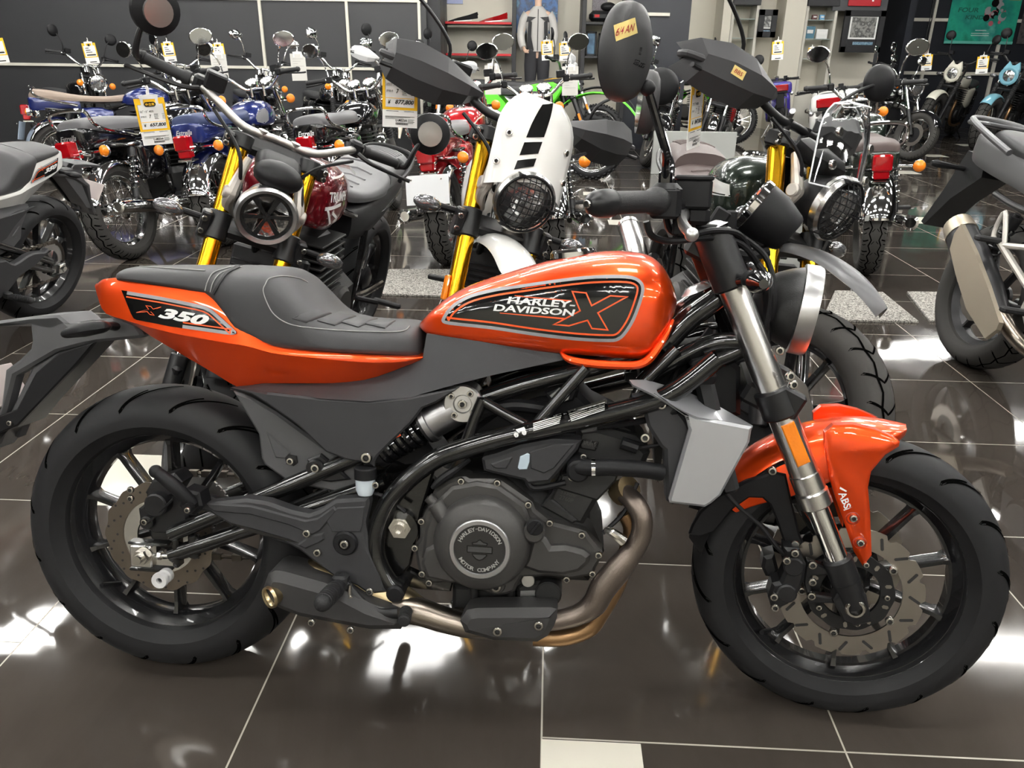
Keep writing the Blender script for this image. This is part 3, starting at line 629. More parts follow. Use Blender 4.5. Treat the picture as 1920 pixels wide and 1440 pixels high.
t = MB(); panel(t, [(436, 734), (470, 745), (520, 775), (575, 815), (640, 862), (700, 880), (700, 905), (660, 925), (640, 926), (540, 905), (495, 872), (489, 860), (484, 815), (466, 785)], -.108, .02, .005)
panel(t, [(497, 808), (510, 815), (547, 850), (535, 862), (515, 860)], -.1105, .01, .004); t.mirror(); inner = t.build('inner_fairing', mat('grey_plastic', (.075, .075, .078), .45, bump=.2, bscale=1200), H)
t = MB(); o = HB(592, 877, -.12); panel(t, [(575, 862), (600, 852), (625, 872), (655, 900), (620, 905), (585, 900)], -.118, .02, .004); t.cyl((o.x, -.10, o.z), (o.x, -.128, o.z), .018, n=20, bev=.003); t.build('subframe_mount', SATIN, inner); bolts(inner, [(592, 877)], -.129, .009); bolts(inner, [(545, 864)], -.111, .0075)
t = MB(); o = HB(546, 863, -.11); panel(t, [(534, 858), (540, 852), (556, 855), (558, 868), (550, 874), (536, 870)], -.1105, .005, .001); t.build('bolt_tab', SATIN, inner)

# tank ------------------------------------------------------------------
# px x, top y, bottom y, half width, shoulder softness
TK = [(787, 600, 614, .040), (793, 588, 622, .070), (806, 572, 630, .090), (830, 552, 637, .106), (866, 533, 643, .118), (920, 515, 650, .128), (980, 498, 656, .135), (1040, 484, 662, .140), (1100, 474, 667, .143), (1150, 470, 671, .144), (1190, 472, 674, .143), (1220, 478, 671, .138), (1241, 491, 650, .128), (1256, 510, 622, .112), (1265, 532, 598, .090), (1269, 552, 575, .060)]
R = []
for px, tp, bt, w in TK:
    T = HB(px, tp, 0); B = HB(px, bt, -w*.9); zt, zb, x = T.z, B.z, HB(px, (tp+bt)/2, -w).x; h = zt-zb; half = []
    for k in range(9):
        q = k/8*pi/2; half.append((w*sin(q)**.80, zt-h*.46*(1-cos(q)**.80)))
    half += [(w*1.0, zt-h*.62), (w*.985, zt-h*.80), (w*.94, zt-h*.93), (w*.86, zb), (w*.5, zb-.002), (0, zb-.002)]
    R.append([Vector((x, -a, b)) for a, b in half]+[Vector((x, a, b)) for a, b in half[-2:0:-1]])
# refine along the length
RR = []
for j in range(len(R[0])): RR.append(cr([r[j] for r in R], 3))
R = [[RR[j][i] for j in range(len(RR))] for i in range(len(RR[0]))]
t = MB(); t.loft(R); tank = t.build('fuel_tank', ORANGE, H, 60); tb = bvh_of(tank)
# bottom lip
t = MB(); lip = [(1050, 660, -.120), (1068, 674, -.131), (1110, 682, -.136), (1165, 685, -.137), (1200, 683, -.134), (1222, 668, -.130), (1246, 632, -.116), (1262, 600, -.095)]
t.tube([HB(*p) for p in lip], [.002, .007, .008, .008, .008, .008, .007, .003], 10); t.mirror(); t.build('tank_lip', ORANGE, tank)
dp = sm2([(829, 603), (832, 592), (842, 578), (858, 565), (885, 552), (930, 541), (985, 533), (1040, 525), (1100, 518), (1150, 516), (1185, 518), (1202, 527), (1208, 541), (1204, 562), (1190, 600), (1174, 626), (1160, 638), (1140, 641), (1080, 638), (1000, 629), (920, 617), (845, 609)], 3)
dd = dense(dp, 12)
for fl in (False, True):
    t = MB(); t.mtl(0); decal(t, tb, dp, 14, .0008, fl)
    t.mtl(1); band(t, tb, dd, 0, 6, .0012, fl); t.mtl(2); band(t, tb, dd, 11, 14.5, .0013, fl)
    t.mtl(2); xo = dense([(1071, 545), (1100, 548), (1110, 571), (1144, 553), (1179, 556), (1123, 587), (1142, 620), (1109, 617), (1101, 602), (1067, 612), (1035, 609), (1086, 582)], 12); band(t, tb, xo, 0, 2.8, .0014, fl)
    for q in ([(965, 554), (1072, 563), (1072, 566), (966, 555.5)], [(937, 586), (1060, 596), (1058, 599), (938, 587.5)], [(925, 540), (960, 535), (1000, 530), (960, 537)]): decal(t, tb, dense(q, 20), 20, .0014, fl)
    t.mtl(3); letters(t, tb, 'HARLEY-', (1016, 567), (126, 8), (4 if not fl else -4, -12.5), .03, .0, .0016, fl, fl); letters(t, tb, 'DAVIDSON', (1002, 581.5), (150, 10), (4 if not fl else -4, -12.5), .03, .0, .0016, fl, fl)
    t.build('tank_graphic', [BLK, GREYP, ORP, WHT], tank)
o = HB(1075, 478, 0); t = MB(); p = Vector((o.x, 0, o.z+.0)); t.lathe([(.045, -.004), (.045, .006), (.041, .011), (.03, .012), (.028, .009), (0, .009)], p, (-.12, 0, 1), 32); t.build('filler_cap', CHROME, tank)

# seat -------------------------------------------------------------------
def saddle(st, crown=.02):
    R = []
    for px, tp, bt, w in st:
        T = HB(px, tp, 0); B = HB(px, bt, -w); zt, zb, x = T.z, B.z, (T.x+B.x)/2; h = zt-zb; half = []
        for k in range(8):
            q = k/7*pi/2; half.append((w*sin(q)**.72, zt-min(h*.8, .055)*(1-cos(q)**.72)))
        half += [(w*1.0, zt-h*.85), (w*.985, zb+.004), (w*.96, zb), (0, zb)]
        R.append([Vector((x, -a, b)) for a, b in half]+[Vector((x, a, b)) for a, b in half[-2:0:-1]])
    RR = [cr([r[j] for r in R], 3) for j in range(len(R[0]))]
    return [[RR[j][i] for j in range(len(RR))] for i in range(len(RR[0]))]
t = MB(); t.loft(saddle([(229, 513, 519, .030), (233, 505, 525, .060), (250, 498, 527, .080), (300, 496, 534, .092), (360, 496, 543, .100), (405, 496, 552, .104), (436, 495, 560, .106)])); pill = t.build('passenger_seat', SEATV, H, 60)
t = MB(); t.loft(saddle([(400, 500, 550, .100), (420, 498, 562, .112), (440, 496, 585, .120), (465, 497, 620, .126), (495, 499, 642, .130), (520, 502, 650, .133), (545, 516, 655, .135), (575, 545, 658, .136), (605, 574, 660, .137), (640, 592, 663, .136), (680, 598, 665, .132), (720, 600, 667, .124), (755, 601, 668, .112), (780, 606, 668, .098), (793, 618, 667, .086)])); seat = t.build('rider_seat', SEATV, H, 60)
sb = bvh_of(seat, pill)
t = MB(); 
Lf = [hit(sb, px, py, .001)[0] for px, py in cr([(412, 556, 0), (408, 545, 0), (412, 530, 0), (425, 512, 0), (445, 503, 0)], 4) for _ in (0,)] if False else None
def seam(pts, r=.0011, off=.0010):
    P = [hit(sb, p.x, p.y, off, -.1)[0] for p in cr([(a, b, 0) for a, b in pts], 8)]
    tt = MB(); tt.tube(P, r, 5, 1, smooth=False); return tt
for i, pts in enumerate([[(497, 535), (494, 545), (500, 565), (515, 590), (545, 608), (600, 617), (680, 622), (750, 622), (768, 612)], [(497, 535), (505, 523), (530, 518), (560, 522), (577, 530)], [(385, 545), (390, 528), (400, 512), (425, 503), (440, 500)], [(395, 548), (400, 530), (412, 514), (434, 505), (452, 501)], [(262, 500), (280, 501), (340, 505), (385, 508)]]): seam(pts).build('stitching', STITCH, seat if i < 2 else pill)
def pad(poly):
    P = [hit(sb, *p, .0)[0] for p in dense(poly, 10)]; tt = MB(); n = Vector((0, -.55, .83)); c = sum(P, Vector())/len(P)
    tt.loft([[p-n*.003 for p in P], [p+n*.002 for p in P], [c+(p-c)*.86+n*.0055 for p in P]]); return tt
for q in ([(548, 598), (600, 580), (622, 588), (575, 606)], [(595, 602), (640, 585), (668, 593), (628, 611)], [(641, 605), (684, 592), (708, 598), (672, 614)], [(685, 608), (716, 599), (742, 602), (722, 616)]): pad(q).build('seat_pad', SEATV, seat, 60)
t = MB(); sp = [hit(sb, p.x, p.y, .0015, -.1)[0] for p in cr([(400, 551, 0), (412, 530, 0), (425, 513, 0), (447, 502, 0)], 6)]; t.tube(sp, .004, 6, 1, smooth=False); t.build('strap_edge', SEATV, pill)

# tail cowl ---------------------------------------------------------------
TC = [(178, 531, 536, 548, .020, .030, .020), (186, 525, 566, 578, .040, .052, .034), (199, 522, 588, 594, .052, .066, .046), (235, 521, 600, 606, .066, .082, .062), (270, 525, 611, 630, .078, .094, .070), (330, 534, 626, 668, .090, .106, .072), (385, 546, 636, 702, .100, .117, .074), (425, 566, 643, 726, .108, .126, .078), (447, 600, 646, 722, .116, .132, .09), (475, 628, 652, 718, .124, .137, .100), (510, 648, 662, 718, .131, .141, .108), (560, 656, 668, 718, .134, .143, .112), (640, 663, 676, 717, .135, .142, .112), (700, 667, 680, 706, .130, .136, .110), (760, 669, 678, 685, .112, .118, .102), (793, 668, 672, 676, .095, .098, .090)]
R = []
for px, a, b, c_, wa, wb, wc in TC:
    A, B, D = HB(px, a, -wa), HB(px, b, -wb), HB(px, c_, -wc); x = B.x
    A2 = A.lerp(B, .12)+Vector((0, -.004, 0)); M1 = A.lerp(B, .55)+Vector((0, -.003, 0))
    half = [Vector((x, 0, A.z+.002)), Vector((x, A.y, A.z)), Vector((x, A2.y, A2.z)), Vector((x, M1.y, M1.z)), Vector((x, B.y, B.z)), Vector((x, D.y, D.z)), Vector((x, 0, D.z))]
    R.append(half+[Vector((x, -p.y, p.z)) for p in half[-2:0:-1]])
RR = [cr([r[j] for r in R], 2) for j in range(len(R[0]))]; R = [[RR[j][i] for j in range(len(RR))] for i in range(len(RR[0]))]
t = MB(); t.loft(R); tail = t.build('tail_cowl', ORANGE, H, 28); cb = bvh_of(tail)
dp = [(229, 544), (264, 550), (300, 556), (336, 563), (370, 570), (386, 574), (398, 580), (410, 590), (422, 601), (434, 612), (444, 622), (444, 626), (438, 628), (424, 627), (390, 622), (355, 617), (320, 612), (285, 605), (258, 600), (252, 597), (247, 588), (238, 566)]; dd = dense(dp, 10)
for fl in (False, True):
    t = MB(); t.mtl(0); decal(t, cb, dp, 7, .0022, fl, -.1)
    t.mtl(1); n = len(dd); i0, i1 = 1, int(n*.72); A = dd; ins = inset(dd, 6.5)
    q = [hit(cb, p[0], p[1], .0028, -.1)[0] for p in A[i0:i1]]+[hit(cb, p[0], p[1], .0028, -.1)[0] for p in ins[i0:i1]]; m = i1-i0
    t.add([(p.x, -p.y, p.z) for p in q] if fl else q, [[i, i+1, m+i+1, m+i] for i in range(m-1)])
    t.mtl(2); ia, ib = inset(dd, 9.5), inset(dd, 12); q = [hit(cb, p[0], p[1], .0030, -.1)[0] for p in ia[i0:i1]]+[hit(cb, p[0], p[1], .0030, -.1)[0] for p in ib[i0:i1]]
    t.add([(p.x, -p.y, p.z) for p in q] if fl else q, [[i, i+1, m+i+1, m+i] for i in range(m-1)])
    xx = [(257.8, 586.7), (280, 580), (274.4, 572.7), (285, 574), (289.3, 578.9), (304, 575.1), (285.6, 584.4), (292.2, 591.6), (282.7, 590.2), (277.8, 584.9)]
    if fl: xx = [(642-a, b+(a-321)*.24) for a, b in xx]
    band(t, cb, xx, 0, 1.2, .0032, fl, fb=-.1); t.mtl(3)
    letters(t, cb, '350', (347, 594) if not fl else (295, 582), (92, 16), (6, -19) if not fl else (-6, -19), .05, .25 if not fl else .25, .0034, fl, fl, -.1)
    t.build('side_graphic', [BLK, GREYP, ORP, WHT], tail)

# plate hanger / rear mudguard ------------------------------------------------
t = MB()
hg = [(268, 628), (252, 606), (226, 597), (212, 596), (180, 604), (150, 606), (128, 607), (108, 591), (55, 594), (0, 601), (-70, 612), (-70, 622), (0, 612), (55, 612), (58, 640), (55, 655), (35, 675), (8, 695), (0, 762), (-30, 830), (-16, 838), (10, 770), (27, 705), (70, 680), (105, 660), (150, 648), (180, 642), (262, 634)]
panel(t, hg, -.055, .03, .006); t.mirror(); panel(t, [(108, 591), (55, 594), (-70, 612), (-70, 622), (0, 612), (58, 612), (95, 620), (128, 607)], -.055, .11, .005)
panel(t, [(175, 640), (105, 660), (60, 690), (20, 770), (-30, 850), (0, 812), (32, 800), (60, 765), (138, 680)], -.045, .09, .004)
ph = t.build('plate_hanger', mat('grey_plastic'), H)
t = MB(); panel(t, [(176, 642), (110, 662), (66, 700), (30, 768), (-30, 790), (-30, 830), (0, 812), (33, 798), (140, 686)], -.060, .012, .003); t.build('mudguard_web', PLASTB, ph); bolts(ph, [(19, 793)], -.061, .006)
for s in (1, -1):
    t = MB(); P = [HB(215, 612, -.07), HB(200, 611, -.10), HB(188, 613, -.13), HB(160, 617, -.135), HB(125, 625, -.13), HB(118, 626, -.128)]; P = [Vector((p.x, p.y*s, p.z)) for p in P]
    t.tube(P, [.012, .010, .017, .020, .012, .003], 12, flat=.75); t.build('turn_signal', PLASTB, ph)
t = MB(); t.box((-.39, 0, .60), (.006, .15, .09), .002, Matrix.Rotation(-.5, 3, 'Y')); t.build('number_plate', mat('pinkish_plate', (.62, .54, .52), .5), ph)

# radiator -----------------------------------------------------------------
t = MB(); t.box((1.11, 0, .62), (.035, .26, .26), .008, Matrix.Rotation(-.3, 3, 'Y')); panel(t, [(1186, 742), (1216, 737), (1262, 757), (1286, 786), (1296, 806), (1262, 948), (1250, 940), (1246, 845), (1238, 838), (1214, 800), (1208, 775), (1186, 758)], -.150, .05, .006); t.mirror(); rad = t.build('radiator', PLAST, H)
bolts(rad, [(1240, 758), (1209, 820)], -.152, .009)
t = MB()
A = [(1180, 712, -.16), (1212, 712, -.13), (1290, 735, -.11), (1345, 760, -.11), (1412, 798, -.115)]
B = [(1186, 721, -.17), (1222, 738, -.172), (1284, 772, -.175), (1308, 782, -.176), (1411, 802, -.150)]
D = [(1188, 724, -.168), (1224, 742, -.17), (1286, 780, -.176), (1292, 802, -.178), (1292, 803, -.178)]
t.sheet(rows([A, B]), (0, .004, -.004))
panel(t, [(1224, 741), (1284, 772), (1308, 782), (1411, 801), (1406, 830), (1352, 930), (1334, 945), (1322, 952), (1256, 944), (1254, 936), (1292, 806), (1286, 782)], -.172, .012, .005)
t.mirror(); sd = t.build('radiator_shroud', ALUP, rad)
o = HB(1312, 716, -.11); t = MB(); t.lathe([(.0, 0), (.028, 0), (.03, .004), (.03, .014), (.026, .018), (0, .018)], o, (0, 0, 1), 20); t.build('radiator_cap', PLASTB, rad)
t = MB(); t.tube([HB(1225, 785, -.14), HB(1250, 800, -.13), HB(1275, 790, -.12)], .010, 10); t.build('coolant_pipe', mat('dull_red_rubber', (.16, .03, .02), .5), rad)

# front end (turned with the bars) --------------------------------------------
F0, F1 = HS(1374, 540, -.105), HS(1606, 1142, -.105); fx = lambda u: F0+(F1-F0)*u
fd_ = (F1-F0).normalized()
for s in (1, -1):
    S = STM @ Matrix.Scale(s, 4, (0, 1, 0)) if s < 0 else STM
    t = MB(S); t.cyl(fx(-.02), fx(.56), .0265, n=28); t.cyl(fx(.56), fx(.615), .0285, n=28, bev=.002); t.cyl(fx(.615), fx(.665), .0305, n=28, bev=.003); fl = t.build('fork_leg', STEEL, H)
    t = MB(S); t.cyl(fx(.66), fx(.86), .0205, n=24); t.build('fork_slider', CHROME, fl)
    t = MB(S); t.cyl(fx(.83), fx(.91), .027, n=24, bev=.004); t.cyl(fx(.905), fx(.985), .026, .024, n=20); p = fx(1.0)
    panelP = [(HS(a, b, -.105).x, HS(a, b, -.105).z) for a, b in [(1572, 1098), (1600, 1092), (1622, 1110), (1632, 1160), (1600, 1168), (1578, 1158), (1560, 1120)]]
    t.prism(panelP, (0, -.085, 0), (1, 0, 0), (0, 0, 1), (0, -1, 0), .035, .004)
    for q in ([(1512, 1048), (1548, 1062), (1560, 1075), (1522, 1078), (1520, 1112), (1560, 1118), (1566, 1130), (1515, 1128), (1506, 1090)],): t.prism([(HS(a, b, -.1).x, HS(a, b, -.1).z) for a, b in q], (0, -.088, 0), (1, 0, 0), (0, 0, 1), (0, -1, 0), .018, .003)
    ff = t.build('fork_bottom', SATIN, fl)
    t = MB(S); pp = HS(1604, 1142, -.125); t.lathe([(.019, .012), (.019, 0), (.0165, -.003), (.0125, -.003)], pp, (0, 1, 0), 24); t.lathe([(.0125, -.003), (.0115, .008), (0, .008)], pp, (0, 1, 0), 6); t.build('axle_nut', BOLTM, ff)
    if s > 0: bolts(ff, [(1523, 1058), (1521, 1116)], -.107, .0085, True)
    t = MB(S); c0 = fx(.49); q = [HS(a, b, -.133) for a, b in ((1463, 800), (1488, 791), (1521, 866), (1497, 876))]; m_ = sum(q, Vector())/4; ux = (q[1]-q[0]).normalized(); 
    t.prism([((p-m_).dot(ux), (p-m_).dot(fd_)) for p in q], m_+Vector((0, .008, 0)), ux, fd_, (0, -1, 0), .010, .002); t.build('reflector', AMB, fl)
for uu in ((-.16, .0, -.10, .034, .21, .035), (.30, .385, .34, .0345, .21, .04)):
    t = MB(STM)
    for s in (1, -1): p, q = fx(uu[0]), fx(uu[1]); t.cyl((p.x, p.y*s, p.z), (q.x, q.y*s, q.z), uu[3], n=28, bev=.004)
    p = fx(uu[2]); t.box((p.x-.025, 0, p.z), (.075, uu[4], uu[5]), .008, Matrix.Rotation(.43, 3, 'Y'))
    if uu[0] > 0:
        for s in (1, -1): p = fx(.335); t.box((p.x+.02, (p.y-.012)*s, p.z), (.05, .03, .05), .006, Matrix.Rotation(.45, 3, 'Y'))
    tcl = t.build('triple_clamp', SATIN, H)
bolts(tcl, [(1480, 705), (1486, 721)], -.142, .0085, True, (.35, -.93, .1)); bolts(tcl, [(1462, 657)], -.10, .008, True)
p = fx(-.17)
for q in (p, Vector((p.x, -p.y, p.z)), HS(1308, 545, -.02)): t = MB(STM); t.lathe([(0, .012), (.015, .012), (.022, .008), (.026, .004), (.033, .0)], q, -fd_, 24); t.build('fork_cap', ALU, tcl)
# switch of ignition with key
t = MB(STM); p = HS(1352, 470, -.03); t.box(p, (.004, .022, .05), .001); t.build('ignition_key', ALU, tcl)
# headlight
hc = HS(1513, 582, 0.); ha = Vector((.985, -.06, -.13)).normalized()
t = MB(STM); t.lathe([(0, -.104), (.022, -.101), (.045, -.088), (.062, -.066), (.073, -.042), (.080, -.018), (.081, -.006)], hc, ha, 40); hl = t.build('headlight', mat('black_pebble_plastic', (.016, .016, .016), .38, bump=.35, bscale=500), H, 60)
t = MB(STM); t.lathe([(.0805, -.022), (.0855, -.020), (.0865, .004), (.083, .012), (.078, .012), (.076, .004)], hc, ha, 40); t.build('headlight_rim', ALU, hl)
t = MB(STM); t.lathe([(.078, .006), (.06, .012), (0, .017)], hc, ha, 32); t.build('headlight_lens', CLEARL, hl)
for s in (1, -1):
    t = MB(STM); p = HS(1405, 524, -.145); p2 = HS(1370, 530, -.115); t.cyl((p2.x, p2.y*s, p2.z), (p.x, p.y*s, p.z), .012, n=14); t.tube([(p.x, p.y*s, p.z), (p.x+.012, (p.y-.03)*s, p.z), (p.x+.018, (p.y-.07)*s, p.z)], [.017, .021, .008], 14); ts = t.build('turn_signal', BLACKP, H)
    t = MB(STM); t.ball((p.x+.022, (p.y-.02)*s, p.z), (.016, .030, .018), 14, 8); t.build('signal_lens', SMOKE, ts)
# gauge
gc = HS(1412, 380, -.0); ga = Vector((-.50, -.13, .86)).normalized()
gc = HS(1413, 385, 0.02); gd_ = (HS(1462, 425, .02)-gc).normalized()
t = MB(STM); t.lathe([(0, .088), (.036, .088), (.040, .082), (.051, .040), (.052, .006), (.051, 0), (.046, -.002), (.044, .004), (0, .004)], gc, gd_, 40); gg = t.build('instrument_gauge', PLASTB, H, 40)
t = MB(STM); t.lathe([(.0515, .006), (.0535, .004), (.054, -.008), (.051, -.010), (.047, -.008), (.0455, -.002)], gc, gd_, 40); t.build('gauge_bezel', CHROME, gg)
t = MB(STM); p = HS(1370, 420, -.03); t.box(p, (.02, .03, .05), .004); t.box(HS(1345, 415, -.05), (.03, .02, .05), .004, Matrix.Rotation(.5, 3, 'Y')); t.tube([HS(1440, 470, .02), HS(1400, 480, .01), HS(1360, 470, .0)], .012, 8); t.build('gauge_bracket', PLASTB, gg)
# handlebar
t = MB(STM)
g0, g1 = HS(1120, 382, -.40), HS(1240, 377, -.262); bc = HS(1345, 438, -.06)
hb_ = [g0, g1, HS(1275, 385, -.20), HS(1315, 420, -.12), bc, Vector((bc.x, 0, bc.z))]
pts = hb_+[Vector((p.x, -p.y, p.z)) for p in hb_[-2::-1]]; t.tube(pts, .0125, 12)
for s in (1, -1): t.tube([Vector((bc.x, bc.y*s*.7, bc.z+.012)), Vector((bc.x+.01, bc.y*s*.7, bc.z-.05))], .017, 12)
bar = t.build('handlebar', SATIN, H)
gdir = (g1-g0).normalized()
for s in (1, -1):
    S = STM if s > 0 else STM @ Matrix.Scale(-1, 4, (0, 1, 0)); L = (g1-g0).length
    t = MB(S); t.lathe([(.020, .026), (.0205, .032), (.0175, .036), (.017, L*.80), (.021, L*.84), (.0225, L*.92), (.021, L*.97), (.0, L)], g0, gdir, 24); gr = t.build('grip', RUB2, bar)
    t = MB(S); t.lathe([(0, -.022), (.008, -.021), (.015, -.014), (.0195, -.002), (.021, .014), (.0212, .026), (.0, .027)], g0, gdir, 24); t.build('bar_end_weight', SATIN, bar)
    hexbolt('bolt', bar, S @ (g0-gdir*.0215), S.to_3x3() @ -gdir, .006)
    t = MB(S); p = g1+gdir*.012; t.box(p+Vector((0, 0, .0)), (.052, .045, .056), .012); t.box(p+Vector((.0, -.018, -.004)), (.046, .012, .048), .006); t.box(p+Vector((.02, .02, -.035)), (.014, .014, .04), .004); t.build('switch_housing', PLASTB, bar)
    t = MB(S); mc = HS(1300, 364, -.185); t.box(mc+Vector((0, 0, .0)), (.060, .050, .048), .005); t.box(mc+Vector((0, 0, .026)), (.064, .054, .008), .003); t.box(mc+Vector((.01, .02, -.035)), (.04, .08, .03), .008); t.build('master_cylinder', PLASTB, bar)
    t = MB(S); pv = HS(1318, 425, -.17); le = [HS(1288, 396, -.17), HS(1292, 412, -.20), HS(1288, 425, -.24), HS(1296, 440, -.30), HS(1298, 441, -.36)]
    t.tube([HS(1325, 405, -.15), HS(1300, 402, -.165), HS(1283, 404, -.20), HS(1279, 414, -.26), HS(1284, 426, -.32), HS(1296, 439, -.37)], [.010, .013, .010, .008, .0075, .007], 10, flat=1.3); t.ball(HS(1297, 440, -.375), .0105); t.ball(HS(1279, 398, -.2), .010); t.build('brake_lever' if s > 0 else 'clutch_lever', ALU, bar)
    t = MB(S); ra, rb, rc_ = HS(1248, 345, -.235), HS(1250, 290, -.27), HS(1214, 165, -.30); t.tube([ra, HS(1248, 310, -.25), HS(1249, 288, -.268), HS(1240, 255, -.28), rc_], .0068, 10); t.box(HS(1247, 348, -.235), (.022, .022, .045), .004); mir = t.build('mirror_stem', BLACKP, bar)
    # mirror head
    mcn = HS(1176, 98, -.32); nrm = Vector((.80, -.56, -.08)).normalized() if s > 0 else Vector((.96, -.20, -.08)).normalized(); ex_, ey_ = basis(nrm)[:2]
    t = MB(S); R = []
    for k, (sc_, dz) in enumerate([(1., -.018), (1.03, -.012), (1.03, .0), (.97, .012), (.78, .020), (.4, .0225), (.02, .023)]):
        R.append([mcn+ex_*(.044*sc_*cos(q))+ey_*(.068*sc_*sin(q))+nrm*dz for q in [2*pi*j/40 for j in range(40)]])
    t.loft(R); mh = t.build('mirror_head', mat('mirror_shell', (.030, .030, .031), .45, bump=.25, bscale=1400), mir, 60)
    t = MB(S); t.loft([[mcn+ex_*(.044*k_*cos(q))+ey_*(.068*k_*sin(q))-nrm*.019 for q in [2*pi*j/40 for j in range(40)]] for k_ in (1, .02)], caps=False); t.build('mirror_glass', MIRR, mir)
    t = MB(S); t.ball(rc_, .012); t.build('stem_joint', PLASTB, mir)
    if s > 0:
        mv = bvh_of(mh); t = MB(); t.mtl(0); decal(t, mv, [(1151, 48), (1190, 33), (1195, 62), (1155, 78)], 8, .0009, fb=-.33)
        t.mtl(1); letters(t, mv, '6/4 AN', (1172, 56), (32, -10), (3, -15), .005, .1, .0014, fb=-.33); t.build('tape_note', [TAPE, REDINK], mir)
        t = MB(); letters(t, mv, 'E13', (1193, 117), (4, -9), (-9, -3), 0, off=.001, fb=-.33); letters(t, mv, 'E4', (1203, 122), (4, -8), (-9, -3), 0, off=.001, fb=-.33); letters(t, mv, '81108', (1200, 96), (3, -14), (-4, -1), 0, off=.001, fb=-.33); t.build('moulded_marks', BLK, mir)
t = MB(STM)
for pts in ([HS(1247, 392, -.235), HS(1256, 430, -.22), HS(1290, 440, -.19), HS(1340, 432, -.15), HS(1385, 440, -.10), HS(1410, 480, -.06), HS(1445, 540, -.07), HS(1430, 640, -.06)], [HS(1212, 415, -.27), HS(1222, 442, -.26), HS(1260, 452, -.22), HS(1330, 446, -.14), HS(1390, 458, -.09), HS(1430, 520, -.05), HS(1440, 640, -.05)], [HS(1300, 425, -.16), HS(1350, 428, -.12), HS(1400, 450, -.07), HS(1440, 490, -.06), HS(1452, 560, -.07), HS(1445, 600, -.06)]): t.tube(pts, .0058, 8)
t.build('control_cables', PLASTB, bar)

# front mudguard -----------------------------------------------------------------
cx, cz = FW; R = []; t = MB(STM)
LN = [HS(1337, 930, -.07), HS(1352, 905, -.07), HS(1400, 850, -.07), HS(1450, 815, -.065), HS(1510, 795, -.06), HS(1560, 790, -.055), HS(1600, 790, -.05), HS(1650, 806, -.05), HS(1682, 824, -.03), HS(1688, 834, -.015)]
angs = [atan2(p.z-cz, p.x-cx) for p in LN]; a0, a1 = angs[0], angs[-1]
for k in range(25):
    u = k/24; a = a0+(a1-a0)*u; rr = .318+.012*u; w = .074*(1-max(0, (u-.84)/.16)**2*.75); dr = (.050+.05*sin(pi*min(1, u*1.1)))*(1-max(0, (u-.85)/.15)**1.5*.8); d = Vector((cos(a), 0, sin(a))); ring = []
    for q in range(13):
        b = -pi/2+pi*q/12; y = w*(abs(sin(b))**.7)*(1 if b > 0 else -1); r = rr-dr*(1-cos(b)**.6)+(.004 if q == 6 else 0)
        ring.append(Vector((cx, y, cz))+d*r)
    R.append(ring+[p-d*.004+Vector((0, -.003*(1 if p.y > 0 else -1) if abs(p.y) > .02 else 0, 0)) for p in ring[::-1]])
t.loft(R); fen = t.build('front_mudguard', ORANGE, H, 50)
for s in (1, -1):
    S = STM if s > 0 else STM @ Matrix.Scale(-1, 4, (0, 1, 0))
    t = MB(S); bl = [(1547, 812), (1563, 798), (1600, 797), (1640, 806), (1674, 820), (1688, 829), (1686, 838), (1660, 854), (1634, 885), (1628, 915), (1632, 960), (1635, 1042), (1619, 1063), (1602, 1036), (1590, 1000), (1572, 950), (1558, 905), (1548, 850)]
    P = pj_poly(bl, -.082, True); 
    RI = [[Vector((p[0], -.060, p[1])) for p in P], [Vector((p[0], -.079, p[1])) for p in P], [Vector((p[0], -.085, p[1])) for p in inset(P, .008)]]
    t.loft(RI); b_ = t.build('mudguard_blade', ORANGE, fen, 40)
    if s > 0:
        bv = bvh_of(b_); t = MB(); letters(t, bv, 'ABS', (1584, 937), (11, 30), (13, -5), .02, fb=-.09); 
        decal(t, bv, [(1575, 912), (1588, 920), (1586, 922), (1574, 916)], 9, .0014, fb=-.09); decal(t, bv, [(1582, 955), (1598, 950), (1590, 954), (1583, 957)], 9, .0014, fb=-.09); t.build('lettering', WHT, b_)
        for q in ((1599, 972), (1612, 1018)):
            p = HS(*q, -.0855); tt = MB(STM); tt.lathe([(.013, .0005), (.011, -.0005), (.0095, .001), (0, .001)], p, (0, 1, 0), 20); tt.build('bolt_recess', mat('shaded_orange', (.30, .02, .002), .4), b_)  # shade of the bolt recess put into a darker orange disc
        bolts(b_, [(1600, 971), (1613, 1017)], -.085, .0075, True)
t = MB(STM); fl_ = [(1291, 1002), (1297, 985), (1312, 960), (1345, 930), (1400, 902), (1450, 886), (1474, 890), (1484, 935), (1500, 1002), (1512, 1032), (1474, 1030), (1455, 975), (1444, 948), (1430, 935), (1405, 934), (1375, 955), (1340, 998), (1312, 1008)]
panel(t, fl_, -.078, .012, .004, True); R = []
for k in range(13):
    a = radians(118+54*k/12); d = Vector((cos(a), 0, sin(a))); R.append([Vector((cx, y, cz))+d*(.312-abs(y)*.35) for y in (-.072, -.04, 0, .04, .072)])
t.sheet(R, (0, 0, .004)); P_ = pj_poly(fl_, -.078, True); t.prism(P_, (0, .066, 0), (1, 0, 0), (0, 0, 1), (0, 1, 0), .012, .004)
flp = t.build('mud_flap', PLASTB, H); bolts(flp, [(1448, 882), (1490, 1019)], -.08, .0085, True)
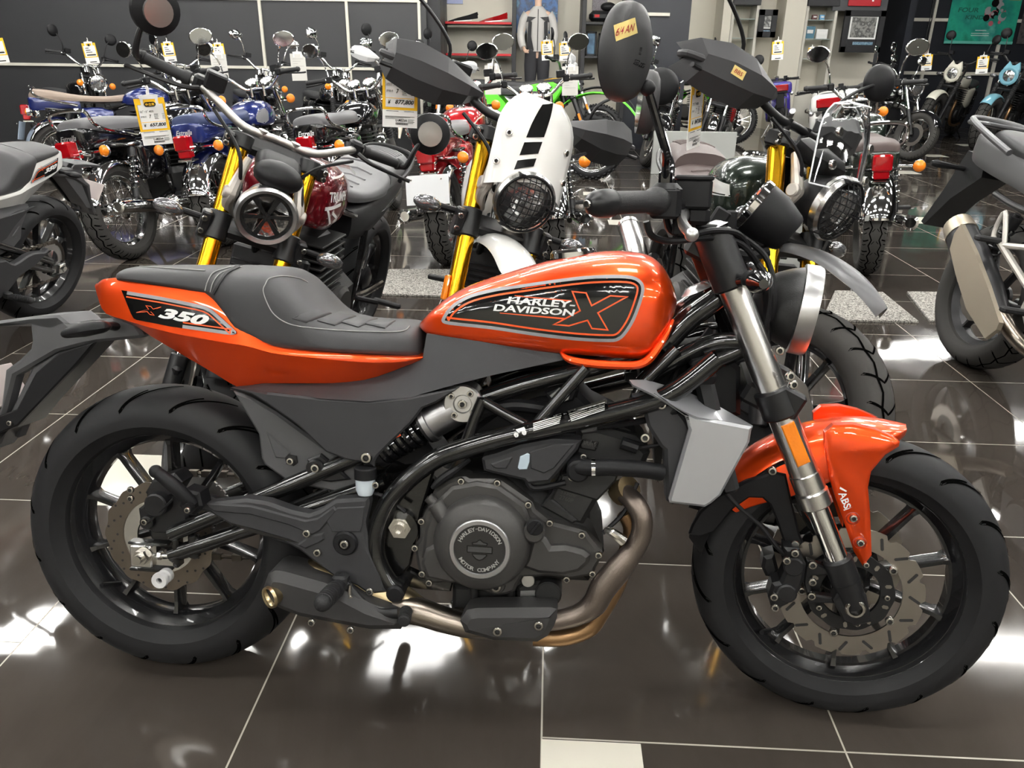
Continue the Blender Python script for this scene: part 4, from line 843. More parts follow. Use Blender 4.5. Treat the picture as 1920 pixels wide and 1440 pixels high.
# front caliper
t = MB(STM)
for poly, y in (([(1486, 1040), (1500, 1036), (1512, 1060), (1508, 1085), (1500, 1110), (1478, 1135), (1462, 1142), (1446, 1140), (1440, 1120), (1448, 1095), (1462, 1092), (1470, 1075)], -.118), ([(1470, 1028), (1500, 1030), (1502, 1052), (1470, 1062)], -.112), ([(1432, 1045), (1452, 1040), (1460, 1070), (1452, 1085), (1436, 1082), (1428, 1065)], -.07)): panel(t, poly, y, .045, .006, True)
for q in ((1488, 1062), (1475, 1112)): p = HS(*q, -.118); t.cyl((p.x, -.10, p.z), (p.x, -.124, p.z), .019, n=20, bev=.003)
fc = t.build('brake_caliper', SATIN, H); bolts(fc, [(1475, 1050), (1451, 1118), (1453, 1138), (1490, 1036), (1523, 1090)], -.122, .008, True)
t = MB(STM); t.tube([HS(1345, 900, -.12), HS(1362, 925, -.12), HS(1390, 955, -.12), HS(1425, 985, -.115), HS(1452, 1020, -.11), HS(1470, 1040, -.105)], .0042, 8); t.build('brake_hose', PLASTB, fc)
# ------------------------------------------------------------------ the other motorcycles
NAVY = mat('navy_paint', (.012, .022, .13), .2, .2, 1.); RED = mat('red_paint', (.42, .008, .012), .2, .3, 1.); DKRED = mat('dark_red_paint', (.16, .004, .010), .22, .3, 1.)
GREENP = mat('dark_green_paint', (.020, .030, .022), .25, .4, .8); LIME = mat('lime_plastic', (.10, .62, .02), .35); CREAM = mat('cream_paint', (.66, .60, .48), .35, 0, .5)
SKYB = mat('pale_blue_paint', (.18, .42, .52), .3, 0, .6); YELP2 = mat('yellow_paint', (.75, .42, .01), .25, 0, .8); PURP = mat('purple_paint', (.05, .03, .30), .25, 0, .8)
GSEAT = mat('grey_seat_vinyl', (.135, .135, .140), .5, bump=.3, bscale=900); BSEAT = mat('brown_seat_vinyl', (.085, .062, .058), .5, bump=.3, bscale=900); TSEAT = mat('beige_seat_vinyl', (.30, .235, .19), .5, bump=.3, bscale=900)
SATB = mat('satin_silver_bar', (.42, .41, .39), .36, .9); WARMA = mat('cast_alloy', (.46, .43, .39), .42, .55); GREYM = mat('graphite_paint', (.15, .15, .155), .38, .5)
BEIGEM = mat('champagne_metal', (.52, .46, .36), .38, .7); RIMC = mat('polished_rim', (.75, .75, .74), .12, 1.); PLATEW = mat('plate_white', (.72, .73, .74), .4); BLUEPL = mat('plate_blue_film', (.45, .55, .68), .3)
class Bk: pass
def sect(x, zt, zb, w, crown=.5, flat=.8, tuck=.86):
    h = zt-zb; hf = []
    for k in range(8):
        q = k/7*pi/2; hf.append((w*sin(q)**flat, zt-h*crown*(1-cos(q)**flat)))
    hf += [(w, zt-h*.7), (w*.96, zt-h*.9), (w*tuck, zb), (0, zb)]
    return [Vector((x, -a, b)) for a, b in hf]+[Vector((x, a, b)) for a, b in hf[-2:0:-1]]
def body(st, M=None, n=3, **k):
    R = [sect(*s, **k) for s in st]; RR = [cr([r[j] for r in R], n) for j in range(len(R[0]))]
    t = MB(M); t.loft([[RR[j][i] for j in range(len(RR))] for i in range(len(RR[0]))]); return t
def start(name, label, x, y, yaw, lean, steer, WB=1.40, rake=24.5, trail=.108, group=None):
    B = Bk(); B.H = thing(name, label, 'motorcycle', (x, y, .002), (-radians(lean), 0, radians(yaw)), group)
    r = radians(rake); B.k = Vector((-sin(r), 0, cos(r))); o = Vector((WB+trail, 0, 0)); B.WB = WB
    B.S = Matrix.Translation(o) @ Matrix.Rotation(radians(steer), 4, B.k) @ Matrix.Translation(-o); B.o = o
    B.W = Matrix.Translation((x, y, .002)) @ Matrix.Rotation(radians(yaw), 4, 'Z') @ Matrix.Rotation(-radians(lean), 4, 'X')
    return B
def wheel(B, front, R, w, rim, tk, style, rimm, hh=.05):
    c = (B.WB if front else 0, R); M = B.S if front else None
    t = MB(M); tyre(t, c, R, w, rim, hh, tk, 48); t.build('tyre', [WORN if tk in ('zig', 'block', 'rib') else RUBBER, GROOVE], B.H)
    t = MB(M); cast_rim(t, c, rim, w*.9); wh = t.build('wheel_rim', rimm, B.H)
    t = MB(M); t.lathe([(0, -.06), (.03, -.06), (.055, -.045), (.055, -.03), (.035, -.02), (.035, .02), (.055, .03), (.055, .045), (.03, .06), (0, .06)], (c[0], 0, c[1]), (0, 1, 0), 20); t.build('hub', rimm if style == 'wire' else SATIN, wh)
    if style == 'wire': t = MB(M); wire_spokes(t, c, rim-.02, .05); tag(t.build('wire_spokes', CHROME, wh), kind='stuff')
    else:
        for k in range(style):
            t = MB(M); spoke_mb(t, c, 2*pi*k/style, .04, rim-.02, 0, 0, .011, .008, .014, .016); t.build('spoke', rimm, wh, 50)
def disc(B, front, R, y, r=.13, ri=.085):
    c = (B.WB if front else 0, R); t = MB(B.S if front else None); disc_mb(t, c, y, ri, r, 12, .03); d = t.build('brake_disc', DISC, B.H)
    t = MB(B.S if front else None); disc_mb(t, c, y, .035, ri+.002, 6, .03, .006); t.build('disc_carrier', SATIN, d)
    t = MB(B.S if front else None); s = -1 if y < 0 else 1; t.box((c[0]-.10, y+s*.01, c[1]+.06), (.06, .05, .11), .012, Matrix.Rotation(.5, 3, 'Y')); t.build('brake_caliper', SATIN, d)
def fork(B, R, top, style, m1, m2=SATIN, off=.105, r1=.026, r2=.020, clamp=.62):
    A = Vector((B.WB, 0, R)); 
    for s in (1, -1):
        a = A+Vector((0, s*off, 0)); L = (top-R)/B.k.z; P = lambda u: a+B.k*(L*u)
        if style == 'usd':
            t = MB(B.S); t.cyl(P(.28), P(1.02), r1, n=22); f = t.build('fork_leg', m1, B.H)
            t = MB(B.S); t.cyl(P(.12), P(.30), r2, n=18); t.build('fork_slider', CHROME, f)
            t = MB(B.S); t.cyl(P(.0)-B.k*.03, P(.14), .026, n=18, bev=.004); t.box(a+Vector((-.03, 0, .03)), (.07, .03, .09), .01); t.build('fork_bottom', m2, f)
            for u, h in ((clamp, .085), (1.0, .045)):
                t = MB(B.S); q = P(u); t.cyl(q-B.k*h*.5, q+B.k*h*.5, r1+.008, n=22, bev=.004); t.box(q+Vector((.012, s*.036, 0)), (.04, .03, h*.95), .006); c = t.build('fork_clamp', SATIN, f)
                for dz in (-.2, .25): q = P(u)+Vector((.034, s*.042, dz*h)); hexbolt('bolt', c, B.S @ q, B.S.to_3x3() @ Vector((1, s*.15, 0)), .009)
            if style == 'usd' and getattr(B, 'refl', 1): t = MB(B.S); t.box(P(.40)+Vector((.0, s*.031, 0)), (.028, .012, .075), .004, Matrix.Rotation(-.42, 3, 'Y')); t.build('reflector', AMB, f)
        else:
            t = MB(B.S); t.cyl(P(0)-B.k*.02, P(.45), .026, .028, n=18, bev=.004); f = t.build('fork_leg', m1, B.H)
            t = MB(B.S); t.cyl(P(.44), P(1.03), .019, n=16); t.build('fork_tube', CHROME, f)
            if style == 'gaiter':
                t = MB(B.S); n = 9; t.lathe([(.026+.007*(k % 2), L*.26*k/(2*n)) for k in range(2*n+1)], P(.44), B.k, 20); t.build('fork_gaiter', RUB2, f)
    for u in (clamp, 1.0): t = MB(B.S); q = A+B.k*((top-R)/B.k.z*u); t.box(q+Vector((-.02, 0, 0)), (.07, 2*off, .035), .008, Matrix.Rotation(.42, 3, 'Y')); t.build('triple_clamp', SATIN, B.H)
def lamp(B, c, r, shell, rimm, lens=CLEARL, tilt=-.12, depth=.13, drl=False, grille=False, ring=.012):
    c = Vector(c); a = Vector((cos(tilt), 0, sin(tilt))); t = MB(B.S)
    t.lathe([(0, -depth), (r*.4, -depth*.97), (r*.75, -depth*.75), (r*.95, -depth*.35), (r, -.005)], c, a, 32); l = t.build('headlight', shell, B.H, 60)
    t = MB(B.S); t.lathe([(r*.98, -.018), (r+ring*.7, -.016), (r+ring, .008), (r+ring*.5, .018), (r-.004, .014), (r-.006, .002)], c, a, 40); rm = t.build('headlight_rim', rimm, l)
    if drl:
        t = MB(B.S); t.lathe([(r*.80, .006), (r*.3, -.01), (0, -.012)], c, a, 32); t.build('headlight_lens', mat('lamp_reflector', (.7, .7, .7), .12, 1., .5, bump=1., bscale=60), l, 60)
        t = MB(B.S); t.lathe([(r-.004, .010), (r*.80, .008), (r*.80, .004)], c, a, 40); x, y, d = basis(a)
        for k in range(6):
            q = radians(18+60*k); e = x*cos(q)+y*sin(q); f = -x*sin(q)+y*cos(q); t.prism([(0, -r*.05), (r*.82, -r*.10), (r*.82, r*.10), (0, r*.05)], c+d*.005, e, f, d, .005)
        t.lathe([(r*.16, .013), (0, .015)], c, a, 16); t.build('daytime_running_light', mat('lamp_black', (.02, .02, .02), .12, 0, .8), l)
    else:
        t = MB(B.S); t.lathe([(r-.004, .006), (r*.7, .018), (0, .024)], c, a, 32); t.build('headlight_lens', lens if not grille else mat('dark_lens', (.05, .05, .052), .06, .2, 1.), l, 60)
        if grille: t = MB(B.S); t.lathe([(r*.62, .0215), (r*.45, .0245), (0, .027)], c+Vector((0, 0, r*.15)), a, 24); t.build('reflector_bowl', CLEARL, l, 60)
    if grille:
        t = MB(B.S); x, y, d = basis(a); q0 = c+d*.040
        for k in range(-4, 5):
            u = k/4.6; h = r*1.0*sqrt(max(0, 1-u*u))
            for e, f in ((x, y), (y, x)): t.tube([q0+e*(r*u)+f*(h*v)+d*(.014*(1-v*v)*(1-u*u)-.022*(v*v+u*u)) for v in (-1, -.5, 0, .5, 1)], .0016, 5, 2)
        t.tube([q0-d*.022+(x*cos(2*pi*k/32)+y*sin(2*pi*k/32))*(r*1.02) for k in range(33)], .0035, 6, 1, smooth=False)
        for q in (0, 2.09, 4.19): e = x*cos(q)+y*sin(q); t.box(q0-d*.03+e*(r+.004), (.03, .02, .012), .003)
        t.build('headlight_grille', PLASTB, l)
    return l
def bars(B, w, z, x, xe, m, rise=.06, grip=RUB2, mirror='round', mz=.22, my=.0, guards=None, tank=True, levers=SATIN, mx=-.02, mm=PLASTB, gm=MIRR, mr=.062):
    t = MB(B.S); P = [Vector((xe, -w, z)), Vector((xe+.03, -w+.14, z)), Vector((xe+.08, -w*.50, z-rise*.25)), Vector((x, -w*.26, z-rise)), Vector((x, 0, z-rise))]
    t.tube(P+[Vector((p.x, -p.y, p.z)) for p in P[-2::-1]], .0125, 12); 
    for s in (1, -1): t.tube([(x, s*.05, z-rise-.06), (x, s*.05, z-rise+.012)], .015, 12)
    bar = t.build('handlebar', m, B.H)
    for s in (-1, 1):
        S = B.S; e = Vector((xe, s*w, z)); i = Vector((xe+.03, s*(w-.14), z)); d = (i-e).normalized(); L = (i-e).length
        t = MB(S); t.lathe([(0, -.016), (.014, -.014), (.019, 0), (.0195, .006), (.016, .010), (.0165, L*.8), (.021, L*.85), (.021, L*.97), (0, L)], e, d, 18); t.build('grip', grip, bar)
        t = MB(S); t.box(i+d*.025, (.05, .045, .05), .01)
        if s < 0: t.box(i+d*.05+Vector((.015, .01, .028)), (.05, .06, .05), .006)
        t.build('switch_housing', PLASTB, bar)
        t = MB(S); q = i+d*.02+Vector((.045, 0, -.005)); t.tube([q, q-d*.05+Vector((.03, 0, -.01)), q-d*.16+Vector((.025, 0, -.02)), q-d*.20+Vector((.035, 0, -.02))], [.009, .007, .006, .007], 8); t.build('lever', levers, bar)
        if mirror:
            b = i+d*.02+Vector((0, 0, .02))
            if mirror == 'barend':
                mc = e+Vector((.03, s*(.0 if s < 0 else .05), mz)); t = MB(S); t.tube([e, e+Vector((.03, s*.018, .01)), e+Vector((.04, s*.022, mz*.6)), mc], [.011, .010, .008, .008], 10)
            else:
                mc = b+Vector((mx, s*(.06+my), mz)); t = MB(S); t.tube([b, b+Vector((.01, s*.01, mz*.35)), b+Vector((.0, s*(.02+my*.5), mz*.7)), mc], .0055, 8)
            ms = t.build('mirror_stem', CHROME if mm is CHROME else SATIN, bar)
            nx = Vector((.93, -s*.32, .1)).normalized(); ex, ey = basis(nx)[:2]
            ax, ay = {'round': (mr, mr), 'oval': (mr*1.25, mr*.85), 'barend': (mr, mr), 'square': (mr*1.05, mr*.9)}[mirror]; pw = 3.5 if mirror == 'square' else 2
            def rg(k, dz): 
                out = []
                for j in range(28):
                    q = 2*pi*j/28; cq, sq = cos(q), sin(q); f = (abs(cq)**pw+abs(sq)**pw)**(-1/pw); out.append(mc+ex*(ax*k*cq*f)+ey*(ay*k*sq*f)+nx*dz)
                return out
            t = MB(S); t.loft([rg(.97, -.010), rg(1.03, -.006), rg(1.0, .008), rg(.7, .020), rg(.2, .026)]); t.build('mirror_head', mm, ms, 50)
            t = MB(S); t.loft([rg(.94, -.0108), rg(.02, -.0108)], caps=False); t.build('mirror_glass', gm, ms)
            if mirror == 'barend': t = MB(S); t.lathe([(mr*.62, .020), (mr*.6, .030), (0, .032)], mc, nx, 24); t.build('mirror_badge', SATB, ms)
        if guards:
            t = MB(S); f = Vector((.085, 0, 0)); R = []
            for u, h0, h1, o in ((-.05, .030, .035, -.05), (.0, .055, .060, .015), (.25, .070, .075, .05), (.55, .060, .075, .065), (.85, .030, .050, .05), (1.05, .008, .022, .01)):
                q = e+d*(.26*u)+Vector((.05+o, 0, -.005)); R.append([q+Vector((-.03, 0, h0)), q+Vector((.012, 0, h0*.35)), q+Vector((.010, 0, -h1*.35)), q+Vector((-.025, 0, -h1))])
            t.sheet(R, (-.006, 0, 0)); t.tube([e+Vector((-.01, s*.012, 0)), e+Vector((.05, s*.02, 0)), e+d*.12+Vector((.09, 0, 0)), i+d*.06+Vector((.05, 0, -.01))], .010, 8); t.build('hand_guard', guards, bar, 25)
    return bar
def mudguard(B, front, R, m, a0, a1, w=.07, gap=.025, drop=.04, beak=False, g2=None):
    c = Vector((B.WB if front else 0, 0, R)); t = MB(B.S if front else None); rows_ = []
    for k in range(17):
        u = k/16; a = radians(a0+(a1-a0)*u); d = Vector((cos(a), 0, sin(a))); ww = w*(min(1, .16+2.6*u, .6+2*(1-u)) if beak else 1)
        rr = R+gap+((g2-gap)*u if g2 else 0); rows_.append([c+d*(rr-drop*(1-cos(b)))+Vector((0, ww*sin(b), 0)) for b in [radians(-80+160*j/8) for j in range(9)]])
    cc = c+Vector((0, 0, 0)); t.sheet(rows_, (0, 0, .003)); o = t.build('front_mudguard' if front else 'rear_mudguard', m, B.H, 60); return o
def engine(B, x0=.52, x1=.92, z0=.26, z1=.70, m=ENGB, cov=ENG, fins=True, tilt=0.):
    t = MB(); t.box(((x0+x1)/2-.03, 0, z0+.13), (x1-x0, .30, .24), .05); cx = x1-.16
    t.box((cx, 0, (z0+z1)/2+.09), (.17, .19, z1-z0-.18), .02, Matrix.Rotation(tilt, 3, 'Y')); e = t.build('engine', m, B.H)
    t = MB()
    if fins:
        for k in range(8): t.box((cx+tilt*(.028*k), 0, z0+.235+.028*k), (.23, .27, .008), .002)
        t.build('cooling_fins', m, e)
    for s in (-1, 1):
        t = MB(); t.lathe([(.105, .13), (.105, .155), (.09, .168), (0, .170)], (x0+.16, 0, z0+.13), (0, s, 0), 28); t.build('engine_cover', cov, e)
        t = MB(); t.lathe([(.07, .13), (.07, .150), (.06, .158), (0, .16)], (x0+.33, 0, z0+.12), (0, s, 0), 24); t.build('engine_cover', cov, e)
    return e
def silencer(B, pts, r, m, y=None, end=BLK, hp=True, name='exhaust_silencer'):
    P = [Vector(p) for p in pts]; t = MB(); t.tube(P, r, 16); s = t.build(name, m, B.H)
    d = (P[-1]-P[-2]).normalized(); rr = r[-1] if isinstance(r, list) else r
    t = MB(); t.lathe([(rr*1.05, -.02), (rr*1.08, .004), (rr*.72, .008), (rr*.66, -.03), (0, -.03)], P[-1], d, 20); t.build('silencer_tip', m, s)
    t = MB(); t.lathe([(rr*.66, .002), (0, .002)], P[-1]-d*.012, d, 16); t.build('silencer_bore', end, s); return s
def header(B, x=.88, z=.55, y=.10, m=CHROME):
    for s in (-1, 1): t = MB(); t.tube([(x-.05, s*y*.7, z), (x+.06, s*y, z-.02), (x+.08, s*y, z-.16), (x, s*(y+.02), z-.30), (x-.20, s*(y+.05), z-.33), (x-.40, s*(y+.06), z-.31)], .019, 12); t.build('exhaust_pipe', m, B.H)
def frame_tubes(B, m=FRAME):
    t = MB()
    for s in (-1, 1):
        t.tube([(1.08, s*.03, .80), (.95, s*.07, .55), (.88, s*.10, .30), (.75, s*.11, .22), (.50, s*.11, .23), (.42, s*.12, .42), (.40, s*.12, .65)], .014, 10)
        t.tube([(1.05, s*.03, .88), (.70, s*.08, .78), (.40, s*.11, .70), (.10, s*.11, .70), (-.12, s*.09, .73)], .014, 10)
        t.tube([(0, s*.115, .31), (.25, s*.11, .33), (.48, s*.10, .37)], .017, 10)
    t.cyl((1.02, 0, .98), (1.12, 0, .76), .032, n=16); t.tube([(.60, .14, .25), (.58, .22, .12), (.55, .27, .055)], .011, 8); t.build('frame', m, B.H)
def shocks(B, spring=CHROME, body_=SATIN, y=.135, hi=(.12, .68), lo=(.01, .35)):
    for s in (-1, 1):
        a, b = Vector((lo[0], s*y, lo[1])), Vector((hi[0], s*y, hi[1])); d = (b-a).normalized(); x, yy, _ = basis(d); L = (b-a).length
        t = MB(); t.cyl(a, b, .013, n=12); t.cyl(a+d*.03, a+d*.10, .023, n=14); t.cyl(b-d*.06, b-d*.01, .028, n=14); sh = t.build('shock_absorber', body_, B.H)
        t = MB(); t.tube([a+d*(.08+(L-.14)*k/64)+(x*cos(2*pi*k/10)+yy*sin(2*pi*k/10))*.026 for k in range(65)], .0055, 6, 1, smooth=False); t.build('spring', spring, sh)
def saddle2(B, st, m, ribs=0, rm=None, name='seat'):
    t = body(st, crown=.6, flat=.72, tuck=.95); s = t.build(name, m, B.H, 60)
    if ribs:
        bv = bvh_of(s)
        for k in range(ribs):
            x = st[1][0]+(st[-2][0]-st[1][0])*(k+.7)/ribs; w = .75*min(q[3] for q in st[1:-1]); P = []
            for j in range(9):
                y = w*(-1+2*j/8); p, n, i, _ = bv.ray_cast(Vector((x+.02*abs(y)/w, y, 2)), Vector((0, 0, -1)))
                if p: P.append(p)
            if len(P) > 3: t = MB(); t.tube(P, .005, 6, 1, smooth=False); t.build('seat_rib', m, s)
    return s
def tail_classic(B, z=.70, plate=PLATEW, rail=CHROME, lens=AMB, x=-.27, fender=CHROME, hoop=True, R=.31):
    mudguard(B, False, R, fender, 35, 166, .104, .035, .075)
    t = MB(); t.box((x-.01, 0, z), (.075, .105, .095), .012); t.box((x-.005, 0, z-.068), (.06, .085, .045), .008); tl = t.build('tail_light', REDL, B.H)
    t = MB(); t.box((x+.04, 0, z-.01), (.05, .09, .11), .012); t.box((x+.005, 0, z-.105), (.09, .10, .016), .004); t.build('tail_light_bracket', CHROME, tl)
    if plate: t = MB(); R_ = Matrix.Rotation(.25, 3, 'Y'); t.box((x-.075, 0, z-.19), (.004, .26, .17), .001, R_); p = t.build('number_plate', plate, B.H); [hexbolt('bolt', p, Vector((x-.085, q, z-.13)), (-1, 0, .2), .006) for q in (-.09, .09)]
    for s in (-1, 1):
        t = MB(); t.cyl((x+.08, s*.05, z-.03), (x+.05, s*.19, z-.03), .008, n=10); st = t.build('signal_stem', CHROME, B.H)
        t = MB(); t.lathe([(0, .028), (.022, .024), (.034, .010), (.036, 0), (.034, -.006)], (x+.045, s*.205, z-.03), (1, 0, 0), 20); t.build('signal_body', CHROME, st)
        t = MB(); t.lathe([(.035, 0), (.030, .012), (.015, .022), (0, .024)], (x+.045, s*.205, z-.03), (-1, 0, 0), 20); t.build('signal_lens', lens, st)
    if hoop:
        t = MB(); P = [(.20, -.13, z+.03), (.06, -.14, z+.06), (-.08, -.14, z+.09), (-.16, -.135, z+.13), (-.19, -.12, z+.20), (-.195, 0, z+.215)]; t.tube(P+[(a, -b, c) for a, b, c in P[-2::-1]], .0105, 10); t.build('grab_rail', rail, B.H)
def dials(B, x=1.08, z=1.05, m=CHROME):
    for s in (-1, 1):
        a = Vector((-.55, 0, .83)).normalized(); c = Vector((x, s*.062, z)); t = MB(B.S); t.lathe([(0, -.06), (.042, -.055), (.048, -.01), (.049, .004), (.044, .008), (.042, .002)], c, a, 28); g = t.build('instrument_dial', m, B.H)
        t = MB(B.S); t.lathe([(.043, .003), (0, .003)], c, a, 24); t.build('dial_face', WHT, g); t = MB(B.S); x_, y_, _ = basis(a)
        t.box(c+a*.005+x_*.012, (.004, .026, .002), .0, Matrix.Rotation(.6, 3, 'Z')); 
        for k in range(10): q = 2*pi*k/12+.5; t.cyl(c+a*.0035+(x_*cos(q)+y_*sin(q))*.034, c+a*.0045+(x_*cos(q)+y_*sin(q))*.034, .003, n=6)
        t.build('dial_marks', BLK, g)
def fsignals(B, c, m=SMOKE, body_=PLASTB, r=.02, L=.07, ball=False):
    for s in (-1, 1):
        q = Vector((c[0], s*c[1], c[2])); t = MB(B.S); t.cyl(q-Vector((0, s*.06, 0)), q, .010, n=10); st = t.build('signal_stem', body_, B.H)
        t = MB(B.S)
        if ball: t.ball(q+Vector((.01, s*.025, 0)), (.026, .036, .036), 14, 8)
        else: t.ball(q+Vector((.012, s*(L*.55), 0)), (r*1.1, L*.62, r*1.2), 14, 8)
        t.build('turn_signal', m, st)
def side_letters(mb, bv, s, x, z, w, h, side, slant=.0, rot=0., off=.002, bold=.03):
    vs, fs = text2d(s, bold, slant); P = []; fl = 1 if side < 0 else -1
    for a, b in vs:
        u, v = a*w, b*h; px, pz = x+fl*(u*cos(rot))-fl*v*sin(rot)*0, z+v+fl*u*sin(rot)*fl
        p, n, i, _ = bv.ray_cast(Vector((px, side*1., pz)), Vector((0, -side, 0)))
        P.append((p+Vector((0, side*off, 0))) if p else Vector((px, side*.15, pz)))
    mb.add(P, fs)
def side_poly(mb, bv, poly, side, off=.0015, L=.02):
    bm = bmesh.new(); f = bm.faces.new([bm.verts.new((a, b, 0)) for a, b in poly]); bmesh.ops.triangulate(bm, faces=[f])
    for _ in range(5):
        e = [e for e in bm.edges if e.calc_length() > L]
        if not e: break
        bmesh.ops.subdivide_edges(bm, edges=e, cuts=1); bmesh.ops.triangulate(bm, faces=[q for q in bm.faces if len(q.verts) > 3])
    bm.verts.index_update(); P = []
    for v in bm.verts:
        p, n, i, _ = bv.ray_cast(Vector((v.co.x, side, v.co.y)), Vector((0, -side, 0))); P.append((p+Vector((0, side*off, 0))) if p else Vector((v.co.x, side*.12, v.co.y)))
    mb.add(P, [[v.index for v in q.verts] for q in bm.faces]); bm.free()

TANK_R = [(.545, .815, .790, .045), (.57, .855, .775, .085), (.64, .905, .765, .115), (.75, .955, .755, .140), (.86, .975, .755, .150), (.94, .965, .765, .145), (.985, .93, .79, .115), (1.0, .88, .82, .07)]
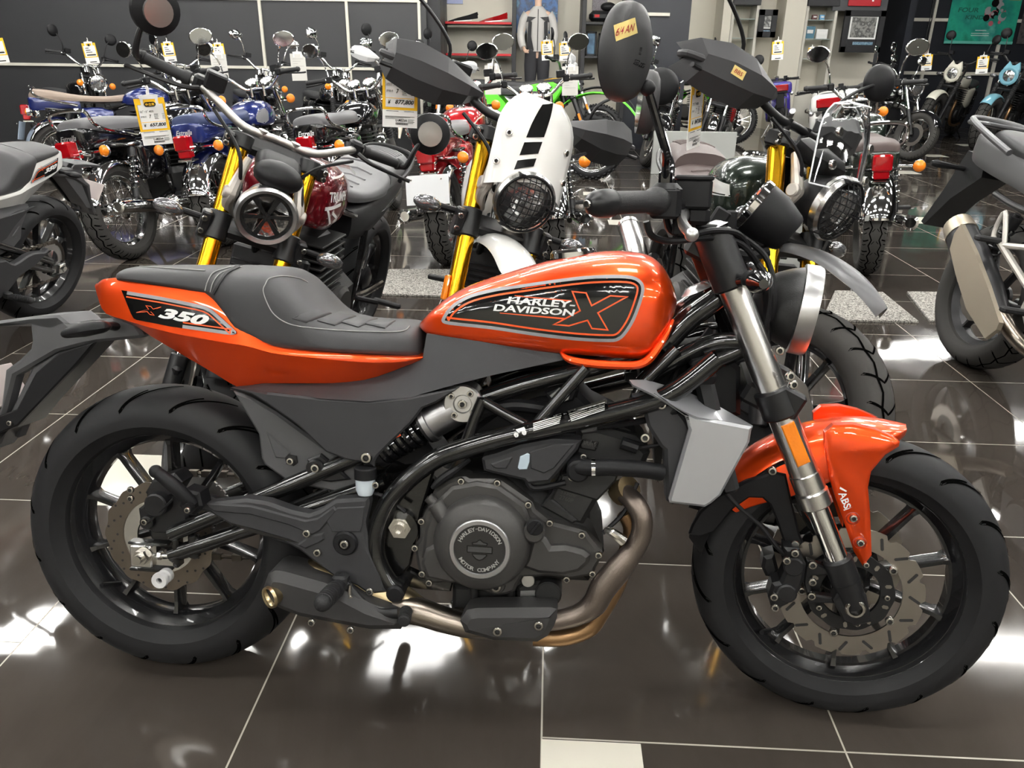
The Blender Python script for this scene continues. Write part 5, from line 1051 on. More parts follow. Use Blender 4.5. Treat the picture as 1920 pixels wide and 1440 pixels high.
# ---- the three upside-down-fork roadsters facing the camera
def roadster(label, x, y, yaw, lean, steer, tankm, seatm, kind):
    B = start('motorcycle', label, x, y, yaw, lean, steer)
    R = .31; scr = kind != 'road'
    wheel(B, True, R+.01*scr, .058, .225, 'block' if scr else 'sport', 10, mat('black_wheel_enamel')); wheel(B, False, R, .072, .222, 'block' if scr else 'sport', 10, mat('black_wheel_enamel'))
    disc(B, True, R, -.075, .15, .10); disc(B, False, R, -.07, .115, .07)
    fork(B, R, 1.0+.02*scr, 'usd', GOLD, clamp=.66)
    z = .87+.03*scr; lamp(B, (1.275, 0, z), .078 if not scr else .081, SATIN, ALU if not scr else STEEL, drl=not scr, grille=scr)
    t = MB(B.S)
    for s in (-1, 1): t.tube([(1.16, s*.075, z-.075), (1.19, s*.10, z-.03), (1.20, s*.098, z+.01), (1.155, s*.085, z+.07), (1.13, s*.075, z+.10)], [.012, .016, .020, .013, .012], 10); t.cyl((1.20, s*.085, z+.005), (1.20, s*.122, z+.005), .020, n=18, bev=.004)
    t.build('headlight_bracket', WARMA, B.H)
    t = MB(B.S); zz = z+.115; t.box((1.20-.04*scr, 0, zz), (.13, .13, .055), .02, Matrix.Rotation(.35, 3, 'Y')); (None if scr else t.ball((1.235, 0, zz-.005), (.06, .072, .042), 18, 10)); t.tube([(1.14, .09, z+.09), (1.20, .10, z+.03), (1.16, .09, z-.06)], .005, 6); t.tube([(1.10, -.20, 1.06), (1.17, -.12, 1.0), (1.19, -.09, .93), (1.13, -.06, .80)], .0055, 6); t.tube([(1.08, .22, 1.07), (1.17, .10, 1.02), (1.17, .05, .92), (1.12, .04, .80)], .0055, 6); t.build('instrument_pod', PLASTB, B.H, 45)
    bars(B, .41, 1.085+.045*scr, 1.04, .915, SATB if not scr else SATIN, .05, mirror='barend' if not scr else 'round', guards=PLAST if scr else None, mz=.14 if not scr else .19, mr=.066 if not scr else .058, my=.02 if not scr else .15, levers=SATIN)
    fsignals(B, (1.175, .205, z-.10)); 
    t = body(TANK_R, crown=.45); tk = t.build('fuel_tank', tankm, B.H, 60); tb = bvh_of(tk)
    t = MB(); t.lathe([(.052, 0), (.052, .008), (.045, .014), (.025, .014), (.022, .010), (0, .010)], (.80, 0, .962), (.12, 0, 1), 28)
    for k in range(8): q = 2*pi*k/8; t.cyl((.80+.037*cos(q), .037*sin(q), .972), (.80+.037*cos(q), .037*sin(q), .978), .005, n=8)
    t.build('filler_cap', CHROME if scr else SATIN, tk)
    saddle2(B, [(-.20, .885, .80, .06), (-.17, .92, .785, .10), (.0, .93, .78, .115), (.16, .905, .775, .12)] if scr else [(-.20, .865, .80, .06), (-.16, .885, .785, .105), (.02, .885, .78, .12), (.15, .865, .775, .125)], seatm, 6, name='passenger_seat')
    saddle2(B, [(.15, .85, .77, .09), (.18, .86, .765, .13), (.30, .83, .765, .14), (.45, .82, .77, .125), (.55, .835, .78, .09), (.57, .83, .79, .05)], seatm, 5, name='rider_seat')
    t = body([(-.24, .79, .75, .05), (-.20, .80, .72, .09), (.1, .79, .66, .12), (.4, .78, .62, .13), (.55, .77, .64, .11)]); t.build('side_panel', PLASTB, B.H)
    t = MB(); P = [(.05, -.135, .80), (-.10, -.13, .83), (-.21, -.10, .87), (-.24, 0, .88)]; t.tube(P+[(a, -b, c) for a, b, c in P[-2::-1]], .010, 8); t.build('grab_rail', SATIN, B.H)
    engine(B, tilt=.12); frame_tubes(B); header(B, m=mat('smoked_steel')); t = MB(); t.box((1.02, 0, .55), (.04, .26, .24), .01, Matrix.Rotation(-.25, 3, 'Y')); 
    for k in range(10): t.box((1.045, 0, .45+.02*k), (.01, .22, .003))
    t.build('radiator', PLASTB, B.H)
    silencer(B, [(.45, -.15, .30), (.30, -.17, .34), (.0, -.19, .46), (-.18, -.20, .52)], [.024, .045, .05, .048], STEEL)
    for s in (-1, 1): t = MB(); t.tube([(.40, s*.13, .36), (.33, s*.20, .34)], .012, 8); t.box((.32, s*.24, .343), (.03, .12, .02), .006); t.build('footpeg', RUB2, B.H)
    if kind == 'road':
        mudguard(B, True, R, SATIN, 40, 150, .066, .022, .045)
        for s in (1, -1):
            t = MB(); side_letters(t, tb, 'TRIUMPH', .85, .868, .17, .034, s, 0, -.12*s)
            for pl in ([(.95, .835), (.82, .83), (.82, .818), (.95, .823)], [(.95, .835), (.90, .765), (.887, .768), (.935, .83)], [(.90, .815), (.84, .785), (.84, .775), (.90, .803)]): side_poly(t, tb, [(a, b+.012) for a, b in pl], s)
            for pl in ([(.62, .90), (.70, .935), (.70, .945), (.61, .905)], [(.73, .92), (.90, .93), (.90, .936), (.73, .926)]): side_poly(t, tb, pl, s)
            t.build('tank_lettering', WHT, tk)
    else:
        if kind == 'white':
            mudguard(B, True, R+.01, WHITE, 66, 128, .068, .10, .05, True, .20)
            fly = [(.24, .05), (.22, .085), (.10, .110), (.03, .095), (-.02, .07)]
            def fly(q, v):
                w = .124*(1 if q < .5 else 1-((q-.5)/.5)**2.6*.50); zz = z+.062+.215*q-(.05*abs(v)**1.5*(1-q)**2)
                return Vector((1.300-.10*q-.055*v*v, w*v, zz))
            t = MB(B.S); t.sheet([[fly(u/10, j/6) for j in range(-6, 7)] for u in range(11)], (-.004, 0, -.001)); fs = t.build('flyscreen', WHITE, B.H, 60)
            for a0, a1 in ((.50, .93), (.29, .44), (.13, .23)):
                t = MB(B.S); P_ = []
                for k in range(6):
                    q = a0+(a1-a0)*k/5
                    for v in (-.40, -.20, .0): P_.append(fly(q+.065*(v+.40)/.4, v+.30*(q-.5))+Vector((.0025, 0, .001)))
                t.add(P_, [[3*k+j, 3*k+j+1, 3*k+j+4, 3*k+j+3] for k in range(5) for j in (0, 1)]); t.build('flyscreen_stripe', BLK, fs)
            for v, q in ((-.74, .5), (-.86, .2), (.74, .5), (.86, .2)): hexbolt('bolt', fs, B.S @ fly(q, v), B.S.to_3x3() @ Vector((1, v*.8, .2)), .010)
        else:
            mudguard(B, True, R+.01, GREYM, 70, 128, .062, .09, .04, True, .20)
            t = MB(B.S); rows_ = []
            for u in range(11):
                q = u/10; w = .125*(1 if q < .5 else sqrt(max(.02, 1-((q-.5)/.5)**2.4))); rows_.append([Vector((1.305-.07*q-.06*(j/5)**2, w*j/5, z+.055+.22*q-.02*(abs(j)/5)*(1-q))) for j in range(-5, 6)])
            t.sheet(rows_, (-.003, 0, -.001)); fs = t.build('windscreen', GLASS, B.H, 60); t = MB(B.S); e = [r[0] for r in rows_]+rows_[-1]+[r[-1] for r in rows_[::-1]]+rows_[0][::-1]; t.tube(e, .0022, 6, 1, smooth=False); t.build('windscreen_edge', mat('frosted_edge', (.8, .82, .84), .3), fs)
            for yy, zz in ((-.085, .15), (-.09, .05), (.085, .15), (.09, .05)): hexbolt('bolt', fs, B.S @ Vector((1.275-.07*zz/.22*.85, yy, z+.055+zz*.85)), B.S.to_3x3() @ Vector((1, 0, .3)), .013)
        for s in (-1, 1):
            t = MB()
            if kind == 'green':
                t.mtl(0); side_poly(t, tb, [(.60, .815), (.66, .85), (.75, .878), (.86, .895), (.97, .89), (.98, .855), (.90, .845), (.78, .835), (.68, .81), (.62, .79)], s); t.mtl(1)
                for dz in (.0, .062): side_poly(t, tb, [(.62, .795+dz*.4), (.70, .826+dz*.75), (.80, .842+dz*.85), (.90, .85+dz*.8), (.98, .856+dz*.6), (.98, .860+dz*.6), (.90, .854+dz*.8), (.80, .846+dz*.85), (.70, .83+dz*.75), (.62, .799+dz*.4)], s, .002, .03)
                t.mtl(1); side_poly(t, tb, [(.63, .80), (.67, .825), (.685, .81), (.645, .785)], s, .0025)
            else:
                t.mtl(1); side_letters(t, tb, 'TRIUMPH', .775, .85, .2, .035, s)
            t.build('tank_graphic', [WHITE, BLK], tk)
    if kind == 'green':
        gd = [c for b in B.H.children if b.name.startswith('handlebar') for c in b.children if c.name.startswith('hand_guard')][0]; gv = bvh_of(gd); MI = B.W.inverted(); o = MI @ CPOS
        def gh(px, py):
            d = (MI.to_3x3() @ ray(px, py)).normalized(); q, n, i, _ = gv.ray_cast(o, d); return q-d*.0015 if q else None
        Q = [(1378, 121), (1400, 135), (1391, 152), (1370, 137)]; G = [gh(Q[0][0]+(Q[1][0]-Q[0][0])*a/4+(Q[3][0]-Q[0][0])*b/4, Q[0][1]+(Q[1][1]-Q[0][1])*a/4+(Q[3][1]-Q[0][1])*b/4) for b in range(5) for a in range(5)]
        if None not in G:
            t = MB(); t.add(G, [[5*b+a, 5*b+a+1, 5*b+a+6, 5*b+a+5] for b in range(4) for a in range(4)]); t.mtl(1); vs, fs = text2d('BB5', .005, .1); P = [gh(1385+a*14+b*4, 136+a*9-b*7) for a, b in vs]
            if None not in P: t.add([q+(o-q).normalized()*.001 for q in P], fs)
            t.build('tape_note', [TAPE, REDINK], gd)
    return B
TANK_C = [(.58, .79, .765, .05), (.61, .845, .75, .10), (.70, .90, .74, .135), (.82, .925, .735, .150), (.93, .905, .74, .140), (1.01, .86, .765, .105), (1.03, .82, .79, .06)]
def classic(label, x, y, yaw, lean, steer, tankm, seatm, sidem=None, fend=CHROME, wheels='wire', rimm=RIMC, barh=1.10, lampr=.09, twin=True, script=None, stripe=None, tk='zig', tail=True, mirror='oval', plate=PLATEW, hoop=True, gait=True, seat2=False, exh=CHROME, hood=True, mm=CHROME, barm=CHROME, eng=ENGB, cowl=None, barx=.93, group=None, grey=None, lift=0.):
    B = start('motorcycle', label, x, y, yaw, lean, steer, 1.43, 27, .11, group=group); R = .31
    wheel(B, True, R, .050, .232, 'rib' if tk == 'zig' else tk, wheels, rimm); wheel(B, False, R, .066, .222, tk, wheels, rimm)
    disc(B, True, R, -.06, .14, .09)
    fork(B, R, .98, 'gaiter' if gait else 'std', ALU if gait else SATIN, r1=.025)
    sh = cowl or (BLACKP if hood else CHROME)
    lamp(B, (1.27, 0, .92), lampr, sh, cowl or CHROME, ring=.012 if not cowl else .035)
    bars(B, .38, barh, 1.03, barx, barm, .10, mirror=mirror, mz=.20, my=.03, mm=mm)
    if twin: dials(B)
    else: t = MB(B.S); t.lathe([(0, -.05), (.05, -.045), (.055, .0), (.05, .006), (0, .004)], (1.10, 0, 1.03), (-.5, 0, .85), 28); t.build('instrument_dial', PLASTB, B.H)
    fsignals(B, (1.22, .15, .90), AMB, CHROME, ball=True)
    mudguard(B, True, R, fend, 30, 165, .060, .022, .04)
    t = body(TANK_C, crown=.5); tkb = t.build('fuel_tank', tankm, B.H, 60); tb = bvh_of(tkb)
    t = MB(); t.lathe([(.036, 0), (.036, .014), (.028, .02), (0, .02)], (.80, 0, .915), (0, 0, 1), 24); t.build('filler_cap', CHROME, tkb)
    if stripe or grey:
        for s in (-1, 1):
            t = MB()
            if stripe: side_poly(t, tb, [(.62, .80), (.70, .835), (.82, .85), (.95, .835), (1.0, .81), (1.0, .818), (.95, .845), (.82, .862), (.70, .846), (.62, .81)], s, .002, .03)
            if grey: side_poly(t, tb, [(.64, .77), (.63, .80), (.68, .85), (.76, .86), (.79, .83), (.78, .77), (.72, .75)], s, .002, .03)
            t.build('tank_graphic', stripe or grey, tkb)
    if seat2: saddle2(B, [(q[0], q[1]+lift, q[2]+lift*.8, q[3]) for q in [(-.22, .80, .76, .06), (-.17, .845, .755, .10), (-.02, .83, .75, .125), (.22, .785, .735, .135), (.45, .775, .73, .12), (.60, .79, .74, .085), (.62, .79, .76, .05)]], seatm)
    else: saddle2(B, [(q[0], q[1]+lift, q[2]+lift*.8, q[3]) for q in [(-.20, .80, .765, .07), (-.17, .822, .755, .105), (.02, .825, .75, .120), (.20, .815, .745, .130), (.42, .80, .74, .125), (.58, .81, .745, .09), (.61, .81, .76, .05)]], seatm)
    sm_ = sidem or tankm
    t = body([(-.235, .765+lift, .715+lift*.4, .06), (-.205, .772+lift, .67+lift*.6, .100), (-.05, .762+lift, .675+lift*.6, .112), (.12, .752+lift, .69+lift*.5, .115), (.22, .74+lift, .70, .11)], crown=.25, flat=.55); tc = t.build('tail_cowl', sm_, B.H, 40)
    if script:
        bv = bvh_of(tc); t = MB(); put_text(t, script, (-.243, 0, .735+lift*.7), (0, -1, 0), (.15, 0, 1), .11, .030, .02, .3); t.build('tail_script', mat('silver_script', (.6, .6, .6), .3, .8), tc)
    t = body([(.20, .72, .50, .10), (.24, .73, .47, .135), (.40, .73, .46, .142), (.50, .70, .52, .12)], crown=.25, flat=.5); t.build('side_panel', sm_, B.H, 40)
    engine(B, m=eng, cov=CHROME if exh is CHROME else ENG); frame_tubes(B); header(B, m=exh)
    for s in (-1, 1): silencer(B, [(.50, s*.16, .27), (.30, s*.17, .29), (-.05, s*.185, .335), (-.24, s*.19, .36)], [.022, .038, .045, .042], exh)
    shocks(B)
    if tail: tail_classic(B, script and .715 or .715, plate, hoop=hoop)
    for s in (-1, 1): t = MB(); t.box((.42, s*.22, .34), (.035, .15, .025), .008); t.build('footpeg', RUB2, B.H)
    return B
def dirt(label, x, y, yaw, lean, steer, pm, seatm, num='KX', deco=None, tankm=None):
    B = start('motorcycle', label, x, y, yaw, lean, steer, 1.46, 26, .11); R = .345
    wheel(B, True, R, .046, .275, 'knob', 'wire', RIMC); wheel(B, False, R-.01, .062, .245, 'knob', 'wire', RIMC); disc(B, True, R, .055, .13, .09)
    fork(B, R, 1.08, 'usd', SATIN if pm is LIME else ALU, clamp=.70)
    bars(B, .40, 1.20, 1.06, .98, ALU, .07, mirror='round', guards=None if pm is LIME else PLATEW)
    mudguard(B, True, R, pm, 15, 140, .065, .22, .02, True)
    t = MB(B.S); t.prism([(-.085, -.09), (.085, -.09), (.10, .06), (.05, .11), (-.05, .11), (-.10, .06)], (1.20, 0, 1.02), (0, 1, 0), (-.35, 0, 1), (1, 0, .35), .02, .005); t.build('number_plate', pm, B.H)
    t = MB()
    for s in (-1, 1):
        P = [(.62, .92), (.80, .96), (1.0, .985), (1.12, .93), (1.06, .82), (.95, .70), (.90, .62), (.84, .70), (.80, .82)]; t.prism(P, (0, s*.12, 0), (1, 0, 0), (0, 0, 1), (0, s, 0), .045, .012)
    rs_ = t.build('radiator_shroud', pm, B.H)
    t = MB()
    for s in (-1, 1): put_text(t, num, (.93, s*.1665, .90), (-s, 0, 0), (0, 0, 1), .16, .075, .05, .1)
    t.build('shroud_lettering', BLK, rs_)
    if deco:
        t = MB(); [t.prism([(.86, .84), (.98, .86), (.95, .74), (.90, .70)], (0, s*.160, 0), (1, 0, 0), (0, 0, 1), (0, s, 0), .006) for s in (-1, 1)]; t.build('shroud_graphic', deco, rs_)
    t = body([(.66, .95, .80, .09), (.80, .99, .78, .11), (.95, 1.0, .80, .10), (1.0, .96, .84, .06)]); t.build('fuel_tank', tankm or SATIN, B.H, 60)
    saddle2(B, [(-.22, .955, .92, .05), (-.18, .965, .90, .075), (.2, .955, .87, .085), (.5, .945, .85, .08), (.80, 1.0, .92, .06), (.84, .99, .95, .03)], seatm)
    t = body([(-.34, .93, .915, .05), (-.25, .93, .90, .085), (.05, .91, .86, .09), (.25, .90, .80, .10)], crown=.3); t.build('rear_mudguard', pm, B.H, 40)
    t = MB(); [t.prism([(.0, .86), (.35, .86), (.50, .72), (.40, .60), (.20, .70)], (0, s*.12, 0), (1, 0, 0), (0, 0, 1), (0, s, 0), .02, .006) for s in (-1, 1)]; t.build('side_panel', pm, B.H)
    engine(B, .50, .92, .30, .75, ENGB, ENG); frame_tubes(B, SATIN); header(B, .88, .6, .05, EXH); silencer(B, [(.45, -.12, .62), (.20, -.14, .72), (-.10, -.15, .80)], [.03, .05, .05], ALU)
    return B
def cowled(label, x, y, yaw, lean, steer, pm, group, tm=SATIN):
    B = start('motorcycle', label, x, y, yaw, lean, steer, 1.46, 29, .12, group=group); R = .335
    wheel(B, True, R, .062, .222, 'block', 'wire', SATIN); wheel(B, False, R, .068, .215, 'block', 'wire', SATIN); disc(B, True, R, -.065, .14, .09)
    fork(B, R, 1.0, 'gaiter', SATIN, r1=.028)
    lamp(B, (1.25, 0, .90), .075, pm, pm, ring=.035, depth=.15)
    t = MB(B.S); t.prism([(-.105, -.02), (-.095, .08), (-.06, .16), (-.015, .115), (.015, .115), (.06, .16), (.095, .08), (.105, -.02), (.07, .06), (-.07, .06)], (1.225, 0, .90), (0, 1, 0), (-.3, 0, 1), (1, 0, .3), .03, .008); t.build('lamp_cowl', pm, B.H)
    bars(B, .40, 1.13, 1.04, .92, SATIN, .09, mirror='round'); mudguard(B, True, R, pm, 45, 130, .068, .02, .04)
    fsignals(B, (1.17, .16, .88), SMOKE, PLASTB)
    t = MB(B.S); t.lathe([(0, -.03), (.045, -.03), (.05, .0), (0, .004)], (1.10, 0, 1.04), (-.5, 0, .85), 24); t.build('instrument_dial', PLASTB, B.H)
    t = body(TANK_C, crown=.5); t.build('fuel_tank', tm, B.H, 60); saddle2(B, [(-.10, .80, .75, .07), (.05, .82, .74, .12), (.4, .77, .72, .13), (.58, .79, .73, .09)], SEATV)
    t = body([(.16, .72, .50, .09), (.24, .74, .46, .145), (.42, .73, .45, .15), (.52, .70, .50, .12)], crown=.25, flat=.5); t.build('side_panel', tm, B.H, 40)
    mudguard(B, False, R, SATIN, 50, 180, .08, .03, .05); engine(B, m=ENGB, cov=ENGB); frame_tubes(B); header(B, m=mat('bronzed_steel')); silencer(B, [(.4, -.16, .3), (.1, -.18, .34), (-.1, -.19, .36)], [.03, .045, .045], SATIN); shocks(B, SATIN)
    return B
def cruiser(label, x, y, yaw, lean, steer):
    B = start('motorcycle', label, x, y, yaw, lean, steer, 1.55, 31, .13); R = .325
    wheel(B, True, R, .062, .225, 'rib', 9, RIMC); wheel(B, False, R, .075, .21, 'rib', 9, RIMC); disc(B, True, R, -.07, .15, .10)
    fork(B, R, 1.0, 'std', SATIN, r1=.028, off=.11); lamp(B, (1.30, 0, .92), .10, CHROME, CHROME, depth=.16)
    bars(B, .42, 1.12, 1.06, .92, CHROME, .13, mirror='square', mm=CHROME); mudguard(B, True, R, BLACKP, 25, 150, .075, .022, .05)
    t = body(TANK_C, crown=.5); t.build('fuel_tank', BLACKP, B.H, 60); saddle2(B, [(-.1, .76, .70, .08), (.1, .74, .68, .13), (.4, .70, .66, .14), (.58, .74, .70, .09)], BSEAT)
    t = MB(); t.box((1.02, 0, .55), (.04, .28, .26), .01, Matrix.Rotation(-.4, 3, 'Y')); t.build('radiator', PLASTB, B.H)
    fsignals(B, (1.20, .17, .82), CLEARL, CHROME, ball=True)
    mudguard(B, False, R, BLACKP, 40, 190, .09, .03, .06); engine(B, m=ENGB, cov=CHROME); frame_tubes(B); header(B); silencer(B, [(.4, -.18, .25), (-.1, -.19, .3)], .05, CHROME); shocks(B)
    return B
def sport(label, x, y, yaw, lean, steer, pm):
    B = start('motorcycle', label, x, y, yaw, lean, steer, 1.34, 24, .095); R = .30
    wheel(B, True, R, .055, .225, 'sport', 6, PLATEW); wheel(B, False, R, .07, .225, 'sport', 6, PLATEW); disc(B, True, R, -.07, .14, .1); fork(B, R, .92, 'std', ALU)
    bars(B, .34, .93, 1.06, .98, SATIN, .02, mirror=None); mudguard(B, True, R, pm, 40, 140, .06, .02, .05)
    t = body(TANK_C, crown=.5); t.build('fuel_tank', pm, B.H, 60)
    t = body([(-.372, .925, .78, .15), (-.33, .935, .76, .175), (-.1, .90, .74, .15), (.2, .82, .72, .15), (.5, .80, .70, .13)], crown=.35, flat=.6); tl = t.build('tail_cowl', pm, B.H, 40)
    t = MB(); t.box((-.37, 0, .845), (.03, .24, .095), .018); t.build('tail_light', REDL, tl)
    t = MB(); t.box((-.36, 0, .785), (.05, .22, .03), .008); t.box((-.34, 0, .66), (.03, .12, .22), .008); t.build('rear_mudguard', PLASTB, tl)
    for s in (-1, 1): t = MB(); t.ball((-.34, s*.17, .75), .028, 14, 8); t.build('turn_signal', CLEARL, tl)
    saddle2(B, [(.0, .92, .86, .08), (.1, .93, .84, .12), (.5, .82, .76, .12), (.6, .82, .78, .07)], SEATV)
    t = body([(.62, .62, .40, .15), (.70, .74, .30, .2), (1.0, .85, .30, .21), (1.25, .95, .60, .18), (1.42, .86, .74, .09)], crown=.35, flat=.6); t.build('fairing', pm, B.H, 40)
    engine(B); frame_tubes(B, ALU); silencer(B, [(.4, -.16, .3), (0, -.18, .42), (-.2, -.19, .48)], .045, ALU); return B
def adventure(label, x, y, yaw, lean, steer):
    B = start('motorcycle', label, x, y, yaw, lean, steer, 1.43, 26, .11); R = .318
    wheel(B, True, R, .055, .235, 'block', 6, SATIN); wheel(B, False, R, .078, .222, 'block', 6, mat('graphite_wheel', (.05, .05, .052), .35, .5)); disc(B, False, R, -.07, .12, .07); fork(B, R, 1.05, 'usd', SATIN)
    bars(B, .41, 1.12, 1.04, .93, SATIN, .05); mudguard(B, True, R, GREYM, 30, 150, .07, .05, .045, True); lamp(B, (1.3, 0, .95), .08, PLASTB, SATIN)
    t = body(TANK_R, crown=.45); t.build('fuel_tank', GREYM, B.H, 60)
    t = body([(-.42, .955, .90, .045), (-.38, .975, .84, .085), (-.2, .945, .80, .105), (.05, .90, .76, .12), (.3, .84, .70, .13)], crown=.3, flat=.6); tl = t.build('tail_cowl', GREYM, B.H, 35)
    t = MB(); P = [(-.05, -.15, .90), (-.20, -.155, .95), (-.36, -.14, 1.0), (-.45, -.08, 1.02), (-.45, .08, 1.02), (-.36, .14, 1.0), (-.20, .155, .95), (-.05, .15, .90)]; t.tube(P, .014, 10); t.box((-.36, 0, 1.0), (.16, .26, .02), .008); t.build('grab_rail', mat('satin_grey_metal', (.10, .10, .105), .42, .5), tl)
    t = MB(); t.prism([(-.30, .86), (-.44, .88), (-.52, .68), (-.60, .52), (-.57, .51), (-.44, .66), (-.28, .78)], (0, -.07, 0), (1, 0, 0), (0, 0, 1), (0, 1, 0), .14, .006); ph = t.build('plate_hanger', PLASTB, tl)
    for s in (-1, 1): t = MB(); t.tube([(-.42, s*.06, .80), (-.43, s*.12, .80), (-.43, s*.20, .80), (-.43, s*.23, .80)], [.011, .012, .018, .010], 10); t.build('turn_signal', PLASTB, ph)
    saddle2(B, [(-.30, .985, .93, .07), (-.2, .99, .92, .11), (.1, .93, .86, .125), (.3, .86, .80, .14), (.55, .85, .80, .09)], SEATV)
    engine(B); frame_tubes(B, SATIN); shocks(B, SATIN)
    t = MB(); t.tube([(.55, -.14, .22), (.45, -.17, .24), (.26, -.19, .33)], [.024, .028, .035], 14); t.build('exhaust_pipe', mat('smoked_steel'), B.H)
    t = MB(); t.tube([(.30, -.19, .30), (.20, -.195, .37), (.05, -.205, .47), (-.07, -.21, .55)], [.045, .060, .066, .058], 20, flat=1.15); sl = t.build('exhaust_silencer', mat('graphite_wheel'), B.H)
    t = MB(); t.tube([(-.06, -.21, .545), (-.11, -.212, .578), (-.125, -.213, .588)], [.062, .055, .040], 20, flat=1.15); t.build('silencer_cap', BEIGEM, sl)
    t = MB(); t.sheet([[(a, -.262-.004*k, c) for k, (a, c) in enumerate(r)] for r in ([(.42, .30), (.28, .41), (.14, .51), (.0, .595)], [(.42, .27), (.26, .35), (.11, .45), (-.02, .55)], [(.38, .22), (.22, .29), (.08, .40), (-.01, .485)])], (0, .02, 0)); t.build('heat_shield', BEIGEM, sl, 20)
    t = MB(); t.tube([(.44, -.16, .40), (.20, -.20, .55), (.18, -.20, .56)], .014, 8); t.tube([(.44, -.16, .60), (.20, -.20, .56)], .012, 8); t.tube([(.20, -.20, .56), (.12, -.20, .58), (.13, -.20, .68), (.20, -.20, .56)], .010, 8); t.build('passenger_hanger', mat('pale_cast_alloy', (.55, .53, .49), .4, .5), B.H)
    for a, c in ((.17, .57), (.46, .36)): t = MB(); t.box((a, -.25, c), (.035, .12, .023), .008); t.build('footpeg', RUB2, B.H)
    t = MB(); t.prism([(.40, .62), (.48, .60), (.50, .40), (.44, .30), (.38, .36)], (0, -.155, 0), (1, 0, 0), (0, 0, 1), (0, -1, 0), .02, .006); t.build('footpeg_bracket', mat('pale_cast_alloy'), B.H)
    return B
# ---- price tags
def price_tag(label, p, w, h, roll, name, price, far=False, blank=False, group='price tags hanging from handlebars', face=None, sub=True):
    p = Vector(p); d = (CPOS-p); d.z = 0; d.normalize()
    if face: d = Vector((sin(face), -cos(face), 0))
    x = Vector((-d.y, d.x, 0)); R = Matrix.Rotation(roll, 3, d); X = R @ x; Z = R @ Vector((0, 0, 1)); T = thing('price_tag', label, 'price tag', p, (0, 0, 0), group)
    def rect(t, x0, x1, y0, y1, k): t.add([X*(w*a)+Z*(h*b)+d*(.0006*k+.001) for a, b in ((x0, y0), (x1, y0), (x1, y1), (x0, y1))], [[0, 1, 2, 3]])
    t = MB(); t.prism([(-w/2, -h/2), (w/2, -h/2), (w/2, h/2), (-w/2, h/2)], -d*.001, X, Z, d, .0016); c = t.build('card', PAPER if not blank else mat('greyed_paper', (.62, .61, .57), .7), T)
    t = MB(); t.prism([(-w*.30, h*.48), (w*.30, h*.48), (w*.32, h*.56), (w*.05, h*.58), (w*.05, h*.64), (-w*.05, h*.64), (-w*.05, h*.58), (-w*.32, h*.56)], d*.001, X, Z, d, .002); t.prism([(-w*.29, h*.36), (-w*.20, h*.36), (-w*.20, h*.5), (-w*.29, h*.5)], d*.002, X, Z, d, .001); t.prism([(w*.20, h*.36), (w*.29, h*.36), (w*.29, h*.5), (w*.20, h*.5)], d*.002, X, Z, d, .001)
    t.tube([Z*h*.6, Z*h*.68+X*w*.03, Z*h*.76], .004, 6); t.build('clip', PAPER, T)
    if blank:
        t = MB(); [rect(t, -.36, .36-.2*(k % 3), .30-.09*k, .315-.09*k, 1) for k in range(7)]; t.build('print', mat('faint_print', (.40, .39, .37), .7), c); return T
    t = MB(); rect(t, -.5, .5, -.20, .5, 1); t.mtl(1); rect(t, -.42, .42, -.02, .37, 2); rect(t, -.41, .41, -.155, -.01, 3); rect(t, -.42, .42, -.31, -.21, 2)
    t.mtl(0); rect(t, -.42, .42, -.008, .002, 4); t.mtl(2)
    if not far:
        for k in range(24):
            u = -.42+.84*k/24; rect(t, u, u+.018, .366, .372, 3)
            if k < 20: rect(t, -.425, -.413, -.03+.02*k, -.018+.02*k, 3); rect(t, .413, .425, -.03+.02*k, -.018+.02*k, 3)
        for k in range(5): t.lathe([(h*.052, 0), (0, 0)], X*(w*(-.11+.055*k))+Z*(h*.37)+d*.0034, d, 16)
        t.mtl(0); put_text(t, '中古車', X*(-w*.0)+Z*(h*.37)+d*.0044, X, Z, w*.30, h*.062, .03)
        t.mtl(2); q = d*.0034
        put_text(t, name, X*(-w*.16)+Z*h*.225+q, X, Z, w*.46, h*.055, .01); put_text(t, '評価点', X*(-w*.29)+Z*h*.115+q, X, Z, w*.19, h*.04, 0); put_text(t, '7', X*(-w*.07)+Z*h*.115+q, X, Z, w*.075, h*.075, .03, .25)
        put_text(t, '¥', X*(-w*.30)+Z*(-h*.07)+q+d*.001, X, Z, w*.08, h*.07, .03, .2); put_text(t, price, X*(w*.13)+Z*(-h*.07)+q+d*.001, X, Z, w*.54, h*.085, .03, .25)
        put_text(t, 'U-MEDIA', X*(w*.04)+Z*(-h*.375)+q, X, Z, w*.33, h*.045, .02, .15)
        for k in range(22): rect(t, -.12+.016*k, -.112+.016*k+.004*(k % 3 == 0), -.455, -.415, 2)
        for k in range(5): rect(t, .06, .20-.02*(k % 2), .155-.025*k, .163-.025*k, 3); rect(t, .32, .40, .15-.025*k, .157-.025*k, 3)
        rect(t, -.40, -.04, -.225, -.218, 3); rect(t, .12, .40, -.225, -.218, 3); rect(t, -.42, .42, -.312, -.308, 3)
        for k in range(3): rect(t, -.42, .3-.2*k, -.325-.016*k, -.321-.016*k, 2)
        for k in range(4): rect(t, .23, .42-.03*(k % 2), -.36-.02*k, -.354-.02*k, 2)
    else:
        t.lathe([(h*.06, 0), (0, 0)], Z*(h*.40)+d*.0034, d, 12); [rect(t, -.3, -.05+.1*k, .24-.10*k, .27-.10*k, 3) for k in range(3)]; rect(t, -.3, .36, -.11, -.05, 4); rect(t, -.2, .3, -.44, -.40, 3)
    t.build('print', [YELP, PAPER, BLK], c); return T
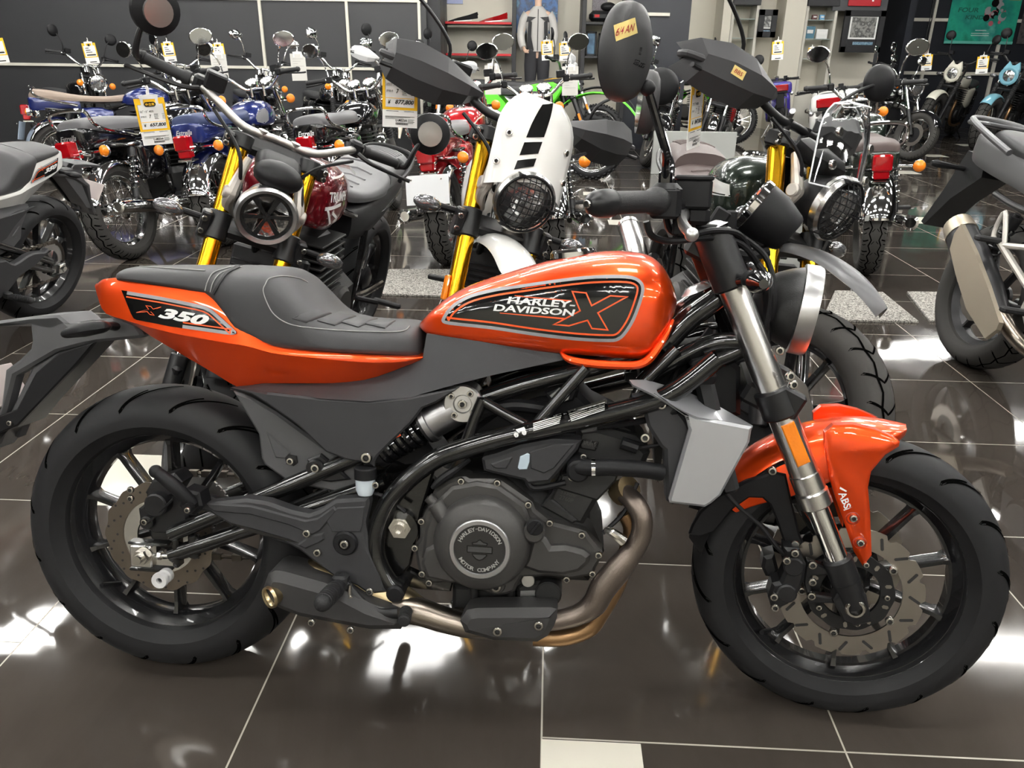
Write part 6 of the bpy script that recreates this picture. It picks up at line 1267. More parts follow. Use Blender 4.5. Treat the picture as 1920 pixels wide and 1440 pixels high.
def grip_at(B, s, w, z, xe, u=.35):
    e = Vector((xe, s*w, z)); i = Vector((xe+.03, s*(w-.14), z)); return B.W @ (B.S @ e.lerp(i, u))
# ------------------------------------------------------------------ room
def struct(o): o['kind'] = 'structure'; return o
fa = radians(2.5)
fm = bpy.data.materials.new('polished_tiles'); fm.use_nodes = True; nt = fm.node_tree; N = nt.nodes; L = nt.links; b = N['Principled BSDF']
def nd(t, **k):
    n = N.new(t)
    for a, v in k.items(): setattr(n, a, v)
    return n
def mth(op, a, b_=None, c=None):
    n = nd('ShaderNodeMath', operation=op)
    for i, v in enumerate((a, b_, c)):
        if v is None: continue
        if isinstance(v, (int, float)): n.inputs[i].default_value = v
        else: L.new(v, n.inputs[i])
    return n.outputs[0]
geo = nd('ShaderNodeTexCoord'); sep = nd('ShaderNodeSeparateXYZ'); L.new(geo.outputs['Object'], sep.inputs[0])
u, v = sep.outputs[0], sep.outputs[1]
uu = mth('DIVIDE', mth('SUBTRACT', u, .0175), .60); vv = mth('DIVIDE', mth('SUBTRACT', v, 1.175), .60)
col_id = mth('FLOOR', uu); sh = mth('MULTIPLY', mth('MODULO', mth('ADD', mth('FLOOR', mth('MULTIPLY', col_id, .5)), 300.), 3.), .3333)
vs = mth('SUBTRACT', vv, sh); fu, fv = mth('FRACT', uu), mth('FRACT', vs); row_id = mth('FLOOR', vs)
def edge(f, w): return mth('MAXIMUM', mth('LESS_THAN', f, w), mth('GREATER_THAN', f, 1-w))
gr = mth('MAXIMUM', edge(fu, .0032), edge(fv, .0032))
wn = nd('ShaderNodeTexWhiteNoise', noise_dimensions='2D'); cmb = nd('ShaderNodeCombineXYZ'); L.new(col_id, cmb.inputs[0]); L.new(row_id, cmb.inputs[1]); L.new(cmb.outputs[0], wn.inputs['Vector'])
n1 = nd('ShaderNodeTexNoise'); n1.inputs['Scale'].default_value = 2.2; n1.inputs['Detail'].default_value = 8; n1.inputs['Roughness'].default_value = .65; n1.inputs['Distortion'].default_value = 1.2
mp = nd('ShaderNodeMapping'); mp.inputs['Scale'].default_value = (1, .25, 1); L.new(geo.outputs['Object'], mp.inputs[0]); L.new(mp.outputs[0], n1.inputs['Vector'])
f1 = mth('ADD', mth('MULTIPLY', n1.outputs['Fac'], .75), mth('MULTIPLY', wn.outputs['Value'], .25))
rp = nd('ShaderNodeValToRGB'); rp.color_ramp.elements[0].position = .25; rp.color_ramp.elements[0].color = (.032, .0262, .0222, 1); rp.color_ramp.elements[1].position = .8; rp.color_ramp.elements[1].color = (.070, .059, .050, 1); L.new(f1, rp.inputs[0])
mx = nd('ShaderNodeMix', data_type='RGBA'); L.new(gr, mx.inputs['Factor']); L.new(rp.outputs[0], mx.inputs['A']); mx.inputs['B'].default_value = (.42, .39, .33, 1)
L.new(mx.outputs['Result'], b.inputs['Base Color'])
n2 = nd('ShaderNodeTexNoise'); n2.inputs['Scale'].default_value = 3.; n2.inputs['Detail'].default_value = 6; L.new(geo.outputs['Object'], n2.inputs['Vector'])
mr = nd('ShaderNodeMapRange'); mr.inputs['From Min'].default_value = .35; mr.inputs['From Max'].default_value = .7; mr.inputs['To Min'].default_value = .03; mr.inputs['To Max'].default_value = .11; L.new(n2.outputs['Fac'], mr.inputs['Value'])
L.new(mth('ADD', mr.outputs[0], mth('MULTIPLY', gr, .4)), b.inputs['Roughness']); b.inputs['Specular IOR Level'].default_value = .5
n3 = nd('ShaderNodeTexNoise'); n3.inputs['Scale'].default_value = 1.4; n3.inputs['Detail'].default_value = 2; L.new(geo.outputs['Object'], n3.inputs['Vector'])
bp = nd('ShaderNodeBump'); bp.inputs['Strength'].default_value = .05; bp.inputs['Distance'].default_value = .01; L.new(n3.outputs['Fac'], bp.inputs['Height']); L.new(bp.outputs[0], b.inputs['Normal'])
t = MB(); t.box((1.5, 6, -.05), (34, 26, .1)); fl = struct(t.build('floor', fm)); fl.rotation_euler = (0, 0, -fa)
WT = mat('cream_tile', (.72, .69, .60), .08)
for i, (px, py) in enumerate([(1723, 413), (1807, 360), (1752, 292), (1815, 272), (1860, 321), (1696, 323), (1163, 417), (1112, 363), (1222, 294), (248, 898), (0, 0)]):
    p = floor_at(px, py) if px else Vector((.1157*cos(fa)+1.0715*sin(fa), 1.0715*cos(fa)-.1157*sin(fa), 0)); s = .099 if px in (0, 1163, 1112) else (.16 if px == 248 else .145)
    t = MB(); t.box((0, 0, 0), (2*s, .198 if px in (0, 1163, 1112) else 2*s, .0024), .0008); o = t.build('trim_%d' % (i+1), WT); o.location = (p.x, p.y, .0); o.rotation_euler = (0, 0, -fa); struct(o)
# walls
WALL = mat('charcoal_panel', (.034, .035, .037), .45, bump=.05, bscale=40); WALLN = mat('navy_panel', (.018, .020, .026), .4); WALLC = mat('cream_wall', (.62, .59, .50), .6); TRIM = mat('cream_trim', (.62, .60, .52), .5); BLKW = mat('black_column', (.014, .014, .016), .5)
CEIL = mat('ceiling_paint', (.14, .14, .138), .8)
XB, YB = -15, 11.2; YR = 17.0
def wallbox(name, c, s, m): t = MB(); t.box(c, s); return struct(t.build(name, m))
X1 = depth_at(800, 60, YB).x
wallbox('wall_back', ((-15+X1)/2, YB+.06, 1.75), (X1+15, .12, 3.5), WALL)
wallbox('wall_left', (-15.06, 6, 1.75), (.12, 26, 3.5), WALL); wallbox('wall_right', (15.06, 8, 1.75), (.12, 30, 3.5), WALLN); wallbox('wall_front', (0, -6.56, 1.75), (30.2, .12, 3.5), WALLC)
t = MB(); t.box((0, 6, 3.56), (30.3, 26, .12)); struct(t.build('ceiling', CEIL))
ti = [20]
def trim(a, b_, r=.018, m=TRIM):
    ti[0] += 1; t = MB(); a, b_ = Vector(a), Vector(b_); d = b_-a
    t.box((a+b_)/2, (abs(d.x)+2*r, 2*r, abs(d.z)+2*r), .003); return struct(t.build('trim_%d' % ti[0], m))
zt1 = depth_at(300, 124, YB).z; zt2 = depth_at(700, 1, YB).z
for z in (zt1, zt2): trim((-14.9, YB-.01, z), (X1, YB-.01, z))
for px in (492, 653, 787): x = depth_at(px, 60, YB).x; trim((x, YB-.015, .02), (x, YB-.015, 3.4))
for k in range(1, 7): x = depth_at(492, 60, YB).x-1.26*k; trim((x, YB-.012, .02), (x, YB-.012, 3.4), .004, BLKW) if k % 2 else None
# display niche with shelves
YN = 12.2; xa = depth_at(826, 60, YN).x; xb = depth_at(1200, 60, YN).x
wallbox('wall_niche', ((xa+xb)/2, YN+.30, 1.75), (xb-xa+.3, .1, 3.5), WALLC)
def colm(name, p0, p1, Y, m, dep=.3): a, c = depth_at(p0, 60, Y).x, depth_at(p1, 60, Y).x; return wallbox(name, ((a+c)/2, Y+dep/2, 1.75), (c-a, dep, 3.5), m)
colm('wall_column', 796, 826, 11.3, BLKW, .9)
def shelfunit(label, p0, p1, Y, zs, back=None, front=False):
    a, c = depth_at(p0, 60, Y).x, depth_at(p1, 60, Y).x; T = thing('shelf_unit', label, 'shelf', ((a+c)/2, Y, 0), group=None); w = c-a
    t = MB(); [t.box((s*(w/2-.03), .2, 1.2), (.06, .45, 2.4), .004) for s in (-1, 1)]; t.build('upright', mat('shelf_black', (.02, .02, .022), .5), T)
    for z in zs: t = MB(); t.box((0, .2, z), (w-.12, .45, .03), .003); t.build('shelf', mat('shelf_black'), T)
    return T, a, c
zS = depth_at(900, 45, YN).z; zS2 = depth_at(900, 103, YN).z
S1, a1, c1 = shelfunit('black shelf unit with red edged shelves behind the green dirt bike', 826, 968, YN-.25, (zS, zS2, .5))
t = MB(); [t.box((0, -.03, z+.004), (c1-a1-.14, .012, .03), .002) for z in (zS, zS2)]; t.build('shelf_edge', mat('red_edge', (.45, .01, .015), .4), S1)
zS3 = depth_at(1130, 45, YN).z; zS4 = depth_at(1130, 107, YN).z
S2, a2, c2 = shelfunit('black shelf unit with framed pictures right of the mannequin', 1090, 1178, YN-.25, (zS3, zS4, .5))
def fairing(label, px, py, m1, L=.42, Y=YN-.1, fl=1):
    p = depth_at(px, py, Y); p.z = zS+.017; T = thing('fairing_panel', label, 'motorcycle panel', p)
    t = MB(); t.sheet([[(-L/2*fl, 0, .0), (-L*.2*fl, 0, .012), (L*.2*fl, 0, .03), (L/2*fl, 0, .05)], [(-L/2*fl, .05, .01), (-L*.2*fl, .05, .05), (L*.2*fl, .05, .09), (L*.48*fl, .05, .13)], [(-L*.4*fl, .12, .0), (-L*.2*fl, .12, .02), (L*.2*fl, .12, .05), (L/2*fl, .12, .10)]], (0, 0, .006)); t.build('shell', m1, T, 25)
    t = MB(); t.box((0, -.004, .018), (L*.6, .004, .012), 0, Matrix.Rotation(-.08*fl, 3, 'Y')); t.build('stripe', WHT, T); return T
fairing('black and white fairing panel lying on the red edged shelf, left', 868, 40, SATIN); fairing('red and black fairing panel lying on the red edged shelf, right', 925, 40, RED, .40)
def hang_poster(label, px0, px1, py0, py1, Y, m, depth=.01, name='poster', cat='poster', build=None):
    p0, p1 = depth_at(px0, py1, Y), depth_at(px1, py0, Y); a = (p0+depth_at(px1, py1, Y))/2; w = depth_at(px1, (py0+py1)/2, Y).x-depth_at(px0, (py0+py1)/2, Y).x; h = p1.z-p0.z; T = thing(name, label, cat, (a.x, Y, p0.z))
    t = MB(); t.box((0, 0, h/2), (w, depth, h), .002); s = t.build('sheet', m, T)
    if build: build(T, s, w, h)
    return T
def blot(name, cols, sc=3., seed=0.):
    m = bpy.data.materials.new(name); m.use_nodes = True; nn = m.node_tree; bb = nn.nodes['Principled BSDF']; tc = nn.nodes.new('ShaderNodeTexCoord'); n = nn.nodes.new('ShaderNodeTexNoise'); n.noise_dimensions = '4D'; n.inputs['W'].default_value = seed; n.inputs['Scale'].default_value = sc; n.inputs['Detail'].default_value = 5; r = nn.nodes.new('ShaderNodeValToRGB')
    nn.links.new(tc.outputs['Object'], n.inputs['Vector']); nn.links.new(n.outputs['Fac'], r.inputs[0]); nn.links.new(r.outputs[0], bb.inputs['Base Color']); bb.inputs['Roughness'].default_value = .3
    e = r.color_ramp.elements; e[0].position = .3; e[0].color = (*cols[0], 1); e[1].position = .7; e[1].color = (*cols[-1], 1)
    for i, c in enumerate(cols[1:-1]): q = e.new(.3+.4*(i+1)/(len(cols)-1)); q.color = (*c, 1)
    return m
hang_poster('blue poster behind the mannequin', 966, 1045, -60, 62, YN-.02, blot('blue_print', ((.004, .01, .03), (.02, .10, .28), (.01, .03, .08), (.10, .30, .5)), 9))
hang_poster('dark speckled poster above the right hand shelf', 1110, 1138, -30, 20, YN+.24, blot('speckle_print', ((.02, .01, .015), (.2, .18, .2), (.03, .02, .03)), 60))
hang_poster('pale blue sheet at the top of the cream niche', 838, 868, -20, 7, YN+.24, mat('pale_blue_paper', (.35, .40, .6), .5))
def pic(label, px0, px1, py0, py1, Y, m, z=None):
    def b_(T, s, w, h):
        t = MB()
        for c, sz in (((0, -.012, .012), (w, .03, .024)), ((0, -.012, h-.012), (w, .03, .024)), ((-w/2+.012, -.012, h/2), (.024, .03, h)), ((w/2-.012, -.012, h/2), (.024, .03, h))): t.box(c, sz, .003)
        t.build('frame', BLKW, T)
    T = hang_poster(label, px0, px1, py0, py1, Y, m, .02, 'framed_picture', 'picture', b_)
    if z: T.location.z = z
    return T
pic('blue framed picture standing on the shelf right of the mannequin', 1097, 1117, 60, 105, YN, blot('blue_print2', ((.02, .06, .12), (.10, .22, .35)), 9), zS4+.016); pic('white framed certificate standing beside the blue picture', 1120, 1142, 64, 106, YN, blot('paper_print', ((.6, .6, .58), (.45, .45, .42)), 30), zS4+.016)
p = depth_at(1126, 100, YN-.14); T = thing('spray_bottle', 'small green and white bottle on the shelf in front of the certificate', 'bottle', (p.x, p.y, zS4+.016)); t = MB(); t.lathe([(0, 0), (.03, 0), (.032, .02), (.03, .09), (.012, .11), (.012, .13), (0, .13)], (0, 0, 0), (0, 0, 1), 16); t.build('body', WHITE, T); t = MB(); t.lathe([(.016, .12), (.016, .17), (0, .18)], (0, 0, 0), (0, 0, 1), 14); t.build('cap', LIME, T)
p = depth_at(1133, 40, YN-.1); T = thing('luggage_bag', 'black luggage bag on the upper right hand shelf', 'bag', (p.x, p.y, zS3+.016)); t = MB(); t.box((0, .05, .078), (.42, .22, .13), .05); t.ball((.05, .03, .20), (.11, .09, .06)); t.build('body', PLASTB, T); t = MB(); t.box((-.11, -.062, .08), (.07, .006, .035), .001); t.build('patch', REDL, T)
# dark column, cream wall; cabinets, pictures and sign are mirror reflections built solid
colm('wall_pillar', 1178, 1292, 12.0, WALLN, .5)
trim((depth_at(1215, 27, 11.97).x, 11.97, depth_at(1215, 27, 11.97).z), (depth_at(1253, 27, 11.97).x, 11.97, depth_at(1253, 27, 11.97).z), .02)
YD = 15.6; xd0, xd1 = depth_at(1292, 60, YD).x, depth_at(1668, 60, YD).x
wallbox('wall_display', ((xd0+xd1)/2, YD+.55, 1.75), (xd1-xd0, .1, 3.5), WALLC)
for i, (p0, p1) in enumerate(((1352, 1368), (1468, 1506))): colm('wall_pilaster.%03d' % i, p0, p1, YD-.1, WALLC, .6)
def reflcase(label, p0, p1):  # stands in for what the mirror panels reflect
    a, c = depth_at(p0, 60, YD).x, depth_at(p1, 60, YD).x; w = c-a; T = thing('reflected_cabinet', label, 'cabinet', ((a+c)/2, YD, 0)); zt = depth_at(1500, 12, YD).z
    t = MB(); [t.box((s*(w/2-.03), .22, 1.1), (.05, .44, 2.2), .004) for s in (-1, 1)]; t.box((0, .22, .35), (w-.08, .44, .7), .01); t.build('carcass', mat('cabinet_cream', (.62, .60, .53), .5), T)
    t = MB(); t.box((0, .2, zt+.25), (w, .48, .48), .005); t.build('header_panel', mat('shelf_black'), T)
    for py in (37, 73, 110): t = MB(); t.box((0, .22, depth_at(1500, py, YD).z), (w-.12, .40, .012), .001); t.build('glass_shelf', mat('shelf_glass', (.50, .58, .55), .1, 0, 0, alpha=.75), T)
    return T
reflcase('cream display cabinet with glass shelves, built from a mirror reflection, left of the framed picture under the sign', 1506, 1566); reflcase('cream display cabinet with glass shelves, built from a mirror reflection, left of the cream pillar', 1368, 1420)
def smallbox(label, px, py, pz, m, w=.09, h=.08, tilt=0): p = depth_at(px, py, YD+.1); z = depth_at(1500, pz, YD).z+.006; T = thing('reflected_box', label, 'box', (p.x, p.y, z)); t = MB(); t.box((0, 0, h/2+.003+abs(tilt)*.035), (w, .05, h), .004, Matrix.Rotation(tilt, 3, 'X')); t.build('carton', m, T); t = MB(); t.box((0, -.037, h*.6), (w*.6, .003, h*.3)); t.build('carton_print', WHT, T)
smallbox('reflected dark red carton on the top glass shelf', 1527, 32, 37, mat('brown_card', (.12, .05, .05), .5)); smallbox('reflected pale blue carton beside the dark red one on the top glass shelf', 1541, 32, 37, mat('blue_card', (.15, .35, .55), .5)); smallbox('reflected blue picture carton on the middle glass shelf', 1517, 65, 73, mat('sea_card', (.10, .22, .30), .4), .18, .20, .15); smallbox('reflected white carton on the middle glass shelf', 1540, 66, 73, PAPER, .2, .16)
def bpic(label, p0, p1, y0, y1):
    def b_(T, s, w, h):
        t = MB()
        for c, sz in (((0, -.02, .05), (w, .04, .10)), ((0, -.02, h-.05), (w, .04, .10)), ((-w/2+.05, -.02, h/2), (.10, .04, h)), ((w/2-.05, -.02, h/2), (.10, .04, h))): t.box(c, sz, .006)
        t.build('frame', BLKW, T); t = MB(); t.box((0, -.014, h*.60), (w*.68, .006, h*.56)); t.build('mount', WHT, s); t = MB(); t.box((0, -.018, h*.60), (w*.60, .006, h*.48)); t.build('photograph', blot('bw_photo', ((.02, .02, .02), (.3, .3, .28), (.06, .06, .06), (.5, .5, .48)), 9), s); t = MB(); t.box((w*.05, -.016, h*.22), (w*.5, .006, h*.07)); t.build('caption_strip', blot('caption_blue', ((.05, .12, .2), (.3, .45, .55)), 40), s)
    return hang_poster(label, p0, p1, y0, y1, YD-.02, BLKW, .03, 'framed_picture', 'picture', b_)
bpic('large black framed monochrome photograph built from a mirror reflection, under the red sign', 1572, 1648, 20, 98); bpic('black framed monochrome photograph built from a mirror reflection, behind the hand guard of the green roadster', 1418, 1452, 18, 70)
wallbox('wall_header', (depth_at(1614, 0, YD).x, YD+.02, depth_at(1600, -25, YD).z), (depth_at(1668, 0, YD).x-depth_at(1566, 0, YD).x, .08, .78), mat('header_grey', (.055, .057, .06), .5))
p = depth_at(1623, -6, YD-.04); T = thing('reflected_sign', 'red sign with white lettering built from a mirror reflection, above the large framed photograph', 'sign', p); t = MB(); t.box((0, 0, 0), (.58, .03, .30), .006); t.build('board', mat('sign_red', (.42, .012, .02), .4), T); t = MB(); put_text(t, 'blinqs', (0, -.017, .0), (1, 0, 0), (0, 0, 1), .48, .15, .04); t.build('sign_lettering', WHT, T)
# right hand wall with posters
xr0 = depth_at(1668, 60, YR).x
wallbox('wall_far_right', ((xr0+15)/2, YR+.06, 1.75), (15-xr0, .12, 3.5), WALLN); wallbox('wall_return', (xr0-.06, (YD+.5+YR)/2, 1.75), (.12, YR-YD-.4, 3.5), WALLN)
for py in (37, 137): z = depth_at(1730, py, YR).z; trim((xr0+.02, YR-.015, z), (14.9, YR-.015, z), .030)
for px in (1738, 1870): x = depth_at(px, 90, YR).x; trim((x, YR-.02, .02), (x, YR-.02, 3.4), .028)
def pb(T, s, w, h):
    t = MB(); put_text(t, 'FOUR', (-w*.24, -.008, h*.66), (1, 0, 0), (0, 0, 1), w*.30, h*.09, .03, .1); put_text(t, 'KIND', (-w*.13, -.008, h*.52), (1, 0, 0), (0, 0, 1), w*.27, h*.08, .03, .1); t.build('lettering', mat('dark_green_print', (.02, .14, .10), .4), s)
    t = MB(); rr = random.Random(3)
    for k in range(26): a = rr.uniform(0, 6.28); r = rr.uniform(0, .16); t.mtl(k % 4); t.lathe([(rr.uniform(.02, .06)*w, 0), (0, 0)], (w*(.15+r*cos(a)*.9), -.008-.0004*k, h*(.62+r*1.5*sin(a))), (0, -1, 0), 9)
    t.build('rider_picture', [BLK, mat('pic_grey', (.35, .35, .36), .4), mat('pic_pink', (.5, .12, .15), .4), mat('pic_green', (.02, .25, .18), .4)], s)
    t = MB(); [t.box((w*.0, -.008, h*z), (w*q, .002, h*.012)) for z, q in ((.27, .16), (.21, .26), (.17, .26), (.10, .0))]; t.build('small_print', WHT, s); t = MB(); t.box((0, -.01, .03), (w, .02, .05), .004); t.build('hem_rail', mat('mint_edge', (.15, .55, .45), .4), T)
    t = MB(); t.box((w*.40, -.008, h*.93), (w*.16, .002, h*.16), 0); t.build('crest', mat('gold_print', (.35, .27, .12), .4), s)
hang_poster('green racing poster with FOUR KIND lettering on the dark wall', 1768, 1898, -14, 82, YR-.06, blot('green_print', ((.01, .16, .10), (.03, .42, .28), (.02, .25, .20), (.18, .62, .50)), 2.2), build=pb)
def pb2(T, s, w, h):
    t = MB(); rr = random.Random(5)
    for k in range(46): t.mtl(k % 3); t.box((w*rr.uniform(-.44, .44), -.008-.0003*k, h*rr.uniform(.14, .5)), (w*rr.uniform(.04, .14), .002, h*rr.uniform(.015, .05)))
    t.build('crowd_picture', [mat('pic_rose', (.6, .10, .2), .4), WHT, mat('pic_blue', (.08, .15, .5), .4)], s); t = MB(); t.prism([(-w*.5, h*.62), (w*.5, h*.85), (w*.5, h*.98), (-w*.5, h*.72)], (0, -.006, 0), (1, 0, 0), (0, 0, 1), (0, -1, 0), .003); t.build('sweep', mat('pic_blue'), s); t = MB(); t.box((0, -.01, .03), (w, .02, .05), .004); t.build('hem_rail', mat('cyan_edge', (.12, .55, .62), .4), T)
hang_poster('blue and pink poster hanging beside the framed photograph', 1668, 1706, -14, 74, YR-.07, blot('blue_print3', ((.01, .03, .10), (.03, .10, .30)), 4), build=pb2)
hang_poster('dark poster at the right edge beyond the green one', 1905, 1990, -14, 82, YR-.06, blot('dark_print', ((.015, .012, .015), (.10, .09, .09), (.02, .015, .02)), 12))
p = depth_at(1734, 92, YR-.06); T = thing('junction_box', 'small beige box with a cable on the dark wall', 'electrical box', p); t = MB(); t.box((0, 0, 0), (.13, .09, .23), .01); t.build('case', mat('beige_case', (.42, .33, .28), .5), T); t = MB(); [t.tube([(s*.02, 0, .11), (s*.02+.02, .02, 1.0), (s*.02+.04, .02, 1.9)], .010, 8) for s in (-1, 1)]; t.build('cable', BLKW, T)
# ceiling lamps
LAMPM = mat('lamp_tube', (1, 1, 1), .5, emis=(1., .985, .95), es=34.)
t = MB(); t.box((0, 0, 0), (1.24, .16, .02), .004); lm = t.build('housing', WHITE); t = MB(); [t.cyl((-.60, s*.045, -.028), (.60, s*.045, -.028), .016, n=10) for s in (-1, 1)]; lt = t.build('tube', LAMPM, lm)
first = [True]
def place_lamp(x, y, z, rot):
    T = thing('ceiling_lamp', 'white linear tube lamp on the ceiling', 'lamp', (x, y, z), (0, 0, rot), 'linear ceiling lamps')
    for src in (lm, lt):
        if first[0]: src.parent = T
        else: c = src.copy(); COL.objects.link(c); c.parent = T
    if first[0]: lt.parent = lm; lt.parent = T
    first[0] = False
for iy, y in enumerate((-4.2, -1.6, .9, 3.2, 5.4, 7.6, 9.8, 13.0)):
    for ix in range(7):
        x = -6.6+2.2*ix+(.5 if iy % 2 else 0); place_lamp(x, y, 3.47, 0)
PANM = mat('panel_diffuser', (1, 1, 1), .5, emis=(1., .985, .95), es=9.)
for x, y in ((-.85, 5.3), (2.15, 4.95), (4.1, 9.6), (-5.9, 9.2), (-4.3, 5.5), (-.9, 9.4), (6.0, 5.2), (.6, 1.9), (-3.6, 1.9), (4.6, 1.9)):
    T = thing('light_panel', 'square white light panel set in the ceiling', 'lamp', (x, y, 3.45), (0, 0, 0), 'square ceiling light panels'); t = MB(); t.box((0, 0, .02), (.66, .66, .03), .004); t.build('panel_frame', WHITE, T); t = MB(); t.box((0, 0, 0), (.60, .60, .012), .002); t.build('diffuser', PANM, T)
w = bpy.data.worlds.new('world'); SC.world = w; w.use_nodes = True; w.node_tree.nodes['Background'].inputs[0].default_value = (.02, .02, .02, 1)
# mats on the floor
CARP = mat('speckled_carpet', (.20, .19, .175), .95)
nt2 = CARP.node_tree; tc = nt2.nodes.new('ShaderNodeTexCoord'); nz = nt2.nodes.new('ShaderNodeTexNoise'); nz.inputs['Scale'].default_value = 130; r2 = nt2.nodes.new('ShaderNodeValToRGB'); r2.color_ramp.elements[0].position = .38; r2.color_ramp.elements[0].color = (.08, .075, .07, 1); r2.color_ramp.elements[1].position = .62; r2.color_ramp.elements[1].color = (.45, .43, .39, 1)
nt2.links.new(tc.outputs['Object'], nz.inputs['Vector']); nt2.links.new(nz.outputs['Fac'], r2.inputs[0]); nt2.links.new(r2.outputs[0], nt2.nodes['Principled BSDF'].inputs['Base Color'])
def floormat(label, pts):
    P = [floor_at(*q) for q in pts]; c = sum(P, Vector())/4; t = MB(); t.prism([(p.x-c.x, p.y-c.y) for p in P], (0, 0, 0), (1, 0, 0), (0, 1, 0), (0, 0, 1), .012, .003); o = t.build('floor_mat', CARP); o.location = (c.x, c.y, .001); tag(o, label, 'mat', 'speckled floor mats under the roadsters')
floormat('speckled grey floor mat beside the gold fork of the white roadster', [(668, 553), (842, 558), (855, 508), (690, 508)]); floormat('speckled grey floor mat behind the headlight of the orange motorcycle', [(1540, 603), (1722, 606), (1655, 551), (1565, 548)]); floormat('speckled grey floor mat beside the rear tyre of the grey motorcycle', [(1742, 604), (1900, 606), (1860, 552), (1700, 550)])
# ------------------------------------------------------------------ the showroom
white_sw = {'orange_candy_paint': 'white_paint', 'tail': ''}
W350 = copy_tree(H, None, {'orange_candy_paint': 'white_paint'}, skip=('tape_note',)); W350.location = (-2.438, 3.815, .002); W350.rotation_euler = (-.24, 0, radians(262)); tag(W350, 'white naked motorcycle with a grey seat and 350 on its tail', 'motorcycle')
A1 = roadster('dark red roadster with gold fork legs and bar end mirrors', -.793, 3.55, -98.6, 12.7, 32.7, DKRED, GSEAT, 'road')
A2 = roadster('white roadster with a white flyscreen, black stripes and a grilled headlight', -.103, 3.547, -93.9, 9.6, 25.2, WHITE, SEATV, 'white')
A3 = roadster('green and white roadster with a clear windscreen and brown quilted seat', .687, 3.442, -88.4, 5, 36., GREENP, BSEAT, 'green')
R1 = adventure('dark grey motorcycle with a champagne exhaust guard and black plate hanger', 2.045, 3.30, -86, 9, 0)
B2 = classic('black chrome-fendered classic motorcycle behind the 657,800 price tag', -2.48, 5.023, 79, 8.5, 0, BLACKP, GSEAT, script='Estrella', lift=.06, plate=None)
B3 = classic('blue chrome-fendered classic motorcycle behind the dark red roadster fork', -2.016, 5.459, 84, 5.8, 2.4, NAVY, mat('blue_seat_vinyl', (.035, .05, .12), .5), plate=None, script='Estrella', lift=.06, grey=mat('grey_knee_pad', (.20, .20, .21), .6))
B4 = classic('black classic motorcycle whose grey tail shows above the ribbed grey seat', -1.237, 5.532, 82.6, 6.7, 3.8, BLACKP, GSEAT, script='Estrella', lift=.06, plate=None)
B5 = classic('red classic motorcycle with a white number plate', -.415, 5.008, 81.9, 5.2, 0, RED, GSEAT, stripe=CREAM, lift=.04)
B5b = classic('classic motorcycle mostly hidden behind the white roadster, amber signal and silencer showing', .26, 4.857, 91, 5.8, .9, CREAM, SEATV, plate=None)
B6 = classic('brown-seated classic motorcycle with a bare chrome tail beyond the clear windscreen', 2.249, 4.909, 73.8, 4.9, 0, GREENP, BSEAT, plate=None)
B1 = classic('blue classic motorcycle with a long beige seat', -4.45, 8.0, 20, 7, 5, NAVY, TSEAT, seat2=True, lift=.06, plate=BLUEPL)
def far(fn, *a, **k): return fn(*a, **k)
C1 = classic('black classic motorcycle with round black mirrors by the charcoal wall', -5.75, 10.2, -42, 8, 0, BLACKP, SEATV, hood=False, tail=False, mm=PLASTB, wheels='wire', mirror='round', barh=1.2, barx=.88)
C2 = classic('dark green classic motorcycle by the charcoal wall', -4.6, 10.5, -55, 8, 0, GREENP, SEATV, tail=False, barh=1.22)
C3 = classic('dark blue classic motorcycle by the wall behind the blue one', -3.5, 10.4, -60, 8, 0, NAVY, SEATV, tail=False, barh=1.18)
C4 = classic('black classic motorcycle by the wall with a square mirror', -2.6, 10.3, -62, 8, 0, BLACKP, SEATV, tail=False, mirror='square', barh=1.2)
C5 = dirt('cream trail motorcycle by the wall behind the right price tag', -1.75, 10.3, -80, 8, 15, CREAM, SEATV, 'XR')
D0 = dirt('pale green trail motorcycle with white hand guards in front of the shelves', -1.3, 11.6, -75, 8, 10, mat('sage_plastic', (.30, .38, .30), .4), SEATV, '230')
D1 = dirt('lime green dirt motorcycle in front of the mannequin', -.55, 9.35, -18, 8, 0, LIME, SEATV, 'KX', mat('blue_decal', (.02, .12, .5), .3))
D2 = dirt('black trail motorcycle with bare spoked front wheel and yellow tank', -.37, 11.0, -12, 8, 5, PLAST, SEATV, '250', tankm=YELP2)
D3 = far(cruiser, 'black cruiser standing behind the low grey divider', 2.0, 11.45, -104, 9, 20)
D4 = classic('black and red street motorcycle behind the slim black mirror', 2.9, 11.6, -112, 8, 10, RED, SEATV, tail=False, wheels=8, rimm=SATIN, gait=False, exh=SATIN, mm=PLASTB, barm=SATIN, mirror='round')
D5 = sport('white sport motorcycle seen from behind with a red tail light', 3.52, 9.05, 70, 8, 0, WHITE)
D6 = sport('purple sport motorcycle beyond the white one', 4.3, 13.3, 75, 8, 0, PURP)
D7 = dirt('lime green dirt motorcycle behind the taped hand guard', 2.3, 13.9, -40, 8, 10, LIME, SEATV, 'KX')
D8 = classic('grey street motorcycle with a square mirror in front of the framed photograph', 5.55, 15.0, -62, 8, 10, GREYM, SEATV, tail=False, mirror='square', barh=1.15)
E1 = cruiser('black cruiser with a chrome headlight beside the white cowled motorcycle', 4.85, 12.5, -72, 10, 10)
E2 = cowled('black motorcycle with a white headlight cowl by the dark wall', 8.0, 15.15, -130, 11, -10, mat('warm_white_paint', (.70, .68, .58), .35), 'cowled motorcycles along the dark wall', MATS['warm_white_paint'])
E3 = cowled('black motorcycle with a pale blue headlight cowl by the dark wall', 8.13, 13.77, -130, 11, -10, SKYB, 'cowled motorcycles along the dark wall')
E4 = cowled('all-black cowled motorcycle standing next to the pale blue one', 8.63, 12.17, -130, 11, -10, SATIN, 'cowled motorcycles along the dark wall')
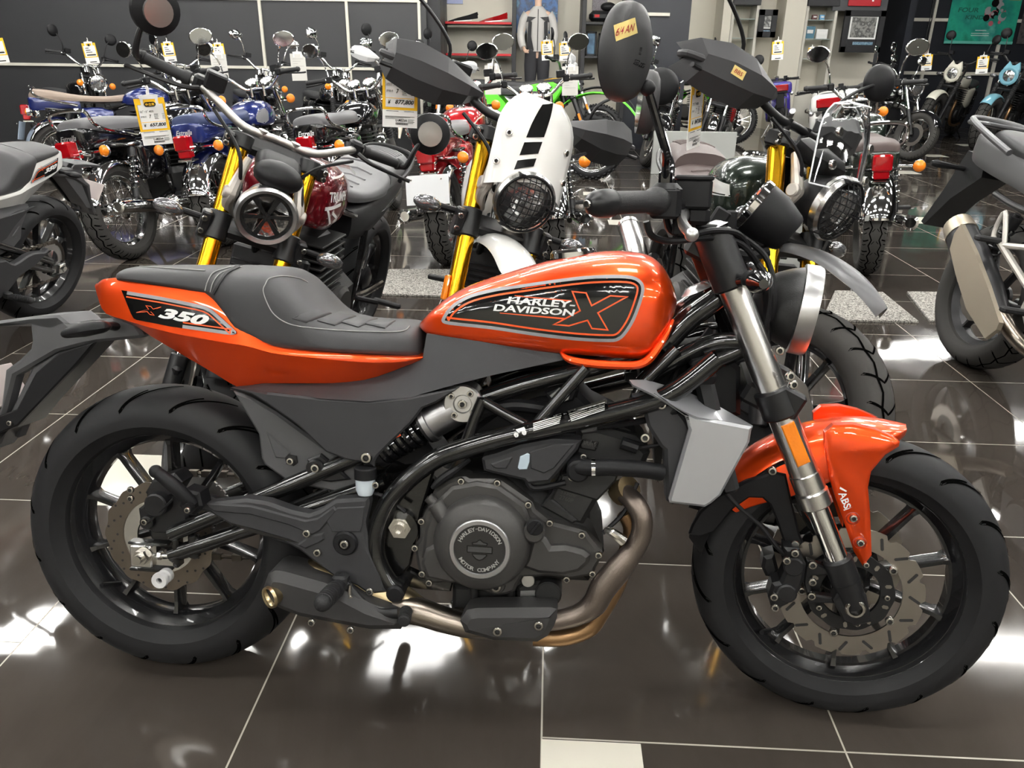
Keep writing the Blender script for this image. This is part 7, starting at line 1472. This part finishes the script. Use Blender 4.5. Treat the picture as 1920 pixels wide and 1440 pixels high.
for b_ in (E2, E3, E4): b_.H.scale = (1.2, 1.2, 1.2)
# mannequin
mp_ = depth_at(1008, 60, 11.9); mz = depth_at(1008, 24, 11.9).z-1.42
T = thing('mannequin', 'mannequin in a silver and black riding jacket beside the shelves', 'mannequin', (mp_.x, 11.9, 0)); SKIN = mat('mannequin_skin', (.50, .34, .25), .5)
def lofty(rings, n=22): return [[Vector((c[0]+rx*cos(q), c[1]+ry*sin(q), c[2])) for q in [2*pi*k/n for k in range(n)]] for c, rx, ry in rings]
me = bpy.data.meshes.new('body'); J = [(0, 0, .92), (0, 0, 1.10), (0, 0, 1.35), (0, 0, 1.47), (0, -.01, 1.56), (.20, 0, 1.40), (.26, -.03, 1.12), (.22, -.16, .95), (.19, -.24, .93), (-.20, 0, 1.40), (-.26, -.03, 1.12), (-.22, -.16, .95), (-.19, -.24, .93), (.10, 0, .88), (.11, 0, .48), (.11, .02, .06), (-.10, 0, .88), (-.11, 0, .48), (-.11, .02, .06), (0, 0, 1.64), (0, -.01, 1.74)]
ED = [(0, 1), (1, 2), (2, 3), (3, 4), (4, 19), (19, 20), (2, 5), (5, 6), (6, 7), (7, 8), (2, 9), (9, 10), (10, 11), (11, 12), (0, 13), (13, 14), (14, 15), (0, 16), (16, 17), (17, 18)]
RA = [.14, .13, .16, .065, .055, .065, .05, .032, .03, .065, .05, .032, .03, .10, .065, .045, .10, .065, .045, .09, .075]
me.from_pydata([(a, b, c+mz) for a, b, c in J], ED, []); bo = bpy.data.objects.new('body', me); COL.objects.link(bo); bo.parent = T; me.materials.append(SKIN)
md = bo.modifiers.new('s', 'SKIN'); 
for i, r in enumerate(RA): me.skin_vertices[0].data[i].radius = (r, r*.8)
me.skin_vertices[0].data[0].use_root = True; bo.modifiers.new('u', 'SUBSURF').levels = 2; bo.modifiers['u'].render_levels = 2
JK = mat('silver_mesh_fabric', (.40, .39, .37), .6, bump=.5, bscale=300); JB = mat('black_mesh_fabric', (.03, .03, .032), .7)
t = MB(); t.loft(lofty([((0, 0, .93+mz), .175, .125), ((0, 0, 1.02+mz), .17, .12), ((0, 0, 1.15+mz), .175, .125), ((0, 0, 1.30+mz), .205, .135), ((0, 0, 1.40+mz), .205, .12), ((0, 0, 1.455+mz), .13, .09), ((0, 0, 1.50+mz), .075, .07)])); jk = t.build('jacket', JK, T, 60)
for s in (1, -1): t = MB(); t.tube([(s*.17, 0, 1.39+mz), (s*.235, 0, 1.30+mz), (s*.275, -.03, 1.12+mz), (s*.235, -.15, .97+mz)], [.085, .078, .065, .05], 14); t.build('jacket_sleeve', JK, jk, 60)
for s in (1, -1): t = MB(); t.sheet([[(s*.10, -.131, 1.30+mz), (s*.155, -.112, 1.33+mz)], [(s*.11, -.124, 1.12+mz), (s*.168, -.08, 1.15+mz)], [(s*.06, -.128, .95+mz), (s*.165, -.055, .95+mz)]], (0, -.006, 0)); t.sheet([[(s*.03, -.122, 1.36+mz), (s*.17, -.085, 1.37+mz)], [(s*.13, -.124, 1.31+mz), (s*.19, -.07, 1.30+mz)]], (0, -.006, 0)); t.build('jacket_panel', JB, jk)
t = MB(); t.tube([(0, -.093, 1.46+mz), (0, -.128, 1.38+mz), (0, -.139, 1.25+mz), (0, -.128, 1.10+mz), (0, -.129, .94+mz)], .006, 6); t.build('jacket_zip', BLKW, jk)
for s in (1, -1):
    hp = Vector((s*.20, -.21, .94+mz)); t = MB(); t.ball(hp, (.035, .05, .022), 12, 8)
    for k in range(4): t.tube([hp+Vector((s*(.024-.016*k), -.035, 0)), hp+Vector((s*(.026-.018*k)-s*.01, -.075, -.01)), hp+Vector((s*(.022-.018*k)-s*.02, -.095-.006*(k in (1, 2)), -.03))], [.010, .009, .006], 8)
    t.tube([hp+Vector((-s*.03, -.0, .0)), hp+Vector((-s*.05, -.035, .005)), hp+Vector((-s*.055, -.06, -.005))], [.011, .009, .007], 8); t.build('hand', SKIN, T, 60)
t = MB(); t.loft(lofty([((0, 0, .40+mz), .001, .001), ((0, 0, .42+mz), .17, .14), ((0, 0, .90+mz), .17, .13), ((0, 0, .94+mz), .16, .12)])) if False else None
T.scale = (.84, .84, 1.)
TR = mat('trouser_cloth', (.03, .03, .034), .8)
for s in (1, -1): t = MB(); t.tube([(s*.085, 0, .96+mz), (s*.10, 0, .75+mz), (s*.11, 0, .45+mz), (s*.11, .01, .10+mz)], [.12, .115, .085, .075], 14); t.build('trouser_leg', TR, T, 60)
t = MB(); t.box((0, 0, max(.05, mz)/2), (.6, .5, max(.05, mz)), .01); t.build('stand', mat('cabinet_cream', (.62, .60, .53), .5), T)
# low panel behind the brown seat
p = floor_at(1340, 330); T = thing('room_divider', 'low plain grey display panel behind the brown seat', 'divider', (p.x, p.y+.1, 0)); t = MB(); t.box((-.25, 0, .24), (.95, .04, .48), .005); t.build('board', mat('panel_grey', (.36, .37, .35), .5), T)
p0 = floor_at(1560, 640); T = thing('display_board', 'grey display board leaning behind the grilled headlight', 'panel', (1.45, 4.35, 0), (0, 0, -.15)); t = MB(); t.box((0, 0, .30), (.50, .03, .60), .004); t.build('board', mat('panel_grey'), T)
# price tags
q = grip_at(A1, -1, .41, 1.085, .915, .75); price_tag('price tag reading 657,800 on the dark red roadster', depth_at(288, 228, q.y-.02), .083, .132, .06, 'ｽﾋﾟｰﾄﾞ400', '657,800')
q = grip_at(A2, -1, .41, 1.13, .915, .6); price_tag('price tag reading 877,800 under the white roadster hand guard', depth_at(750, 184, q.y), .104, .168, -.05, 'ｽｸﾗﾝﾌﾞﾗｰ400XC', '877,800')
q = grip_at(A3, -1, .41, 1.13, .915, .6); price_tag('price tag seen edge on under the taped hand guard', depth_at(1304, 220, q.y), .104, .168, .05, 'ｽｸﾗﾝﾌﾞﾗｰ400X', '847,800', face=radians(58))
for px, py, Y, w_, lab in [(170, 100, 9.4, .20, 'price tag hanging by the dark green classic motorcycle'), (-4, 95, 8.6, .22, 'price tag hanging by the black classic motorcycle with round mirrors'), (317, 98, 9.2, .18, 'price tag between the round mirrors by the wall'), (411, 100, 9.2, .18, 'yellow topped price tag above the blue tank'), (1026, 95, 9.1, .18, 'price tag in front of the mannequin hip, the taller placed one'), (1059, 97, 9.1, .17, 'price tag hanging beside the empty hand of the mannequin'), (1458, 95, 10.6, .20, 'price tag in front of the cream pillar'), (1738, 117, 13.6, .22, 'price tag above the white cowled motorcycle'), (1842, 122, 12.2, .22, 'price tag above the pale blue cowled motorcycle'), (1522, 100, 12.4, .15, 'price tag above the white sport motorcycle')]:
    price_tag(lab, depth_at(px, py, Y), w_*.68, w_*1.05, .08, '', '', far=True)
for px, py, Y, lab in [(412, 128, 7.0, 'blank side of a sheet hanging above the blue tank'), (560, 126, 7.2, 'blank side of a sheet hanging beside the square mirror'), (924, 150, 6.6, 'blank side of a sheet hanging below the white hand guard'), (1069, 152, 6.6, 'blank side of a sheet hanging over the lime green front mudguard')]:
    price_tag(lab, depth_at(px, py, Y), .125, .215, .02, '', '', blank=True)
SC.view_settings.view_transform = 'Standard'; SC.view_settings.look = 'None'; SC.view_settings.gamma = 1.; SC.view_settings.exposure = 1.2
SC.cycles.use_denoising = True; SC.cycles.max_bounces = 8; SC.cycles.transparent_max_bounces = 16
